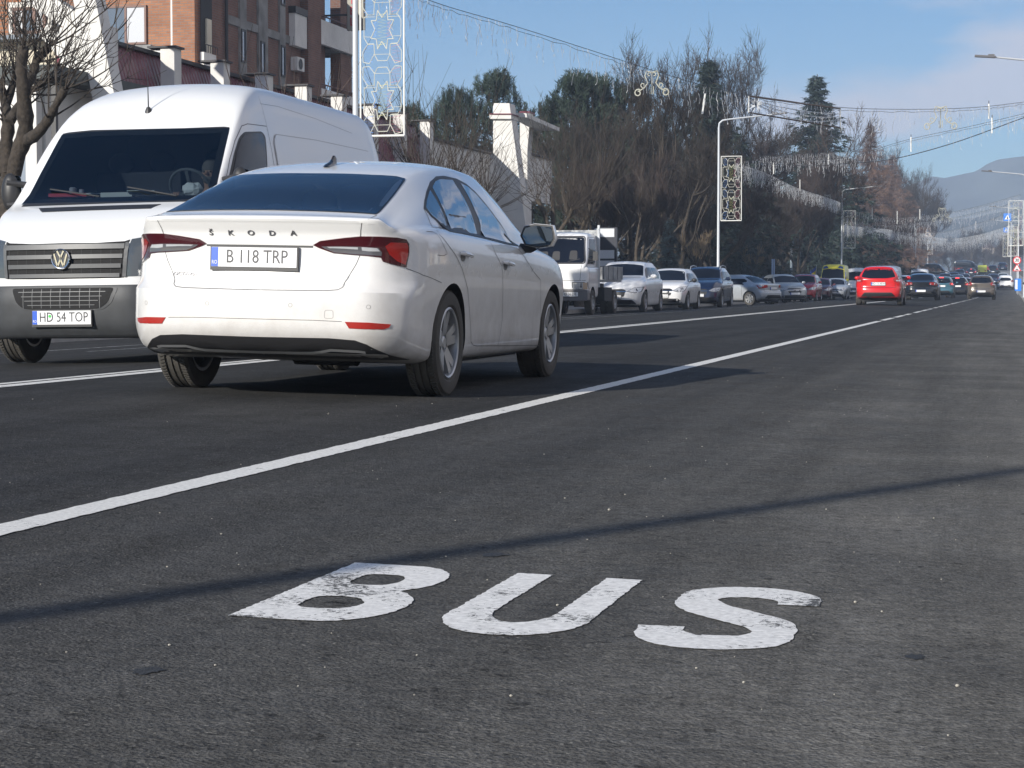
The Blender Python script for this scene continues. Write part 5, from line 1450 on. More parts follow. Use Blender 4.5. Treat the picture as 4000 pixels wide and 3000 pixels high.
    for s in (1, -1):
        m = MB(); m.box(s * .93 - .02, s * .93 + .02, 1.78, 4.6, 1.025, 1.42); ds = m.build('drop_side', M_DS, root, smooth=False)
        for k in range(5): m = MB(); m.box(s * .955 - .015, s * .955 + .015, 1.78 + k * .685, 1.86 + k * .685, 1.03, 1.42); m.build('side_rib', M_DS, ds, smooth=False)
    m = MB(); m.box(-.92, .92, 4.605, 4.64, 1.025, 1.42); m.build('tail_board', M_DS, root, smooth=False)
    m = MB(); m.box(-.4, .4, 1.2, 4.5, .55, .92); m.box(-.95, .95, 1.9, 3.0, .40, .80); m.build('chassis', M_INT, root, smooth=False)
    wheel_meshes('truck', .36, .2, .2, 6, .05, .06, 26, False)
    for s in (1, -1): put_wheel('truck', root, s * .74, .85, .36); put_wheel('truck', root, s * .86, 3.5, .36); put_wheel('truck', root, s * .64, 3.5, .36)
    return root
truck()
# ================================================================== buildings on the left
def brick(name, c1, c2, mortar, sc=1.0):
    m = bpy.data.materials.new(name); m.use_nodes = True; t = m.node_tree; b = t.nodes['Principled BSDF']
    co = N(t, 'ShaderNodeTexCoord'); sp = N(t, 'ShaderNodeSeparateXYZ'); L(t, co.outputs['Object'], sp.inputs[0])
    ad = N(t, 'ShaderNodeMath', operation='ADD'); L(t, sp.outputs['X'], ad.inputs[0]); L(t, sp.outputs['Y'], ad.inputs[1])
    cb = N(t, 'ShaderNodeCombineXYZ'); L(t, ad.outputs[0], cb.inputs['X']); L(t, sp.outputs['Z'], cb.inputs['Y'])
    br = N(t, 'ShaderNodeTexBrick', Scale=1.0); br.inputs['Brick Width'].default_value = .26; br.inputs['Row Height'].default_value = .085; br.inputs['Mortar Size'].default_value = .013
    br.inputs['Color1'].default_value = (*c1, 1); br.inputs['Color2'].default_value = (*c2, 1); br.inputs['Mortar'].default_value = (*mortar, 1)
    L(t, cb.outputs[0], br.inputs['Vector'])
    n = N(t, 'ShaderNodeTexNoise', Scale=1.3, Detail=6.0); L(t, co.outputs['Object'], n.inputs['Vector'])
    mr = N(t, 'ShaderNodeMapRange'); mr.inputs['From Min'].default_value = .3; mr.inputs['From Max'].default_value = .7; mr.inputs['To Min'].default_value = .8; mr.inputs['To Max'].default_value = 1.2; L(t, n.outputs['Fac'], mr.inputs['Value'])
    hv = N(t, 'ShaderNodeHueSaturation'); L(t, br.outputs['Color'], hv.inputs['Color']); L(t, mr.outputs[0], hv.inputs['Value']); L(t, hv.outputs[0], b.inputs['Base Color'])
    b.inputs['Roughness'].default_value = .85
    bp = N(t, 'ShaderNodeBump', Strength=.5, Distance=.01); L(t, br.outputs['Fac'], bp.inputs['Height']); bp.invert = True; L(t, bp.outputs[0], b.inputs['Normal'])
    MATS[name] = m; return m
M_BRICK = brick('orange_brick', (.38, .165, .08), (.29, .12, .06), (.22, .17, .14))
M_BRICKD = brick('shaded_brick', (.20, .095, .065), (.16, .075, .055), (.16, .13, .115))  # darker copy of the hotel brick, painted for its faces out of the sun
M_REND = mat('white_render', (.68, .67, .64), .9, var=.10, vscale=1.6, bump=.15, bscale=30)
M_CREAM = mat('cream_render', (.62, .57, .46), .9, var=.08, vscale=1.6)
M_CONC = mat('old_concrete', (.22, .22, .215), .9, var=.35, vscale=1.5, bump=.3, bscale=14)
M_ROOFD = mat('dark_flashing', (.035, .035, .04), .6)
M_WFRAME = mat('brown_window_frame', (.13, .055, .035), .5)
M_WGL = mat('house_window_glass', (.10, .13, .17), .04, spec=1.0, coat=1.0)
M_CURT = mat('net_curtain', (.55, .57, .6), .8)
def tile_mat():
    m = mat('plum_metal_tile', (.17, .035, .055), .38, coat=.1); t = m.node_tree; b = t.nodes['Principled BSDF']
    co = N(t, 'ShaderNodeTexCoord')
    wv = N(t, 'ShaderNodeTexWave', wave_type='BANDS', bands_direction='Y'); wv.inputs['Scale'].default_value = 1.7; L(t, co.outputs['Object'], wv.inputs['Vector'])
    wz = N(t, 'ShaderNodeTexWave', wave_type='BANDS', bands_direction='Z', wave_profile='SAW'); wz.inputs['Scale'].default_value = .9; L(t, co.outputs['Object'], wz.inputs['Vector'])
    ad = N(t, 'ShaderNodeMath', operation='ADD'); L(t, wv.outputs['Fac'], ad.inputs[0]); L(t, wz.outputs['Fac'], ad.inputs[1])
    bp = N(t, 'ShaderNodeBump', Strength=1.0, Distance=.05); L(t, ad.outputs[0], bp.inputs['Height']); L(t, bp.outputs[0], b.inputs['Normal']); return m
M_TILE = tile_mat()
def win(parent, x0, x1, y, z0, z1, n=2, face='-y', fr=M_WFRAME, curtains=True, yd=.12):
    """window with frame and panes in a wall facing -y (at y) or +x (x0,x1 are then y values, y is x)"""
    def bx(mb, a0, a1, d0, d1, c0, c1):
        if face == '-y': mb.box(a0, a1, y + d0, y + d1, c0, c1)
        else: mb.box(y - d1, y - d0, a0, a1, c0, c1)
    m = MB(); t = .07
    bx(m, x0, x1, -.03, .06, z0, z0 + t); bx(m, x0, x1, -.03, .06, z1 - t, z1)
    for k in range(n + 1):
        c = x0 + (x1 - x0 - t) * k / n; bx(m, c, c + t, -.032, .062, z0 + t * .5, z1 - t * .5)
    o = m.build('window', fr, parent, smooth=False)
    for k in range(n):
        a = x0 + (x1 - x0 - t) * k / n + t; b = x0 + (x1 - x0 - t) * (k + 1) / n
        g = MB(); bx(g, a, b, .0, .012, z0 + t, z1 - t); g.build('pane', M_WGL if (k + n) % 2 == 0 or not curtains else M_CURT, o, smooth=False)
    return o
# ---- low white restaurant with the plum mansard, parallel to the road
rs = empty('restaurant_building', (-19, 40, 0), 0, 'long low white building with plum metal roof and white buttress pillars behind the van', 'building')
def RB(mb, nm, m, **kw): mb.v = [(x + 19, y - 40, z) for (x, y, z) in mb.v]; return mb.build(nm, m, rs, **kw)
RB(MB().box(-32, -19.25, 41.2, 72.0, -.1, 4.2), 'wall', M_REND, smooth=False)
RB(MB().prism([(-18.75, 4.15), (-19.35, 6.08), (-20.3, 6.12), (-20.3, 4.15)], 40.0, 63.6, 'y'), 'roof', M_TILE, smooth=False)
RB(MB().box(-19.55, -19.25, 39.8, 63.7, 6.085, 6.17), 'roof_edge', M_ROOFD, smooth=False)
for k in range(8):
    y = 42.75 + 2.93 * k
    mb = MB().prism([(-18.66, -.05), (-18.66, 6.2), (-19.0, 6.2), (-19.0, -.05)], y - .20, y + .20, 'y')
    o = RB(mb, 'pillar', M_REND, smooth=False)
    m = MB().box(-19.3 + 19, -18.60 + 19, y - .26 - 40, y + .26 - 40, 6.205, 6.25); m.build('pillar_cap', M_ROOFD, o, smooth=False)
RB(MB().box(-26, -19.1, 63.7, 72.4, 4.21, 5.72), 'upper_wall', M_REND, smooth=False)
RB(MB().box(-26, -19.0, 63.72, 72.4, 5.725, 5.80), 'wall_coping', M_ROOFD, smooth=False)
# tall tapering fins with the little roof between them
def at_s(u, v, s): r = pray(u, v); k = s / r.y; return (r.x * k, HC + r.z * k)
def at_l(u, v, l): r = pray(u, v); k = l / r.x; return (r.y * k, HC + r.z * k)
ZF = lambda x, y: (1500 + .5425 * x, 200 + .5425 * y)
def finpoly(pts, s): return [at_s(*ZF(*p), s) for p in pts]
f1 = finpoly([(788, 375), (905, 375), (935, 600), (975, 900), (1020, 1250), (1030, 1400), (780, 1400), (788, 700)], 72.5)
f1[5] = (f1[5][0], -.1); f1[6] = (f1[6][0], -.1)
RB(MB().prism(f1, 72.45, 73.3, 'y'), 'tapered_fin', M_REND, smooth=False)
cp = finpoly([(765, 455), (920, 455), (920, 488), (765, 488)], 72.4); RB(MB().prism(cp, 72.30, 73.45, 'y'), 'fin_collar', M_REND, smooth=False)
cp = finpoly([(762, 449), (923, 449), (923, 456), (762, 456)], 72.3); RB(MB().prism(cp, 72.25, 73.5, 'y'), 'fin_flashing', MATS['plum_metal_tile'], smooth=False)
f2 = finpoly([(978, 440), (1045, 440), (1045, 560), (1032, 720), (1032, 1060), (1035, 1400), (975, 1400), (978, 720)], 77.5); f2[5] = (f2[5][0], -.1); f2[6] = (f2[6][0], -.1)
RB(MB().prism(f2, 77.5, 78.2, 'y'), 'tapered_fin', M_REND, smooth=False)
cp = finpoly([(974, 433), (1050, 433), (1050, 442), (974, 442)], 77.4); RB(MB().prism(cp, 77.4, 78.3, 'y'), 'fin_flashing', MATS['plum_metal_tile'], smooth=False)
a = finpoly([(918, 480), (985, 500)], 73.3); b = finpoly([(1068, 540), (1000, 520)], 78.3)
x0 = a[0][0]
mb = MB(); mb.add([(-18.6, 73.31, 7.20), (-17.9, 73.31, 7.15), (-17.9, 78.9, 7.05), (-18.9, 78.9, 7.10), (-18.6, 73.31, 7.36), (-17.9, 73.31, 7.30), (-17.9, 78.9, 7.20), (-18.9, 78.9, 7.26)], [(0, 1, 2, 3), (4, 7, 6, 5), (0, 4, 5, 1), (1, 5, 6, 2), (2, 6, 7, 3), (3, 7, 4, 0)])
RB(mb, 'link_roof', M_REND, smooth=False)
RB(MB().box(-26, -19.2, 78.25, 83.2, 4.3, 6.15), 'end_wall', M_REND, smooth=False)
RB(MB().box(-26, -19.1, 78.2, 83.3, 6.155, 6.24), 'wall_coping', M_ROOFD, smooth=False)
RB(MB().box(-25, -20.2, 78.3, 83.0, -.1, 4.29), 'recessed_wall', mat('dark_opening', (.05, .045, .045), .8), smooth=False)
RB(MB().box(-26, -19.6, 73.35, 77.4, -.1, 5.7), 'wall', M_REND, smooth=False)
# ---- white building with slanted slabs at far left
wb = empty('corner_building', (-24, 38, 0), 0, 'white building with slanted concrete slabs and an orange brick upper floor, behind the bare tree', 'building')
def WB(mb, nm, m, **kw): mb.v = [(x + 24, y - 38, z) for (x, y, z) in mb.v]; return mb.build(nm, m, wb, **kw)
WB(MB().box(-40, -20.35, 40.0, 41.15, -.1, 5.25), 'wall', M_REND, smooth=False)
WB(MB().box(-40, -20.1, 40.35, 41.1, 5.255, 6.15), 'parapet', M_CREAM, smooth=False)
WB(MB().box(-40, -20.6, 39.9, 41.2, 6.16, 6.25), 'ledge', mat('blue_grey_sheet', (.12, .15, .19), .5), smooth=False)
WB(MB().box(-40, -21.45, 40.6, 41.1, 6.28, 9.4), 'upper_wall', M_BRICK, smooth=False)
w1 = win(wb, -21.6 + 24, -20.8 + 24, 40.50 - 38, 6.34, 6.93, 3)
w1b = MB(); w1b.box(-21.72, -20.68, 40.53, 41.0, 6.26, 7.05); WB(w1b, 'window_reveal', M_REND, smooth=False)
# slanted slabs leaning across the facade
def slab2(p0, p1, wd, y0, y1, m, nm='slanted_slab'):
    p0, p1 = Vector(p0), Vector(p1); t = (p1 - p0).normalized(); n = Vector((t.y, -t.x)) * wd / 2
    return WB(MB().prism([tuple(p0 + n), tuple(p1 + n), tuple(p1 - n), tuple(p0 - n)], y0, y1, 'y'), nm, m, smooth=False)
slab2((-19.35, 8.2), (-18.62, 4.6), .50, 38.85, 39.35, M_REND)
slab2((-22.3, 8.1), (-19.05, 6.05), .42, 39.5, 40.0, M_REND)
slab2((-21.4, 8.6), (-19.2, 7.0), .30, 39.4, 39.9, M_CONC)
slab2((-20.3, 6.3), (-19.0, 4.9), .34, 39.42, 39.9, M_REND)
WB(MB().box(-19.9, -18.75, 39.36, 39.8, 5.0, 6.3), 'gusset_wall', M_REND, smooth=False)
# flat canopy with a dark fascia, running along the road
WB(MB().box(-20.6, -19.0, 37.3, 43.0, 4.98, 5.27), 'canopy', mat('canopy_grey', (.075, .085, .085), .7, var=.2), smooth=False)
WB(MB().box(-19.75, -19.5, 37.5, 37.75, -.1, 4.97), 'post', M_REND, smooth=False)
WB(MB().box(-19.16, -19.06, 37.5, 37.6, -.1, 4.97), 'post', M_BLK, smooth=False)
WB(MB().box(-19.7, -19.45, 37.8, 42.4, -.1, 4.97), 'side_wall', M_REND, smooth=False)
WB(MB().box(-30, -20.36, 39.88, 39.98, -.1, 3.9), 'lower_wall', mat('grey_glazing', (.20, .24, .30), .3), smooth=False)
# ---- the brick hotel block behind
ht = empty('hotel_building', (-26.3, 62, 0), 0, 'tall brick hotel block with sunlit end wall and shaded balconies behind the low roofs', 'building')
def HB_(mb, nm, m, par=ht, **kw): mb.v = [(x + 26.3, y - 62, z) for (x, y, z) in mb.v]; return mb.build(nm, m, par, **kw)
HB_(MB().box(-46, -26.34, 62, 73.4, -.1, 12.4), 'end_wall', M_BRICK, smooth=False)
HB_(MB().box(-26.335, -26.3, 62.06, 73.2, -.1, 12.4), 'side_wall', M_BRICKD, smooth=False)
HB_(MB().box(-27.15, -26.36, 61.78, 61.998, 8.1, 12.4), 'corner_pier', mat('bright_brick', (1, 1, 1)) if 0 else M_BRICK, smooth=False)
HB_(MB().box(-27.22, -27.15, 61.80, 61.845, 8.35, 12.4), 'corner_strip', M_REND, smooth=False)
HB_(MB().box(-27.9, -27.05, 61.72, 61.97, 6.0, 8.6), 'white_base', M_REND, smooth=False)
HB_(MB().box(-46, -27.9, 61.7, 61.985, 8.62, 8.80), 'sill_course', M_CONC, smooth=False)
win(ht, -29.65 + 26.3, -28.15 + 26.3, -.05, 8.85, 10.15, 2)
win(ht, -29.65 + 26.3, -28.15 + 26.3, -.05, 11.2, 12.3, 2)
win(ht, -34.0 + 26.3, -32.4 + 26.3, -.05, 8.42, 9.95, 2)
# shaded side: concrete strips, floor bands, windows
for (y0, y1) in ((65.45, 66.05), (67.2, 68.1), (69.35, 69.9)):
    HB_(MB().box(-26.3, -26.22, y0, y1, 3, 12.4), 'concrete_strip', M_CONC, smooth=False)
for z in (7.15, 9.80,): HB_(MB().box(-26.295, -26.235, 64.4, 70.4, z, z + .28), 'floor_band', M_CONC, smooth=False)
for (y0, z0) in ((65.5, 8.6), (67.35, 8.4), (69.4, 8.5), (65.5, 11.1), (67.35, 11.1), (69.4, 11.1)):
    win(ht, y0 - 62, y0 - 62 + .42, .085, z0, z0 + 1.15, 1, face='+x', curtains=False, fr=M_BLK)
HB_(MB().tube([(-26.2, 64.15, 2), (-26.2, 64.15, 12.4)], .06, 8), 'downpipe', M_BLK)
# narrow loggia near the corner
HB_(MB().box(-26.29, -26.15, 62.05, 63.1, 8.0, 8.55), 'loggia_parapet', M_REND, smooth=False)
HB_(MB().box(-26.29, -26.27, 62.1, 63.05, 8.56, 12.4), 'loggia_shade_sheet', M_INT, smooth=False)  # flat dark sheet paints the shade inside the loggia opening
HB_(MB().box(-26.26, -26.2, 62.45, 62.85, 8.56, 9.7), 'loggia_panel', M_CREAM, smooth=False)
m = MB(); m.tube([(-26.1, 62.1, 8.8), (-26.1, 63.1, 8.8)], .02, 5)
for k in range(6): m.tube([(-26.1, 62.1 + k * .2, 8.55), (-26.1, 62.1 + k * .2, 8.8)], .012, 4)
HB_(m, 'railing', M_BLK)
HB_(MB().box(-26.295, -26.05, 70.45, 71.72, 9.75, 10.95), 'small_balcony', M_REND, smooth=False)
HB_(MB().box(-26.298, -26.0, 70.4, 71.72, 10.955, 11.2), 'balcony_top', M_BLK, smooth=False)
HB_(MB().box(-26.29, -26.0, 71.73, 73.18, -.1, 12.4), 'brick_pier', M_BRICKD, smooth=False)
HB_(MB().box(-30, -26.4, 73.41, 74.75, -.1, 12.4), 'rear_wall', M_BRICKD, smooth=False)
for zb_ in (10.08, 7.45):
    o = HB_(MB().box(-29, -26.16, 74.76, 77.35, zb_, zb_ + .22), 'balcony', M_CONC, smooth=False)
    HB_(MB().box(-26.15, -26.0, 73.19, 77.36, zb_ + .05, zb_ + .98), 'balcony_parapet', M_REND, par=o, smooth=False)
    m = MB(); m.tube([(-26.07, 73.3, zb_ + 1.16), (-26.07, 77.35, zb_ + 1.16)], .03, 6)
    for k in range(9): m.tube([(-26.07, 73.4 + k * .46, zb_ + .98), (-26.07, 73.4 + k * .46, zb_ + 1.16)], .014, 4)
    HB_(m, 'balcony_rail', M_WFRAME, par=o)
HB_(MB().box(-26.6, -26.17, 75.95, 77.34, -.1, 12.4), 'balcony_column', M_BRICKD, smooth=False)
m = MB(); m.box(-26.29, -26.02, 70.6, 71.35, 8.85, 9.35); ac = HB_(m, 'air_conditioner', M_REND, smooth=False)
m = MB(); m.lathe([(.001, 0), (.18, 0), (.20, .015), (.18, .02)], 20, 'x', (-26.01, 70.9, 9.1)); HB_(m, 'fan_grille', M_GREYP, par=ac)
# vertical HOTEL sign
c0 = at_s(1392, 116, 74.5); bx_ = c0[0] - .04; bz = c0[1]
sg = empty('hotel_sign', (bx_, 74.5, bz), 0, 'tall pale vertical sign board reading HOTEL in red letters beside the lamp post', 'sign')
MB().box(-.33, .33, 0, .25, 0, 2.75).build('sign_board', mat('sign_cream', (.32, .30, .25), .6, var=.1), sg, smooth=False)
MB().box(-.345, -.331, -.01, .26, -.02, 2.77).build('sign_edge', M_ROOFD, sg, smooth=False)
for k, ch in enumerate('LETOH'):
    vs, fs = text_geo(ch, .42, .01, .8, .012)
    MB().add([(p[0] - .14, -.012 - p[2], p[1] + .30 + k * .42) for p in vs], fs).build('sign_letter', mat('sign_red', (.40, .03, .04), .5), sg, smooth=False, fix=False)
m = MB(); m.tube([(-.3, .12, .6), (-2.2, .12, .6)], .04, 6); m.tube([(-.3, .12, 2.2), (-2.2, .12, 2.2)], .04, 6); m.build('sign_bracket', M_BLK, sg)
# ================================================================== lamp posts, light panels, strings, signs
M_LEDW = mat('white_light_tube', (.80, .80, .76), .35)
M_LEDG = mat('ivory_light_tube', (.42, .42, .35), .5)
M_SB, M_SR, M_SY = mat('blue_string', (.10, .25, .62), .5), mat('red_string', (.42, .16, .22), .5), mat('yellow_string', (.50, .50, .16), .5)
def dz(y): return grade(y)
def lamp_post(x, y, side, label, h=8.8, arm=2.6, group='lamp posts along the road', base=None):
    zb = gz(x, y) + .12 if base is None else base
    r = empty('lamp_post', (x, y, zb), 0, label, 'lamp post', group)
    m = MB(); m.tube([(0, 0, 0), (0, 0, .9), (0, 0, 1.0), (0, 0, h - .35)], [.11, .10, .075, .055], 12); m.lathe([(.001, .03), (.19, .03), (.2, 0)], 12, 'z'); m.build('pole', M_GALV, r)
    m = MB(); m.tube([(0, 0, h - .4), (side * .03, 0, h - .15), (side * .18, 0, h - .02), (side * .5, 0, h + .03), (side * arm, 0, h + .22)], [.052, .05, .045, .04, .035], 8); m.build('arm', M_GALV, r)
    m = MB(); m.cbox((side * (arm + .33), 0, h + .25), (.72, .22, .07), 0, Matrix.Rotation(-side * .08, 3, 'Y')); m.cbox((side * (arm + .12), 0, h + .29), (.22, .16, .06)); m.build('lamp_head', mat('lamp_head_grey', (.10, .10, .11), .4), r, smooth=False)
    return r
STAR = [(1130, 90), (1172, 155), (1220, 90), (1228, 180), (1285, 180), (1240, 265), (1280, 350), (1225, 350), (1215, 440), (1170, 370), (1130, 440), (1118, 350), (1065, 340), (1105, 262), (1068, 182), (1118, 182)]
def panel_meshes():
    k = 1 / 419.; cx, cy = 1172.5, 575.0
    T = lambda p: ((p[0] - cx) * k, 0, -(p[1] - cy) * k)
    fr = MB(); w_, h_ = .495, 1.55
    fr.tube([(-w_, 0, -h_), (w_, 0, -h_)], .024, 6); fr.tube([(-w_, 0, h_), (w_, 0, h_)], .019, 6); fr.tube([(-w_, 0, -h_), (-w_, 0, h_)], .019, 6); fr.tube([(w_, 0, -h_), (w_, 0, h_)], .019, 6)
    inn = MB()
    def loop(pts, closed=True, r=.009, mb=inn, mi=0):
        q = [T(p) for p in pts]
        if closed: q.append(q[0])
        for a, b in zip(q[:-1], q[1:]): mb.tube([a, b], r, 4, mi, cap=False)
    for dy in (0, 640):
        loop([(x, y + dy) for x, y in STAR], r=.011)
        # octagon ring round the star, with shoulder cells
        loop([(1000, 160 + dy), (1035, 130 + dy), (1100, 130 + dy)], False); loop([(1000, 160 + dy), (1000, 335 + dy), (1035, 392 + dy), (1095, 392 + dy)], False)
        loop([(1235, 130 + dy), (1320, 130 + dy), (1352, 180 + dy), (1352, 330 + dy), (1320, 390 + dy), (1260, 392 + dy)], False)
        loop([(990, 148 + dy), (1110, 148 + dy)], False, .006); loop([(1225, 150 + dy), (1350, 150 + dy)], False, .006); loop([(1000, 325 + dy), (1065, 330 + dy)], False, .006); loop([(1280, 325 + dy), (1352, 325 + dy)], False, .006)
        for s in (0, 1):
            f = lambda x: x if s == 0 else 2345 - x
            loop([(f(1035), 395 + dy), (f(1095), 395 + dy), (f(1100), 480 + dy), (f(1050), 570 + dy), (f(990), 555 + dy), (f(988), 460 + dy)])
            loop([(f(1035), 130 + dy), (f(1095), 130 + dy), (f(1100), 20 + dy), (f(1050), -45 + dy), (f(990), -40 + dy), (f(988), 60 + dy)])
        loop([(1100, 487 + dy), (1245, 487 + dy)], False, .006); loop([(1100, 487 + dy), (1130, 545 + dy), (1220, 545 + dy), (1248, 487 + dy)], False)
        loop([(1100, 20 + dy), (1245, 20 + dy)], False, .006); loop([(1100, 20 + dy), (1130, -35 + dy), (1220, -35 + dy), (1248, 20 + dy)], False)
    st = MB(); rr = random.Random(3)
    for dy in (0, 640):
        for (xa, xb, ya, yb, mi) in ((1085, 1120, 195, 335, 0), (1130, 1215, 120, 420, 2), (1215, 1262, 195, 335, 1), (1000, 1090, 405, 560, 0), (1255, 1345, 405, 560, 1), (1000, 1090, -30, 120, 0), (1255, 1345, -30, 120, 1)):
            y = ya; q = []
            s = 0
            while y < yb:
                q.append((xa + rr.uniform(0, 8) if s else xb - rr.uniform(0, 8), y + dy)); s = 1 - s; y += 15
            q2 = [T(p) for p in q]; st.tube(q2, .0075, 3, mi, cap=False)
    # clip everything to the frame
    for mb in (inn, st): mb.v = [(x, y, max(-h_ + .01, min(h_ - .01, z))) for (x, y, z) in mb.v]
    a = fr.mesh('panel_frame', ang=30); a.materials.append(M_LEDW)
    b = inn.mesh('star_lattice', ang=30); b.materials.append(mat('star_light_tube', (.66, .66, .58), .4))
    c = st.mesh('light_zigzag', ang=30)
    for m in (M_SB, M_SR, M_SY): c.materials.append(m)
    return a, b, c
PM = panel_meshes()
def light_panel(x, y, zc, label, rz=0.0, sx=1.0):
    r = empty('star_light_decoration', (x, y, zc), rz, label, 'light decoration', 'star patterned light panels on the lamp posts')
    for nm, me in zip(('panel_frame', 'star_lattice', 'light_zigzag'), PM):
        c = bpy.data.objects.new(nm, me); COL.objects.link(c); c.parent = r; c.scale = (sx, 1, 1)
    return r
def solve_s(u, lt):
    """distance along the road at which a thing lt metres from the bus-lane axis stands in direction u"""
    s = 50.0
    for _ in range(40): s = .5 * s + .5 * sx_(u, lt + bend(s)) if (lt + bend(s)) < 0 else s
    return s
LP = []
for i, (u, lab) in enumerate(((1392, 'nearest left lamp post, behind the roof of the white van, carrying the largest star panel'), (2804, 'left lamp post beside the navy SUV, with a star panel below its arm'), (3285, 'left lamp post above the ambulance, third along the parked cars'), (3566, 'slim left lamp post behind the black saloon with an empty looking panel frame'), (3621, 'faint left lamp post farthest down the road in the haze'))):
    s = solve_s(u, -14.0); x = -14.0 + bend(s); LP.append((x, s))
    lamp_post(x, s, 1, lab, h=8.8 if i else 9.6)
PL = ['largest star panel, hanging beside the nearest left lamp post above the van', 'star panel on the lamp post beside the navy SUV', 'star panel on the left lamp post above the ambulance', 'small star panel on the left lamp post behind the black saloon', 'faint star panel on the farthest left lamp post']
for (x, s), lab in zip(LP, PL):
    light_panel(x + .62, s - .02, gz(x, s) + (5.62 if s > 50 else 5.65), lab)
RP = []
for i, (s, lab) in enumerate(((72.5, 'nearest right lamp post at the picture edge, its lamp head reaching in over the road'), (143, 'second right lamp post from the camera, beyond the nearest star panel'), (215, 'right lamp post behind the blue crossing signs'), (290, 'farthest right lamp post, faint in the haze'))):
    x = .95 + bend(s) + (-.35 if i else .25); RP.append((x, s))
    lamp_post(x, s, -1, lab, h=8.5, arm=2.3 if i else 2.0)
for (x, s), lab in zip(RP, ['star panel cut by the right picture edge, nearest on the right side', 'star panel on the second right lamp post', 'small star panel on the third right lamp post', 'faint star panel on the farthest right lamp post']):
    light_panel(x - (.62 if s > 100 else .18), s - .02, gz(x, s) + 5.25, lab)
# unseen pole added behind the camera to throw the long soft shadow over the lettering
mx_ = empty('shadow_pole', (-6.06, -5.13, gz(-6.06, -5.13)), 0, 'slender steel pole added unseen behind the camera, on the centre line, for its shadow', 'shadow pole')
m = MB(); m.tube([(0, 0, 0), (0, 0, 9.5)], [.075, .05], 12); m.build('pole', mat('pole_concrete', (.30, .29, .27), .9, var=.2), mx_)
m = MB(); m.cbox((0, 0, 9.3), (.5, .1, .1)); m.build('cross_arm', M_CONC, mx_, smooth=False)
# ---- icicle light strings
M_WIRE = mat('dark_wire', (.05, .05, .055), .6); M_ICI = mat('icicle_lights', (.70, .72, .74), .3, spec=.8)
DD = 4000 / 2212.
def string3(A, B, pts):
    """3-D path of a cable hung between two posts A and B (x,y), heights read off at the given directions"""
    out = []
    for (px, py) in pts:
        r = pray(px * DD, py * DD)
        ax, ay = A; dx, dy = B[0] - A[0], B[1] - A[1]
        # intersect ray (r.x,r.y)*k with segment in plan
        det = r.x * -dy - r.y * -dx
        k = (ax * -dy - ay * -dx) / det
        out.append(Vector((r.x * k, r.y * k, HC + r.z * k)))
    return out
def light_string(A, B, pts, label, drop=.7, dens=7.0, seed=1, thick=.008, ici=True, cat='light string'):
    rr = random.Random(seed); P = [Vector(p) for p in crpath([tuple(q) for q in string3(A, B, pts)], 8)]
    r = empty('light_string' if ici else 'overhead_cable', tuple(P[0]), 0, label, cat, 'icicle light strings over the road' if ici else None); o = P[0]
    zd = min(1.0, 60 / max(30, P[len(P) // 2].y)); dens *= .85; m = MB(); m.tube([p - o for p in P], thick, 5)
    if ici:
        q = [p - o + Vector((0, 0, -.05 - .05 * abs(math.sin(i * 1.3)))) for i, p in enumerate(P)]; m.tube(q, thick * .7, 4)
    m.build('cable', M_WIRE, r)
    if ici:
        m = MB(); tot = sum((b - a).length for a, b in zip(P[:-1], P[1:])); n = int(tot * dens)
        for i in range(n):
            t = (i + rr.random()) / n * (len(P) - 1); k = min(len(P) - 2, int(t)); p = P[k].lerp(P[k + 1], t - k) - o
            z = 0; q = p.copy(); Ln = drop * rr.choice((.35, .55, .8, 1.0)) * rr.uniform(.8, 1.1)
            while z < Ln:
                st = rr.uniform(.05, .12); n2 = q + Vector((rr.uniform(-.035, .035), rr.uniform(-.035, .035), -st))
                if rr.random() < .72: m.tube([q, n2], rr.uniform(.003, .008), 3, cap=False)
                q = n2; z += st
        m.build('icicle_lights', M_ICI, r)
    return P
p1, p2, p3, p4 = LP[0], LP[1], LP[2], LP[3]; r1, r2, r3, r4 = RP
light_string(p1, r1, [(800, -45), (885, -15), (960, 12), (1097, 52), (1290, 113), (1410, 152), (1560, 195), (1690, 216), (1815, 232), (1990, 236), (2120, 231), (2215, 220)], 'nearest icicle light string, crossing the sky from upper left to the right edge', .85, 9, 1)
light_string(p2, r1, [(1640, 335), (1760, 345), (1830, 340), (1960, 302), (2100, 272), (2215, 245)], 'icicle light string below the nearest one, rising to the right edge', .7, 8, 2)
light_string(p2, r1, [(1640, 352), (1740, 358), (1830, 353), (1920, 345), (2050, 312), (2215, 253)], 'bare dark cable rising to the right edge below the light strings', 0, 0, 3, .017, False, 'cable')
light_string(p2, r2, [(1595, 350), (1700, 335), (1780, 330), (1835, 328)], 'short icicle light string right of the star panel, in front of the spruce', .9, 12, 4)
light_string(p2, p3, [(1590, 352), (1650, 372), (1720, 405), (1790, 428), (1815, 437)], 'icicle light string sloping down between two left lamp posts', .9, 12, 5)
light_string(p3, r2, [(1830, 452), (1920, 470), (2030, 462), (2120, 444), (2205, 420)], 'icicle light string behind the third left lamp post, sagging over the far cars', .9, 11, 6)
light_string(p3, r3, [(1830, 478), (1930, 500), (2040, 500), (2120, 480), (2195, 455)], 'hazy icicle light string below the sagging one', .9, 11, 7)
light_string(p4, r3, [(1975, 500), (2040, 515), (2110, 508), (2190, 484)], 'faint icicle light string over the farthest cars', 1.0, 11, 8)
light_string((p3[0], p3[1] + 40), r4, [(1860, 488), (1950, 508), (2060, 522), (2150, 505), (2200, 490)], 'faint icicle light string in front of the far trees', 1.1, 10, 9)
light_string(p3, r2, [(1825, 470), (1900, 486), (2000, 480), (2100, 462), (2200, 436)], 'icicle light string between the sagging one and the hazy one', .9, 10, 10)
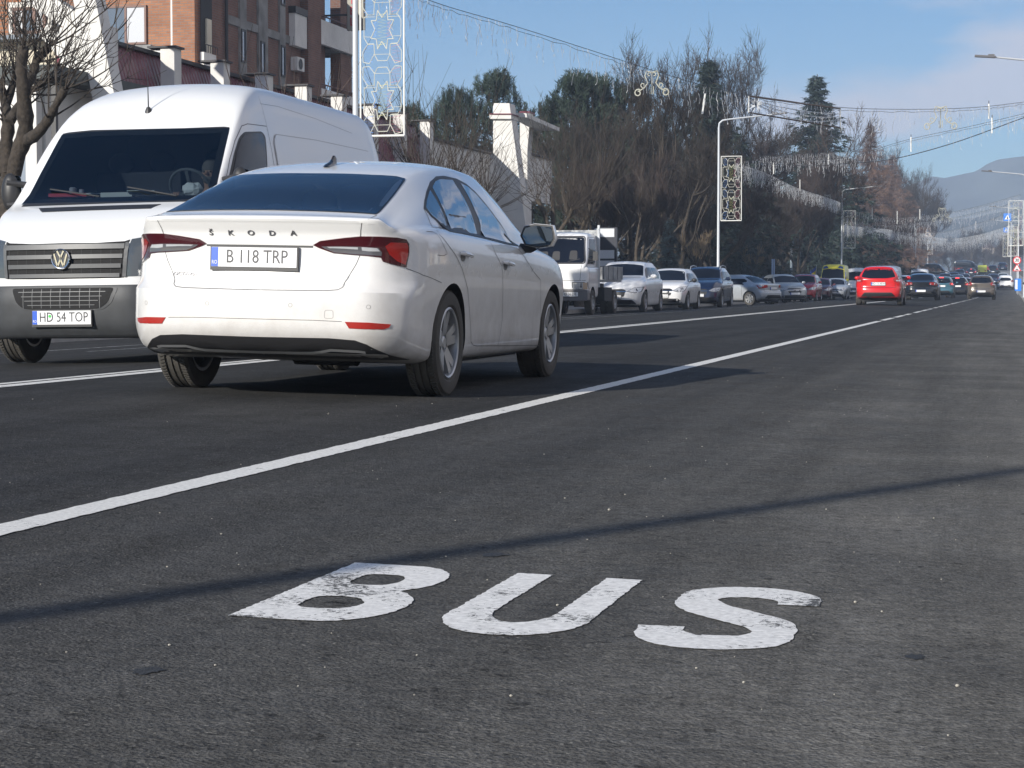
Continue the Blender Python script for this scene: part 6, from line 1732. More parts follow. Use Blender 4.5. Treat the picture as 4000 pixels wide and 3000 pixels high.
light_string(p3, p4, [(1822, 486), (1880, 492), (1930, 497), (1972, 504)], 'icicle light string along the left lamp posts in the haze', 1.0, 9, 11)
light_string(p4, r4, [(1980, 520), (2050, 530), (2120, 522), (2185, 508)], 'lowest faint icicle light string over the far end of the road', 1.2, 8, 12)
# rectangular banner frame with three garlands
q = string3(p1, r1, [(1617, 208), (1815, 235), (1815, 276), (1617, 243)])
bf = empty('banner_frame', tuple(q[0]), 0, 'rectangular light frame with curved garlands hanging over the road before the spruce', 'light frame')
o = q[0]
for a, b in ((0, 1), (3, 2)): m = MB(); m.tube([q[a] - o, q[b] - o], .022, 5); m.build('frame_bar', mat('brown_bar', (.10, .075, .065), .6), bf)
for a, b in ((0, 3), (1, 2)): m = MB(); m.tube([q[a] - o, q[b] - o], .022, 6); m.build('light_tube', M_LEDW, bf)
m = MB(); rr = random.Random(5)
tl_, tr_, br_, bl_ = [v - o for v in q]
for (dzv, e0, e1) in ((.25, .12, .55), (.5, .14, .35), (.78, .16, .2)):
    pr = None
    for i in range(41):
        t = i / 40; a = tl_.lerp(bl_, e0 + (dzv - e0) * math.sin(math.pi * min(1, t * 1.2) / 2)); b = tr_.lerp(br_, .15 + e1 * .5)
        p = (tl_.lerp(bl_, .15)).lerp(tr_.lerp(br_, .15 + dzv * .5), t) + (bl_ - tl_) * (dzv * .8 * math.sin(math.pi * t) ** .8)
        if pr: m.tube([pr, p], .010, 3, cap=False)
        for _ in range(2): m.tube([p, p + Vector((rr.uniform(-.04, .04), 0, rr.uniform(-.07, .03)))], .012, 3, cap=False)
        pr = p
for _ in range(30):
    a = rr.uniform(0, 6.28); c = tl_.lerp(tr_, .08).lerp(bl_.lerp(br_, .08), .5); m.tube([c, c + Vector((math.cos(a) * .22, 0, math.sin(a) * .3)) * rr.uniform(.4, 1)], .008, 3, cap=False)
m.build('garland', M_ICI, bf)
# scroll ornaments
def scroll(px, py, A, B, size, label):
    p = string3(A, B, [(px, py)])[0]; r = empty('scroll_ornament', tuple(p), 0, label, 'ornament', 'scroll shaped light ornaments')
    m = MB(); k = size * .9
    def sp(cx, cz, r0, a0, a1, sgn):
        return [(sgn * (cx + r0 * (1 - .55 * i / 14) * math.cos(R(a0 + (a1 - a0) * i / 14))) * k, 0, (cz + r0 * (1 - .55 * i / 14) * math.sin(R(a0 + (a1 - a0) * i / 14))) * k) for i in range(15)]
    for s in (1, -1):
        m.tube([(s * .02 * k, 0, .42 * k), (s * .16 * k, 0, .46 * k), (s * .20 * k, 0, .32 * k), (s * .12 * k, 0, .12 * k), (s * .22 * k, 0, -.02 * k), (s * .36 * k, 0, -.10 * k)], .018, 5)
        m.tube(sp(.40, -.16, .11, 120, -280, s), .018, 5); m.tube(sp(.07, .36, .07, 200, -120, s), .014, 5); m.tube(sp(.26, .06, .07, -90, 230, s), .014, 5)
    m.tube([(0, 0, .45 * k), (0, 0, -.2 * k)], .014, 5); m.tube([(-.05 * k, 0, -.2 * k), (-.05 * k, 0, .02 * k)], .012, 5); m.tube([(.05 * k, 0, -.2 * k), (.05 * k, 0, .02 * k)], .012, 5)
    m.build('scroll', M_LEDG, r)
scroll(1408, 188, p1, r1, 1.0, 'large scroll ornament on the nearest light string, before the bare treetops')
scroll(2032, 262, p1, r1, 1.15, 'scroll ornament hanging against the sky at right from the nearest string')
scroll(1787, 438, p2, p3, 1.5, 'scroll ornament left of the third left lamp post, against dark trees')
scroll(2035, 468, p3, r2, 1.6, 'hazy scroll ornament over the far end of the road')
# tube lights
for i, (px, py0, py1, A, B, lab) in enumerate(((1520, 202, 246, p1, r1, 'slightly tilted white tube light in front of the left spruce'), (1968, 296, 328, p2, r1, 'white tube light against the sky above the reddish larch'), (1815, 236, 277, p1, r1, 'white tube light at the right end of the banner frame') if 0 else (2136, 224, 257, p1, r1, 'upper white tube light against the sky near the right edge'), (2143, 254, 288, p2, r1, 'lower white tube light near the right edge'), (1671, 352, 376, p2, r2, 'short white tube light right of the star panel'), (1728, 388, 412, p2, p3, 'short white tube light beside the sloping string'), (1790, 332, 356, p2, r2, 'short white tube light at the foot of the spruce'), (1884, 448, 474, p3, r2, 'thin white tube light right of the third left lamp post'), (1938, 456, 484, p3, r2, 'thin white tube light above the red hatchback'), (1987, 452, 474, p3, r2, 'faint white tube light in the haze over the road'), (2108, 478, 496, p3, r3, 'faint short tube light left of the blue signs'))):
    a, b = string3(A, B, [(px + (3 if i == 0 else 0), py0), (px - (3 if i == 0 else 0), py1)])
    r = empty('tube_light', tuple(a), 0, lab, 'tube light', 'white falling tube lights'); m = MB(); m.tube([(0, 0, 0), b - a], .028, 6); m.build('tube', M_LEDW, r)
    m = MB(); m.tube([(0, 0, .1), (0, 0, 0)], .012, 4); m.build('hanger', M_WIRE, r)
# ---- signs
def signpost(x, y, h, label, r_=.035):
    r = empty('traffic_sign', (x, y, gz(x, y) + .1), 0, label, 'traffic sign'); m = MB(); m.tube([(0, 0, 0), (0, 0, h)], r_, 8); m.build('post', M_GALV, r); return r
M_SGW, M_SGR, M_SGB, M_SGK = mat('sign_white', (.78, .78, .78), .4), mat('sign_rim_red', (.60, .02, .03), .4), mat('sign_blue', (.02, .20, .72), .4), mat('sign_black', (.02, .02, .02), .5)
s = 186.0; x = at_s(3973, 1010, s)[0]
sp_ = signpost(x, s, 3.6, 'round 30 speed limit sign over a triangular bump warning on one post')
zt_ = at_s(3972, 1017, s)[1] - gz(x, s) - .1
m = MB(); m.lathe([(.001, -.03), (.36, -.03), (.36, 0), (.001, 0)], 28, 'y', (0, -.04, zt_)); d = m.build('round_sign', M_SGR, sp_, ang=30)
MB().lathe([(.001, -.036), (.265, -.036), (.265, -.03)], 28, 'y', (0, -.04, zt_)).build('sign_face', M_SGW, d, ang=30)
vs, fs = text_geo('30', .40, .002, .9, .012); MB().add([(p[0], -.08 - p[2], p[1] + zt_) for p in vs], fs).build('sign_digits', M_SGK, d, smooth=False, fix=False)
zt2 = zt_ - .72
tri = lambda r_: [(-r_ * .87, -r_ * .5), (r_ * .87, -r_ * .5), (0, r_)]
m = MB(); m.prism([(a, b + zt2 - .02) for a, b in rpoly(tri(.47), .06)], -.07, -.04, 'y'); d = m.build('triangle_sign', M_SGR, sp_, smooth=False)
MB().prism([(a, b + zt2 - .02) for a, b in rpoly(tri(.33), .04)], -.077, -.071, 'y').build('sign_face', M_SGW, d, smooth=False)
MB().prism([(-.17, zt2 - .15), (.17, zt2 - .15), (.17, zt2 - .12), (.08, zt2 - .10), (.03, zt2 - .03), (-.03, zt2 - .03), (-.08, zt2 - .10), (-.17, zt2 - .12)], -.083, -.078, 'y').build('bump_symbol', M_SGK, d, smooth=False)
def crossing(px, py, s, sz, arm, label):
    x, z = at_s(px, py, s); r = empty('crossing_sign', (x, s, z), 0, label, 'traffic sign', 'blue pedestrian crossing signs over the road')
    m = MB(); m.prism(rpoly([(-sz, -sz), (sz, -sz), (sz, sz), (-sz, sz)], .05), 0, .06, 'y'); b = m.build('sign_board', M_SGB, r, smooth=False)
    MB().prism([(-sz * .72, -sz * .62), (sz * .72, -sz * .62), (0, sz * .62)], -.006, -.001, 'y').build('white_triangle', M_SGW, b, smooth=False)
    m = MB(); m.prism([(-.05 * sz / .4, -.0), (.05 * sz / .4, 0), (.07, -.3 * sz), (.16 * sz, -.58 * sz), (.06 * sz, -.58 * sz), (0, -.36 * sz), (-.08 * sz, -.58 * sz), (-.20 * sz, -.58 * sz), (-.07 * sz, -.28 * sz)], -.010, -.007, 'y'); m.lathe([(.001, -.010), (.09 * sz, -.010), (.09 * sz, -.007)], 10, 'y', (0, 0, .13 * sz)); m.build('walker_symbol', M_SGK, b, smooth=False)
    m = MB(); m.tube([(sz * .6, .03, -sz * .9), (sz * 1.2, .03, -sz * 1.0), (arm, .03, -sz * 1.0)], .035, 6); m.tube([(arm, .03, -sz * 1.0), (arm, .03, gz(x + arm, s) - z + .1)], .055, 8); m.build('gantry', M_GALV, r)
crossing(3935, 848, 176, .32, 1.6, 'upper blue pedestrian crossing sign over the right lane, larger one')
crossing(3930, 898, 225, .27, 2.2, 'lower blue pedestrian crossing sign, smaller and farther away')
x, z = at_s(3976, 1090, 184); r = empty('direction_sign', (x, 184.3, gz(x, 184)), 0, 'small blue sign board on the kerb behind the speed limit post', 'sign')
MB().box(-.26, .30, 0, .05, .35, 1.45).build('sign_board', M_SGB, r, smooth=False); MB().box(-.22, -.02, -.006, -.001, .5, 1.35).build('white_panel', M_SGW, r, smooth=False); MB().tube([(0, .08, 0), (0, .08, 1.5)], .03, 6).build('post', M_GALV, r)
# dark totem board beside the flatbed truck
s0 = sx_(2362, -16.6); r = empty('totem_board', (-16.6, s0, gz(-16.6, s0) + .1), 0, 'tall dark notice totem with three white panels between the flatbed truck and the forked tree', 'sign board')
_, ztop = at_s(2362, 888, s0); ztop -= gz(-16.6, s0) + .1
MB().box(-.56, .50, 0, .2, 0, ztop).build('totem_frame', mat('totem_blue_black', (.012, .016, .03), .4), r, smooth=False)
for k, (v0, v1) in enumerate(((893, 926), (977, 1010), (1018, 1040))):
    za, zb2 = at_s(2362, v0, s0)[1] - r.location.z, at_s(2362, v1, s0)[1] - r.location.z
    MB().box(-.44, .40, -.02, -.001, zb2, za).build('white_panel', mat('notice_white', (.62, .66, .70), .5), r, smooth=False)
r = empty('notice_board', (-16.0, s0 + .5, gz(-16, s0) + .1), 0, 'narrow pale notice board right of the dark totem', 'sign board'); MB().box(.10, .42, 0, .05, .9, 1.75).build('board', mat('notice_grey', (.4, .42, .45), .6), r, smooth=False); MB().box(.24, .28, .06, .1, 0, 1.8).build('post', M_GALV, r, smooth=False)
# tall sculpture columns in the park, two blue poles, flags
s0 = sx_(3104, -18); zb3 = gz(-18, s0)
r = empty('park_sculpture', (-18, s0, zb3), 0, 'pair of slim pale columns joined at the top, standing in the dark park', 'sculpture')
zt3 = at_s(3104, 930, s0)[1] - zb3
for dx in (-.32, .32): m = MB(); m.tube([(dx, 0, 0), (dx, 0, zt3 * .62), (dx * .9, .0, zt3 * .66), (dx * 1.1, 0, zt3 * .75), (dx * .35, 0, zt3)], [.11, .10, .05, .12, .05], 8); m.build('column', mat('pale_stone', (.22, .27, .32), .6, var=.3), r)
for k, u in enumerate((3015, 3022)):
    s0 = sx_(u, -14.6); r = empty('blue_pole', (-14.6, s0, gz(-14.6, s0) + .1), 0, ('left' if k == 0 else 'right') + ' one of two slim blue poles between the silver saloons', 'pole', 'slim blue poles'); MB().tube([(0, 0, 0), (0, 0, at_s(u, 1018, s0)[1] - gz(-14.6, s0))], .05, 6).build('pole', mat('pale_blue_paint', (.30, .42, .62), .5), r)
def flag(u, v0, v1, l, cols, label):
    s0 = sx_(u, l); z1 = at_s(u, v0, s0)[1]; zb = gz(l, s0) + .1; r = empty('flag', (l, s0, zb), 0, label, 'flag', 'flags by the parked cars'); MB().tube([(0, 0, 0), (.1, 0, z1 - zb)], .02, 6).build('flag_pole', M_GALV, r)
    h = z1 - zb; n = len(cols)
    for i, cc in enumerate(cols):
        m = MB(); V = []
        for a in range(7):
            for b in range(2):
                t = a / 6; V.append((.1 - .75 * t * .6 - .12 * (i + b) / n, .06 * math.sin(t * 7), h - .1 - .9 * (i + b) / n * 1.0 - .35 * t))
        m.add(V, [(2 * a, 2 * a + 1, 2 * a + 3, 2 * a + 2) for a in range(6)]); m.build('flag_stripe', mat('flag_%s' % cc[0], cc[1], .8), r, fix=False)
flag(3182, 1035, 1080, -14.2, [('blue', (.02, .06, .3)), ('yellow', (.7, .55, .03)), ('red', (.5, .02, .03))], 'drooping blue yellow and red flag above the maroon hatchback')
flag(3164, 1068, 1085, -14.3, [('yellow', (.7, .55, .03)), ('black', (.02, .02, .02))], 'small yellow and black flag above the red estate car')
# traffic light mast beside the far lamp post
s0 = solve_s(3573, -11.6); x0 = -11.6 + bend(s0); r = empty('traffic_light', (x0, s0, gz(x0, s0)), 0, 'slim traffic light mast right of the fourth left lamp post', 'traffic light')
MB().tube([(0, 0, 0), (0, 0, 7.4), (-.1, 0, 7.5)], .07, 8).build('post', M_GALV, r); MB().box(-.2, .2, -.15, .15, 2.6, 3.7).build('signal_head', M_BLK, r, smooth=False)
# ================================================================== trees
class TW:
    """fast collector of 3-sided twigs"""
    def __init__(s): s.mb = MB()
def rdir(rr, d, ang):
    a = d.orthogonal().normalized(); q = Matrix.Rotation(rr.uniform(0, 2 * math.pi), 3, d) @ a
    return (d * math.cos(ang) + q * math.sin(ang)).normalized()
def grow(mbs, rr, p, d, ln, r, depth, P, up=.12):
    n = 4 if depth > 1 else 3; pts = [p.copy()]; rs = [r]; q = p.copy(); dd = d.copy(); r1 = r * P['taper']
    for i in range(n):
        dd = (dd + Vector((rr.uniform(-1, 1), rr.uniform(-1, 1), rr.uniform(-1, 1))) * P['wig'] + Vector((0, 0, up * P.get('up', 1)))).normalized(); q = q + dd * ln / n
        pts.append(q.copy()); rs.append(r + (r1 - r) * (i + 1) / n)
    big = r > P['split']
    (mbs[0] if big else mbs[1]).tube(pts, rs, 7 if r > .05 else (5 if big else 3), cap=False)
    if depth <= 2 and P.get('fine', 1):
        for _ in range(2):
            j = rr.randint(0, n - 1); e = rdir(rr, dd, rr.uniform(.3, 1.0)); l2 = ln * rr.uniform(.4, .9); a_ = pts[j]; mbs[1].tube([a_, a_ + e * l2 * .5, a_ + (e + Vector((0, 0, .25))) * l2], [.0075, .006, .004], 3, cap=False)
    if depth <= 0: return
    k = rr.randint(*P['kids'])
    for i in range(k):
        t = 1.0 if i == 0 else rr.uniform(.3, 1.0); j = min(n - 1, int(t * n)); b = pts[j].lerp(pts[j + 1], t * n - j) if t < 1 else pts[-1]
        nd = rdir(rr, dd, rr.uniform(*P['ang']) * (.5 if i == 0 else 1)); grow(mbs, rr, b, nd, ln * rr.uniform(*P['len']), max(.0055, (r1 if i == 0 else r1 * .7)), depth - 1, P, up)
def fin_tree(mbs, name, mt, mw):
    a = mbs[0].mesh('trunk', ang=60, fix=False); b = mbs[1].mesh('crown', ang=60, fix=False); a.materials.append(mt); b.materials.append(mw); return (name, a, b)
def bare_tree(seed, h, depth=6, kids=(2, 4), ang=(.25, .75), spread=.5, r0=.13, mw=None, forks=3, tw=.02):
    rr = random.Random(seed); mbs = (MB(), MB()); P = dict(taper=.66, wig=.20, split=tw, kids=kids, ang=ang, len=(.55, .88))
    th = h * .18; mbs[0].tube([(0, 0, -.1), (0, 0, .1), (.03, 0, th * .5), (0, .02, th)], [r0 * 1.5, r0 * 1.1, r0, r0 * .95], 10, cap=False)
    for i in range(forks):
        a = 6.28 * i / forks + rr.uniform(-.5, .5); d = Vector((math.cos(a) * spread, math.sin(a) * spread, 1)).normalized()
        grow(mbs, rr, Vector((0, 0, th)), d, h * .26, r0 * .75, depth, P)
    return fin_tree(mbs, 'bare_tree', M_BARK, mw or M_TWIG)
def pollard(seed, h_trunk, limbs, whips, wl, r0=.16, mw=None, wang=1.0, spread=.55, wr_=.012, sub=4, limbl=(.9, 1.7)):
    """hard-cut street tree: thick trunk and stubs, long thin shoots from each cut head"""
    rr = random.Random(seed); mbs = (MB(), MB())
    mbs[0].tube([(0, 0, -.1), (0, 0, .1), (.04, .02, h_trunk * .6), (.02, 0, h_trunk)], [r0 * 1.5, r0 * 1.15, r0, r0 * .9], 12, cap=False)
    heads = []
    for i in range(limbs):
        a = 6.28 * i / limbs + rr.uniform(-.4, .4); d = Vector((math.cos(a) * spread, math.sin(a) * spread, 1)).normalized(); ln = rr.uniform(*limbl); p = Vector((.02, 0, h_trunk * .95)); pts = [p]; 
        for k in range(5): d = (d + Vector((rr.uniform(-.25, .25), rr.uniform(-.25, .25), .1))).normalized(); p = p + d * ln / 5; pts.append(p)
        mbs[0].tube(pts, [r0 * .75, r0 * .6, r0 * .52, r0 * .5, r0 * .5, r0 * .56], 9); heads.append((p, d)); heads.append((pts[3], d))
    for (p, d) in heads:
        for k in range(whips):
            dd = rdir(rr, (d + Vector((0, 0, .4))).normalized(), rr.uniform(.1, wang)); q = p + Vector((rr.uniform(-1, 1), rr.uniform(-1, 1), rr.uniform(-1, 1))) * r0 * .4; pts = [q]; L_ = wl * rr.uniform(.45, 1.0)
            for j in range(5): dd = (dd + Vector((rr.uniform(-.12, .12), rr.uniform(-.12, .12), .10))).normalized(); q = q + dd * L_ / 5; pts.append(q)
            mbs[1].tube(pts, [wr_, wr_ * .85, wr_ * .7, wr_ * .55, wr_ * .4, wr_ * .25], 4, cap=False)
            for s in range(sub):
                j = rr.randint(1, 4); e = rdir(rr, (pts[j + 1] - pts[j]).normalized(), rr.uniform(.4, .9)); l2 = L_ * rr.uniform(.15, .4)
                mbs[1].tube([pts[j], pts[j] + e * l2 * .5, pts[j] + (e + Vector((0, 0, .2))) * l2], [wr_ * .5, wr_ * .35, wr_ * .2], 3, cap=False)
    return fin_tree(mbs, 'pollarded_tree', M_BARK, mw or M_TWIG)
def leafmat(name, c, var=.5):
    m = mat(name, c, .7, var=var, vscale=1.2); m.use_backface_culling = False; return m
M_PINE = leafmat('pine_needles', (.030, .050, .032)); M_SPRUCE = leafmat('spruce_needles', (.022, .038, .030)); M_BLUESP = leafmat('blue_spruce_needles', (.085, .125, .125)); M_HEDGE = leafmat('dark_hedge_leaves', (.022, .024, .017))
def tuft_mesh(cs, ds, n, ln, wd, rr, up=0.0):
    """needle tufts: n thin blades round each centre"""
    g = np.random.default_rng(rr.randint(0, 10**6)); C_ = np.array([tuple(c) for c in cs]); D_ = np.array([tuple(d) for d in ds]); m = len(C_)
    v = g.normal(size=(m, n, 3)); v /= np.linalg.norm(v, axis=2, keepdims=True); v = v * .8 + D_[:, None, :] * 1.0; v[:, :, 2] += up; v /= np.linalg.norm(v, axis=2, keepdims=True)
    l = ln * g.uniform(.6, 1.2, size=(m, n, 1)); b = C_[:, None, :] + g.normal(size=(m, n, 3)) * ln * .18
    side = np.cross(v, g.normal(size=(m, n, 3))); side /= np.linalg.norm(side, axis=2, keepdims=True) + 1e-9
    p0 = b - side * wd / 2; p1 = b + side * wd / 2; p2 = b + v * l
    V = np.stack([p0, p1, p2], 2).reshape(-1, 3); k = len(V) // 3
    me = bpy.data.meshes.new('crown'); me.vertices.add(len(V)); me.vertices.foreach_set('co', V.ravel()); me.loops.add(3 * k); me.loops.foreach_set('vertex_index', np.arange(3 * k)); me.polygons.add(k)
    me.polygons.foreach_set('loop_start', np.arange(k) * 3); me.polygons.foreach_set('loop_total', np.full(k, 3)); me.update(); me.validate(); return me
def pine(seed, h, w_, n=420, base=.25):
    rr = random.Random(seed); tk = MB(); tk.tube([(0, 0, -.1), (.05, 0, h * .4), (0, .05, h * .95)], [.2, .14, .03], 8, cap=False); cs = []; ds = []
    for i in range(n // 5):
        t = base + (1 - base) * rr.random() ** .8; z = h * t; a = rr.uniform(0, 6.28); rad = w_ / 2 * (1 - ((t - base) / (1 - base)) ** 1.5) ** .7 * rr.uniform(.5, 1.2) + .10
        e = Vector((math.cos(a) * rad, math.sin(a) * rad, z + rad * .25)); tk.tube([(0, 0, z - rad * .15), (e.x * .5, e.y * .5, z), tuple(e)], [.035, .025, .012], 4, cap=False)
        for k in range(5):
            f = rr.uniform(.5, 1.08); c = Vector((e.x * f, e.y * f, z + rad * .2 * f)) + Vector((rr.gauss(0, .17), rr.gauss(0, .17), rr.gauss(0, .12)))
            for q in range(5): cs.append(c + Vector((0, 0, .10 * q))); ds.append(Vector((math.cos(a) * .25, math.sin(a) * .25, 1)).normalized())
    me = tuft_mesh(cs, ds, 10, .17, .026, rr, .1); me.materials.append(M_PINE); a_ = tk.mesh('trunk', fix=False); a_.materials.append(M_BARK); return ('pine_tree', a_, me)
def spruce(seed, h, w_, m, layers=26, droop=.35, n=9, ln=.3, wd=.05, bare=False, dens=1.0):
    rr = random.Random(seed); tk = MB(); tk.tube([(0, 0, -.1), (0, 0, h * .5), (0, 0, h)], [.2, .12, .015], 8, cap=False); cs = []; ds = []
    for i in range(layers):
        t = .05 + .94 * (i / layers); z = h * t; rad0 = w_ / 2 * (1 - t) ** 1.0 + .04
        for k in range(int((7 + 7 * (1 - t)) * dens)):
            a = rr.uniform(0, 6.28); rad = rad0 * rr.uniform(.5, 1.3); zz = z + rr.uniform(-.5, .5) * h / layers
            P_ = [Vector((math.cos(a) * rad * f, math.sin(a) * rad * f, zz - rad * droop * f * f + .12 * rad * max(0, f - .7))) for f in (0, .25, .5, .75, 1)]
            tk.tube(P_, [.03, .022, .016, .010, .005] if not bare else [.02, .014, .010, .007, .004], 3, cap=False)
            nb = max(2, int(rad / .22))
            for j in range(nb):
                f = (j + .6) / nb; idx = min(3, int(f * 4)); c = P_[idx].lerp(P_[idx + 1], f * 4 - idx); dd = Vector((math.cos(a + rr.uniform(-.9, .9)), math.sin(a + rr.uniform(-.9, .9)), -droop - .2)).normalized()
                cs.append(c + Vector((rr.gauss(0, .07), rr.gauss(0, .07), rr.gauss(0, .05)))); ds.append(dd)
    me = tuft_mesh(cs, ds, n, ln, wd, rr); me.materials.append(m); a_ = tk.mesh('trunk', fix=False); a_.materials.append(M_BARK if not bare else M_TWIGR); return ('larch_tree' if bare else 'spruce_tree', a_, me)
def plant(T, x, y, h, h0, label, cat='tree', group=None, rz=0.0, wide=1.0, z=None):
    """set out one tree of a kind: scale to height h (kind was grown at height h0)"""
    nm, a, b = T; k = h / h0; r = empty(nm, (x, y, (gz(x, y) if z is None else z) + .05), rz, label, cat, group); r.scale = (k * wide, k * wide, k)
    for n_, me in (('trunk', a), ('crown', b)): c = bpy.data.objects.new(n_, me); COL.objects.link(c); c.parent = r
    return r
def spot(u, vtop, l):
    s = sx_(u, l); z = at_s(u, vtop, s)[1]; return l, s, z - gz(l, s)
# street pollards
TA = pollard(11, 1.35, 6, 9, 2.6, .21, wang=1.2, wr_=.013, sub=6, limbl=(2.3, 3.3), spread=.75)
TB = pollard(12, 1.8, 4, 11, 3.3, .13, wang=.95, wr_=.011, sub=4, limbl=(1.2, 2.2))
TC = pollard(13, 2.0, 3, 10, 2.6, .13, wang=1.25, wr_=.011, sub=4, limbl=(.9, 1.8))
TD = pollard(14, 1.6, 6, 14, .85, .13, wang=.7, wr_=.020, sub=1, mw=mat('pale_cut_shoots', (.24, .18, .11), .8, var=.3))
PG = 'pollarded street trees along the left pavement'
def traced_tree():
    rr = random.Random(77); S0 = 28.3; q = lambda x, y, dy=0: (lambda p: Vector((p[0], S0 + dy, p[1])))(at_s(x * .5426, y * .5426, S0 + dy))
    base = q(62, 1500); base.z = gz(base.x, S0) + .1; mbs = (MB(), MB()); heads = []
    limbs = [([(60, 1700, 0), (60, 1500, 0), (62, 1330, 0), (72, 1250, 0)], [.30, .21, .19, .20]), ([(50, 1260, 0), (45, 1050, .1), (60, 900, .1), (40, 760, .3), (-10, 600, .4)], [.17, .13, .12, .10, .08]), ([(95, 1260, 0), (135, 1100, 0), (185, 960, 0), (178, 780, -.1), (165, 600, -.2), (150, 470, -.2), (175, 345, -.1)], [.18, .17, .16, .13, .12, .11, .11]),
             ([(185, 620, 0), (240, 520, .3), (270, 420, .4), (350, 340, .5)], [.10, .09, .085, .08]), ([(190, 1010, 0), (270, 960, -.3), (350, 860, -.5), (400, 760, -.6), (470, 640, -.7)], [.13, .10, .09, .08, .075]), ([(70, 880, 0), (150, 740, .2), (220, 650, .4), (320, 600, .6)], [.09, .08, .06, .05]), ([(40, 760, .3), (90, 620, .6), (120, 500, .8)], [.08, .07, .06])]
    for pts, rad in limbs:
        P3 = [q(*p) - base for p in pts]
        if P3[0].z < -.3: P3[0].z = -.1
        P4 = [Vector(p) for p in crpath([tuple(p) for p in P3], 3)]; r4 = [rad[min(len(rad) - 1, int(i / 3))] * rr.uniform(.66, .92) for i in range(len(P4))]
        mbs[0].tube(P4, r4, 9)
        if len(pts) > 2 and pts[0][1] < 1600:
            for k in (len(P4) - 1, len(P4) - 3, len(P4) // 2): heads.append((P4[k], (P4[-1] - P4[-3]).normalized()))
    for (p, d) in heads:
        for k in range(4):
            dd = rdir(rr, (d + Vector((0, 0, .5))).normalized(), rr.uniform(.15, 1.15)); a = p.copy(); pts = [a]; L_ = rr.uniform(1.0, 2.6)
            for j in range(6): dd = (dd + Vector((rr.uniform(-.22, .22), rr.uniform(-.22, .22), .08))).normalized(); a = a + dd * L_ / 6; pts.append(a)
            mbs[1].tube(pts, [.016, .014, .011, .009, .007, .005, .004], 4, cap=False)
            for s in range(5):
                j = rr.randint(1, 5); e = rdir(rr, (pts[j + 1] - pts[j]).normalized(), rr.uniform(.5, 1.1)); l2 = L_ * rr.uniform(.15, .45)
                mbs[1].tube([pts[j], pts[j] + e * l2 * .5, pts[j] + (e + Vector((0, 0, .25))) * l2], [.008, .006, .004], 3, cap=False)
    T_ = fin_tree(mbs, 'pollarded_tree', mat('dark_bark', (.040, .032, .025), .95, var=.5, vscale=14, bump=1.0, bscale=18), M_TWIG)
    r = empty('pollarded_tree', tuple(base), 0, 'gnarled pollarded tree with thick dark forking limbs at the left edge', 'tree', PG)
    for n_, me in (('trunk', T_[1]), ('crown', T_[2])): c = bpy.data.objects.new(n_, me); COL.objects.link(c); c.parent = r
traced_tree()
l, s, h = spot(1712, 300, -15.3); plant(TB, l, s, 6.6, 6.0, 'pollarded tree with long upright shoots right of the largest star panel', group=PG, rz=.3)
l, s, h = spot(1850, 480, -15.5); plant(TC, l, s, 5.6, 5.4, 'low pollarded tree with spreading shoots behind the roof of the nearest car', group=PG, rz=2.0)
l, s, h = spot(2165, 500, -15.4); plant(TC, l, s, 6.2, 5.4, 'leaning pollarded tree right of the white tapered fin', group=PG, rz=4.2)
l, s, h = spot(2262, 500, -15.3); plant(TB, l, s, 7.4, 6.0, 'large vase shaped pollarded tree above the flatbed truck', group=PG, rz=3.3)
TF = bare_tree(21, 6.0, 4, (2, 3), (.2, .6), .5, .12, forks=2, tw=.03)
l, s, h = spot(2476, 640, -15.3); plant(TF, l, s, 6.4, 6.2, 'tree with a pale forked trunk standing behind the white SUV', group=PG, rz=1.57)
l, s, h = spot(2722, 830, -15.6); plant(TD, l, s, 4.2, 4.0, 'short hard pruned tree with pale cut shoot ends left of the second lamp post', group=PG)
l, s, h = spot(2935, 860, -17.5); plant(TD, l, s, 4.4, 4.0, 'hard pruned tree just right of the second lamp post', group=PG, rz=2)
TS = pollard(15, .5, 3, 10, 3.2, .06, mw=M_TWIGR, wang=.45, wr_=.014, sub=3)
l, s, h = spot(1190, 150, -15.6); plant(TS, l, s, 6.2, 4.4, 'slender tree of reddish upright shoots in front of the hotel balconies', rz=1)
# conifers
TP1 = pine(31, 9, 4.6, 520); TP2 = pine(32, 8, 5.6, 620)
PGp = 'pines behind the low white building'
for T, u, v, l, lab, wd in ((TP1, 1944, 325, -31, 'tall dark pine right behind the white tapered fin', 1.25), (TP2, 1790, 395, -33, 'broad pine left of the tallest pine', 1.1), (TP2, 1625, 450, -32, 'low pine beside the bottom of the largest star panel', .8),
                            (TP1, 2250, 330, -25, 'tall pine in the middle of the tree line, its candles against the sky', 1.5), (TP2, 2345, 345, -24, 'second pine of the middle clump', 1.15), (TP2, 2455, 375, -23, 'right hand pine of the middle clump', 1.15), (TP1, 2180, 430, -26, 'left hand low pine of the middle clump', 1.3)):
    x, s, h = spot(u, v, l); plant(T, x, s, h, 9 if T is TP1 else 8, lab, group=PGp, rz=u * .01, wide=wd)
TSP = spruce(41, 12, 7.2, M_SPRUCE, 44, .35, 13, .25, .060, dens=1.5); TBS = spruce(42, 5, 3.6, M_BLUESP, 18, .25, 10, .22, .04, dens=1.3); TLA = spruce(43, 12, 8.5, mat('larch_twigs', (.17, .105, .075), .85, var=.3), 34, .05, 12, .36, .028, True, dens=1.5)
x, s, h = spot(2765, 232, -21); plant(TSP, x, s, h, 12, 'tall dark spruce rising behind the bare trees above the second lamp post', group='spruces in the park', wide=1.35)
x, s, h = spot(3185, 292, -19); plant(TSP, x, s, h, 12, 'tall spruce with drooping branches right of the banner frame', group='spruces in the park', rz=2.0, wide=1.45)
x, s, h = spot(2610, 850, -17.0); plant(TBS, x, s, h, 5, 'blue spruce with frosty needles behind the parked white hatchback', wide=1.15)
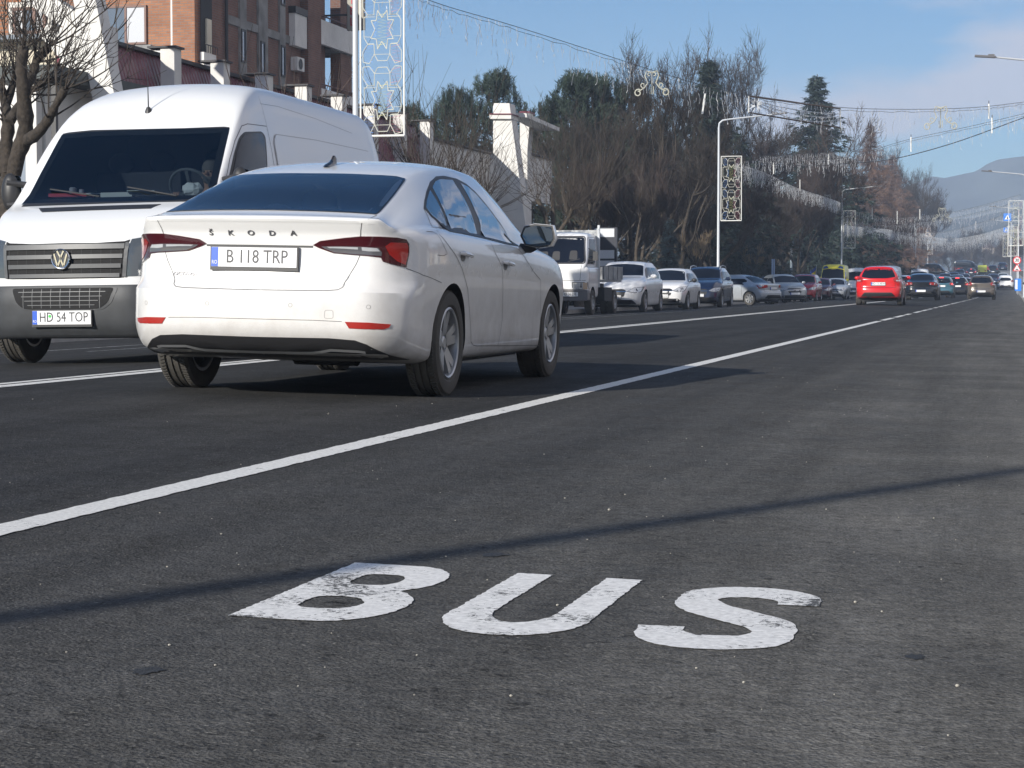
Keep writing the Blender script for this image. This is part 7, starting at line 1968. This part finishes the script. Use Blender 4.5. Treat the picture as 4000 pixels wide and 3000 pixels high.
x, s, h = spot(2585, 930, -19.0); plant(TBS, x, s, h, 5, 'lower blue spruce left of the larger blue spruce', wide=1.4, rz=2)
for i, (u, v, l, wd, lab) in enumerate(((3395, 480, -18, .95, 'tallest reddish larch in the haze beyond the spruce'), (3480, 600, -19, 1.1, 'reddish larch right of the tallest larch'), (3330, 640, -20, 1.1, 'lower reddish larch left of the tallest larch'))):
    x, s, h = spot(u, v, l); plant(TLA, x, s, h, 12, lab, group='bare larches in the haze', rz=i * 2.1, wide=wd)
# bare park trees
BT = [bare_tree(51, 10, 6, (2, 4), (.2, .6), .35, .14), bare_tree(52, 9, 6, (2, 4), (.25, .7), .5, .13, mw=M_TWIG), bare_tree(53, 8, 6, (3, 4), (.3, .8), .6, .12, mw=M_TWIGR)]
for T_ in BT: pass
rr = random.Random(9); DG = 'bare trees in the park'
spots = [(2575, 270, -18.5, 0, 'tall bare tree left of the spruce, twigs against the sky'), (2660, 330, -17.5, 1, 'bare tree between the two tall bare trees by the spruce'), (2850, 240, -20, 0, 'tall bare tree right of the first spruce'), (2960, 330, -18, 1, 'bare tree behind the banner frame'), (3060, 420, -19, 2, 'bushy bare tree left of the second spruce'),
         (3260, 700, -17.5, 1, 'bare tree at the foot of the second spruce'), (2400, 560, -18.5, 2, 'reddish bare tree left of the forked tree'), (3550, 690, -18, 1, 'hazy bare tree right of the larches'), (3610, 760, -19, 2, 'far hazy bare tree over the black saloon'),
         (2500, 520, -21, 2, 'reddish bare tree behind the forked tree'), (2780, 600, -17, 2, 'reddish bare tree behind the second lamp post'), (3120, 640, -17.2, 2, 'reddish bare tree above the maroon hatchback'), (3020, 660, -16.8, 1, 'bare tree above the silver saloons'), (3420, 760, -17, 2, 'reddish bare tree above the white van at the kerb')]
spots += [(3440, 600, -23, 0, 'tall hazy bare tree among the larches'), (3530, 640, -22, 1, 'hazy bare tree at the right end of the larches'), (3575, 690, -20, 0, 'slim hazy bare tree where the tree line drops')]
H0 = {0: 10.2, 1: 9.6, 2: 8.6}
for (u, v, l, k, lab) in spots:
    x, s, h = spot(u, v, l); plant(BT[k], x, s, h, H0[k] * .97, lab, group=DG, rz=rr.uniform(0, 6.28), wide=rr.uniform(.9, 1.15))
# further rows, each one a tree
words = ['first', 'second', 'third', 'fourth', 'fifth', 'sixth', 'seventh', 'eighth', 'ninth', 'tenth', 'eleventh', 'twelfth', 'thirteenth', 'fourteenth']
for i in range(14):
    y = 88 + i * 15; x = -21 - rr.uniform(0, 6) + bend(y); plant(BT[(i * 2 + 1) % 3], x, y, rr.uniform(7.5, 9.5), 9, '%s bare tree of the back row in the park, counted from the left' % words[i], group='back row of bare park trees', rz=rr.uniform(0, 6.28), wide=1.25)
for i in range(12):
    y = 270 + i * 26; x = -17 - rr.uniform(0, 2) + bend(y); plant(BT[(i + 2) % 3], x, y, rr.uniform(7, 9.5), 9, '%s hazy bare tree of the far avenue, counted from the near end' % words[i], group='far avenue of bare trees', rz=rr.uniform(0, 6.28), wide=1.3)
x, s = at_s(3945, 1000, 400)[0] + 1.0, 400; plant(BT[2], x, s, 7.4, 8.6, 'round reddish brown bare tree on the right above the speed limit sign', rz=1, wide=1.2)
for i in range(6):
    y = 430 + i * 40; plant(BT[i % 3], 4 + bend(y) + i * .8, y, 8, 9, '%s bare tree on the far right of the road, counted from the near end' % words[i], group='bare trees on the far right', rz=i, wide=1.3)
for i in range(5):
    plant(BT[i % 3], 15 + (i % 2) * 3, 12 + i * 11, 8, 9, '%s bare tree on the right verge outside the picture, counted from the camera' % words[i], group='bare trees on the right verge', rz=i, wide=1.3, z=0)
# evergreen hedge and undergrowth in the park
def hedge(x0, x1, y0, y1, h, n, label, seed, nm='hedge', m=None):
    g = np.random.default_rng(seed); x = g.uniform(x0, x1, n); y = g.uniform(y0, y1, n); top = h * (.62 + .38 * np.sin(y * .9 + seed) * np.sin(y * .23 + 1)); z = g.uniform(0, 1, n) ** .8 * top
    C_ = [(a + bend(b) + .0, b, c + gz(a, b)) for a, b, c in zip(x, y, z)]; D_ = [(0, 0, .4)] * n; o0 = C_[0]
    me = tuft_mesh([(c[0] - (x0 + x1) / 2, c[1] - y0, c[2]) for c in C_], D_, 16, .17, .055, random.Random(seed)); me.name = nm
    return tag(link(nm, me, m or M_HEDGE, None, ((x0 + x1) / 2, y0, 0)), label, nm)
hedge(-20.5, -18.2, 84, 190, 3.0, 12000, 'long dark evergreen hedge in the park behind the parked cars', 5)
hedge(-28, -24.5, 84, 260, 6.0, 16000, 'high dark thicket at the back of the park', 6, 'thicket')
hedge(-20, -17.6, 190, 420, 3.2, 9000, 'dark hedge farther along the park towards the haze', 7)
# ================================================================== hills, far houses, haze
M_HILL = mat('wooded_hill', (.055, .060, .050), .95, var=.5, vscale=.02)
def hill(name, pts, y0, depth, base):
    """pts: (x, height) ridge profile; a real sloping mass behind"""
    V = []; F = []; n = len(pts); rows = 14; rr = random.Random(3)
    for j in range(rows + 1):
        t = j / rows; f = math.sin(math.pi * min(1, t * .5 + .0)) if t <= 1 else 0
        for i, (x, h) in enumerate(pts):
            V.append((x * (1 + .15 * t) , y0 + depth * t, base + (h - base) * (f ** 1.2) + noise.noise(Vector((x * .008, t * 3, 1))) * 8 * f))
    for j in range(rows):
        for i in range(n - 1): F.append((j * n + i, j * n + i + 1, (j + 1) * n + i + 1, (j + 1) * n + i))
    o = MB().add(V, F).build(name, M_HILL, fix=False); o['kind'] = 'structure'; return o
def ridge(D_, prof, k=1.0):
    """ridge heights from directions: (u, v) -> (x, z) at distance D_ along the road"""
    out = []
    P_ = crpath(prof, 6)
    for (u, v) in P_: x, z = at_s(u, v, D_); out.append((x, z + 3 * noise.noise(Vector((u * .02, 0, 0)))))
    return out
hill('hills', ridge(1900, [(2600, 900), (3000, 860), (3300, 800), (3520, 760), (3600, 718), (3680, 692), (3760, 690), (3840, 668), (3900, 636), (4000, 618), (4200, 560), (4600, 520)]), 1600, 320, 15)
hill('hills', ridge(1300, [(3000, 930), (3300, 910), (3550, 900), (3700, 880), (3850, 862), (4000, 830), (4300, 800)]), 1100, 220, 12)
# hillside on the right, out of frame but seen in the car windows
V = [(x, h) for x, h in ((-300, 12), (-100, 25), (60, 34), (200, 30), (400, 42), (700, 30))]
hr = [(a, b) for a, b in crpath(V, 5)]
Vv = []; Ff = []; n = len(hr)
for j in range(9):
    t = j / 8
    for (yy, h) in hr: Vv.append((60 + 160 * t, yy + 120, -.2 + h * math.sin(math.pi * t / 2) + noise.noise(Vector((yy * .03, t * 4, 0))) * 4 * t))
for j in range(8):
    for i in range(n - 1): Ff.append((j * n + i, j * n + i + 1, (j + 1) * n + i + 1, (j + 1) * n + i))
o = MB().add(Vv, Ff).build('hillside', M_HILL, fix=True); o['kind'] = 'structure'
M_HW = mat('house_wall_beige', (.50, .40, .30), .9, var=.1); M_HR = mat('house_roof_brown', (.16, .09, .07), .8)
HG = 'houses on the far slopes'
def house(x, y, w_, d, h, label, wall=M_HW, rz=0.0, z=None):
    r = empty('house', (x, y, (gz(x, y) if z is None else z)), rz, label, 'house', HG)
    MB().box(-w_ / 2, w_ / 2, 0, d, 0, h).build('wall', wall, r, smooth=False)
    MB().prism([(-w_ / 2 - .4, h + .003), (w_ / 2 + .4, h + .003), (0, h + w_ * .33)], -.4, d + .4, 'y').build('roof', M_HR, r, smooth=False)
    for k in (-1, 1):
        for q in (.32, .72): MB().box(k * w_ * .22 - .5, k * w_ * .22 + .5, -.05, 0, h * q - .6, h * q + .6).build('window', M_WGL, r, smooth=False)
    return r
def at_y(u, v, s): return at_s(u, v, s)
for (u, v, s, w_, h, lab) in ((3862, 985, 1000, 6.5, 5.2, 'beige gabled house at the far end of the road, left of the red bush'), (3632, 905, 1050, 4.5, 4.5, 'small yellowish house on the slope beside the slim far lamp post')):
    x, z = at_s(u, v, s); house(x, s, w_, 8, h, lab, z=z - h * .6)
for i in range(7):
    rr_ = random.Random(i); y = -10 + i * 30; house(48 + rr_.uniform(-6, 6), y, 9, 9, 5.5, '%s small house on the right slope outside the picture' % words[i], M_REND if i % 2 else M_HW, rz=-1.57, z=0)
for i in range(22):
    rr_ = random.Random(i + 50); u = 3545 + i * 20 + rr_.uniform(-8, 8); s = 520 + rr_.uniform(0, 160); x = at_s(u, 1128, s)[0]
    plant(BT[i % 3], x, s, rr_.uniform(6.5, 10.5), 9, '%s hazy tree closing the end of the road, counted from the left' % (words + ['fifteenth', 'sixteenth', 'seventeenth', 'eighteenth', 'nineteenth', 'twentieth', 'twenty-first', 'twenty-second'])[i], group='hazy trees closing the end of the road', rz=i, wide=1.5)
# haze
m = bpy.data.materials.new('haze'); m.use_nodes = True; t = m.node_tree; t.nodes.clear()
pv = N(t, 'ShaderNodeVolumePrincipled', Density=HAZE_D); pv.inputs['Color'].default_value = (.60, .76, 1.0, 1); pv.inputs['Anisotropy'].default_value = .0
L(t, pv.outputs[0], N(t, 'ShaderNodeOutputMaterial').inputs['Volume'])
hz = MB().box(-1300, 1300, -410, 2200, -4.0, 230).build('haze', m, smooth=False); tag(hz, None, None, kind='stuff'); hz['label'] = 'thin blue winter haze over the road and hills'
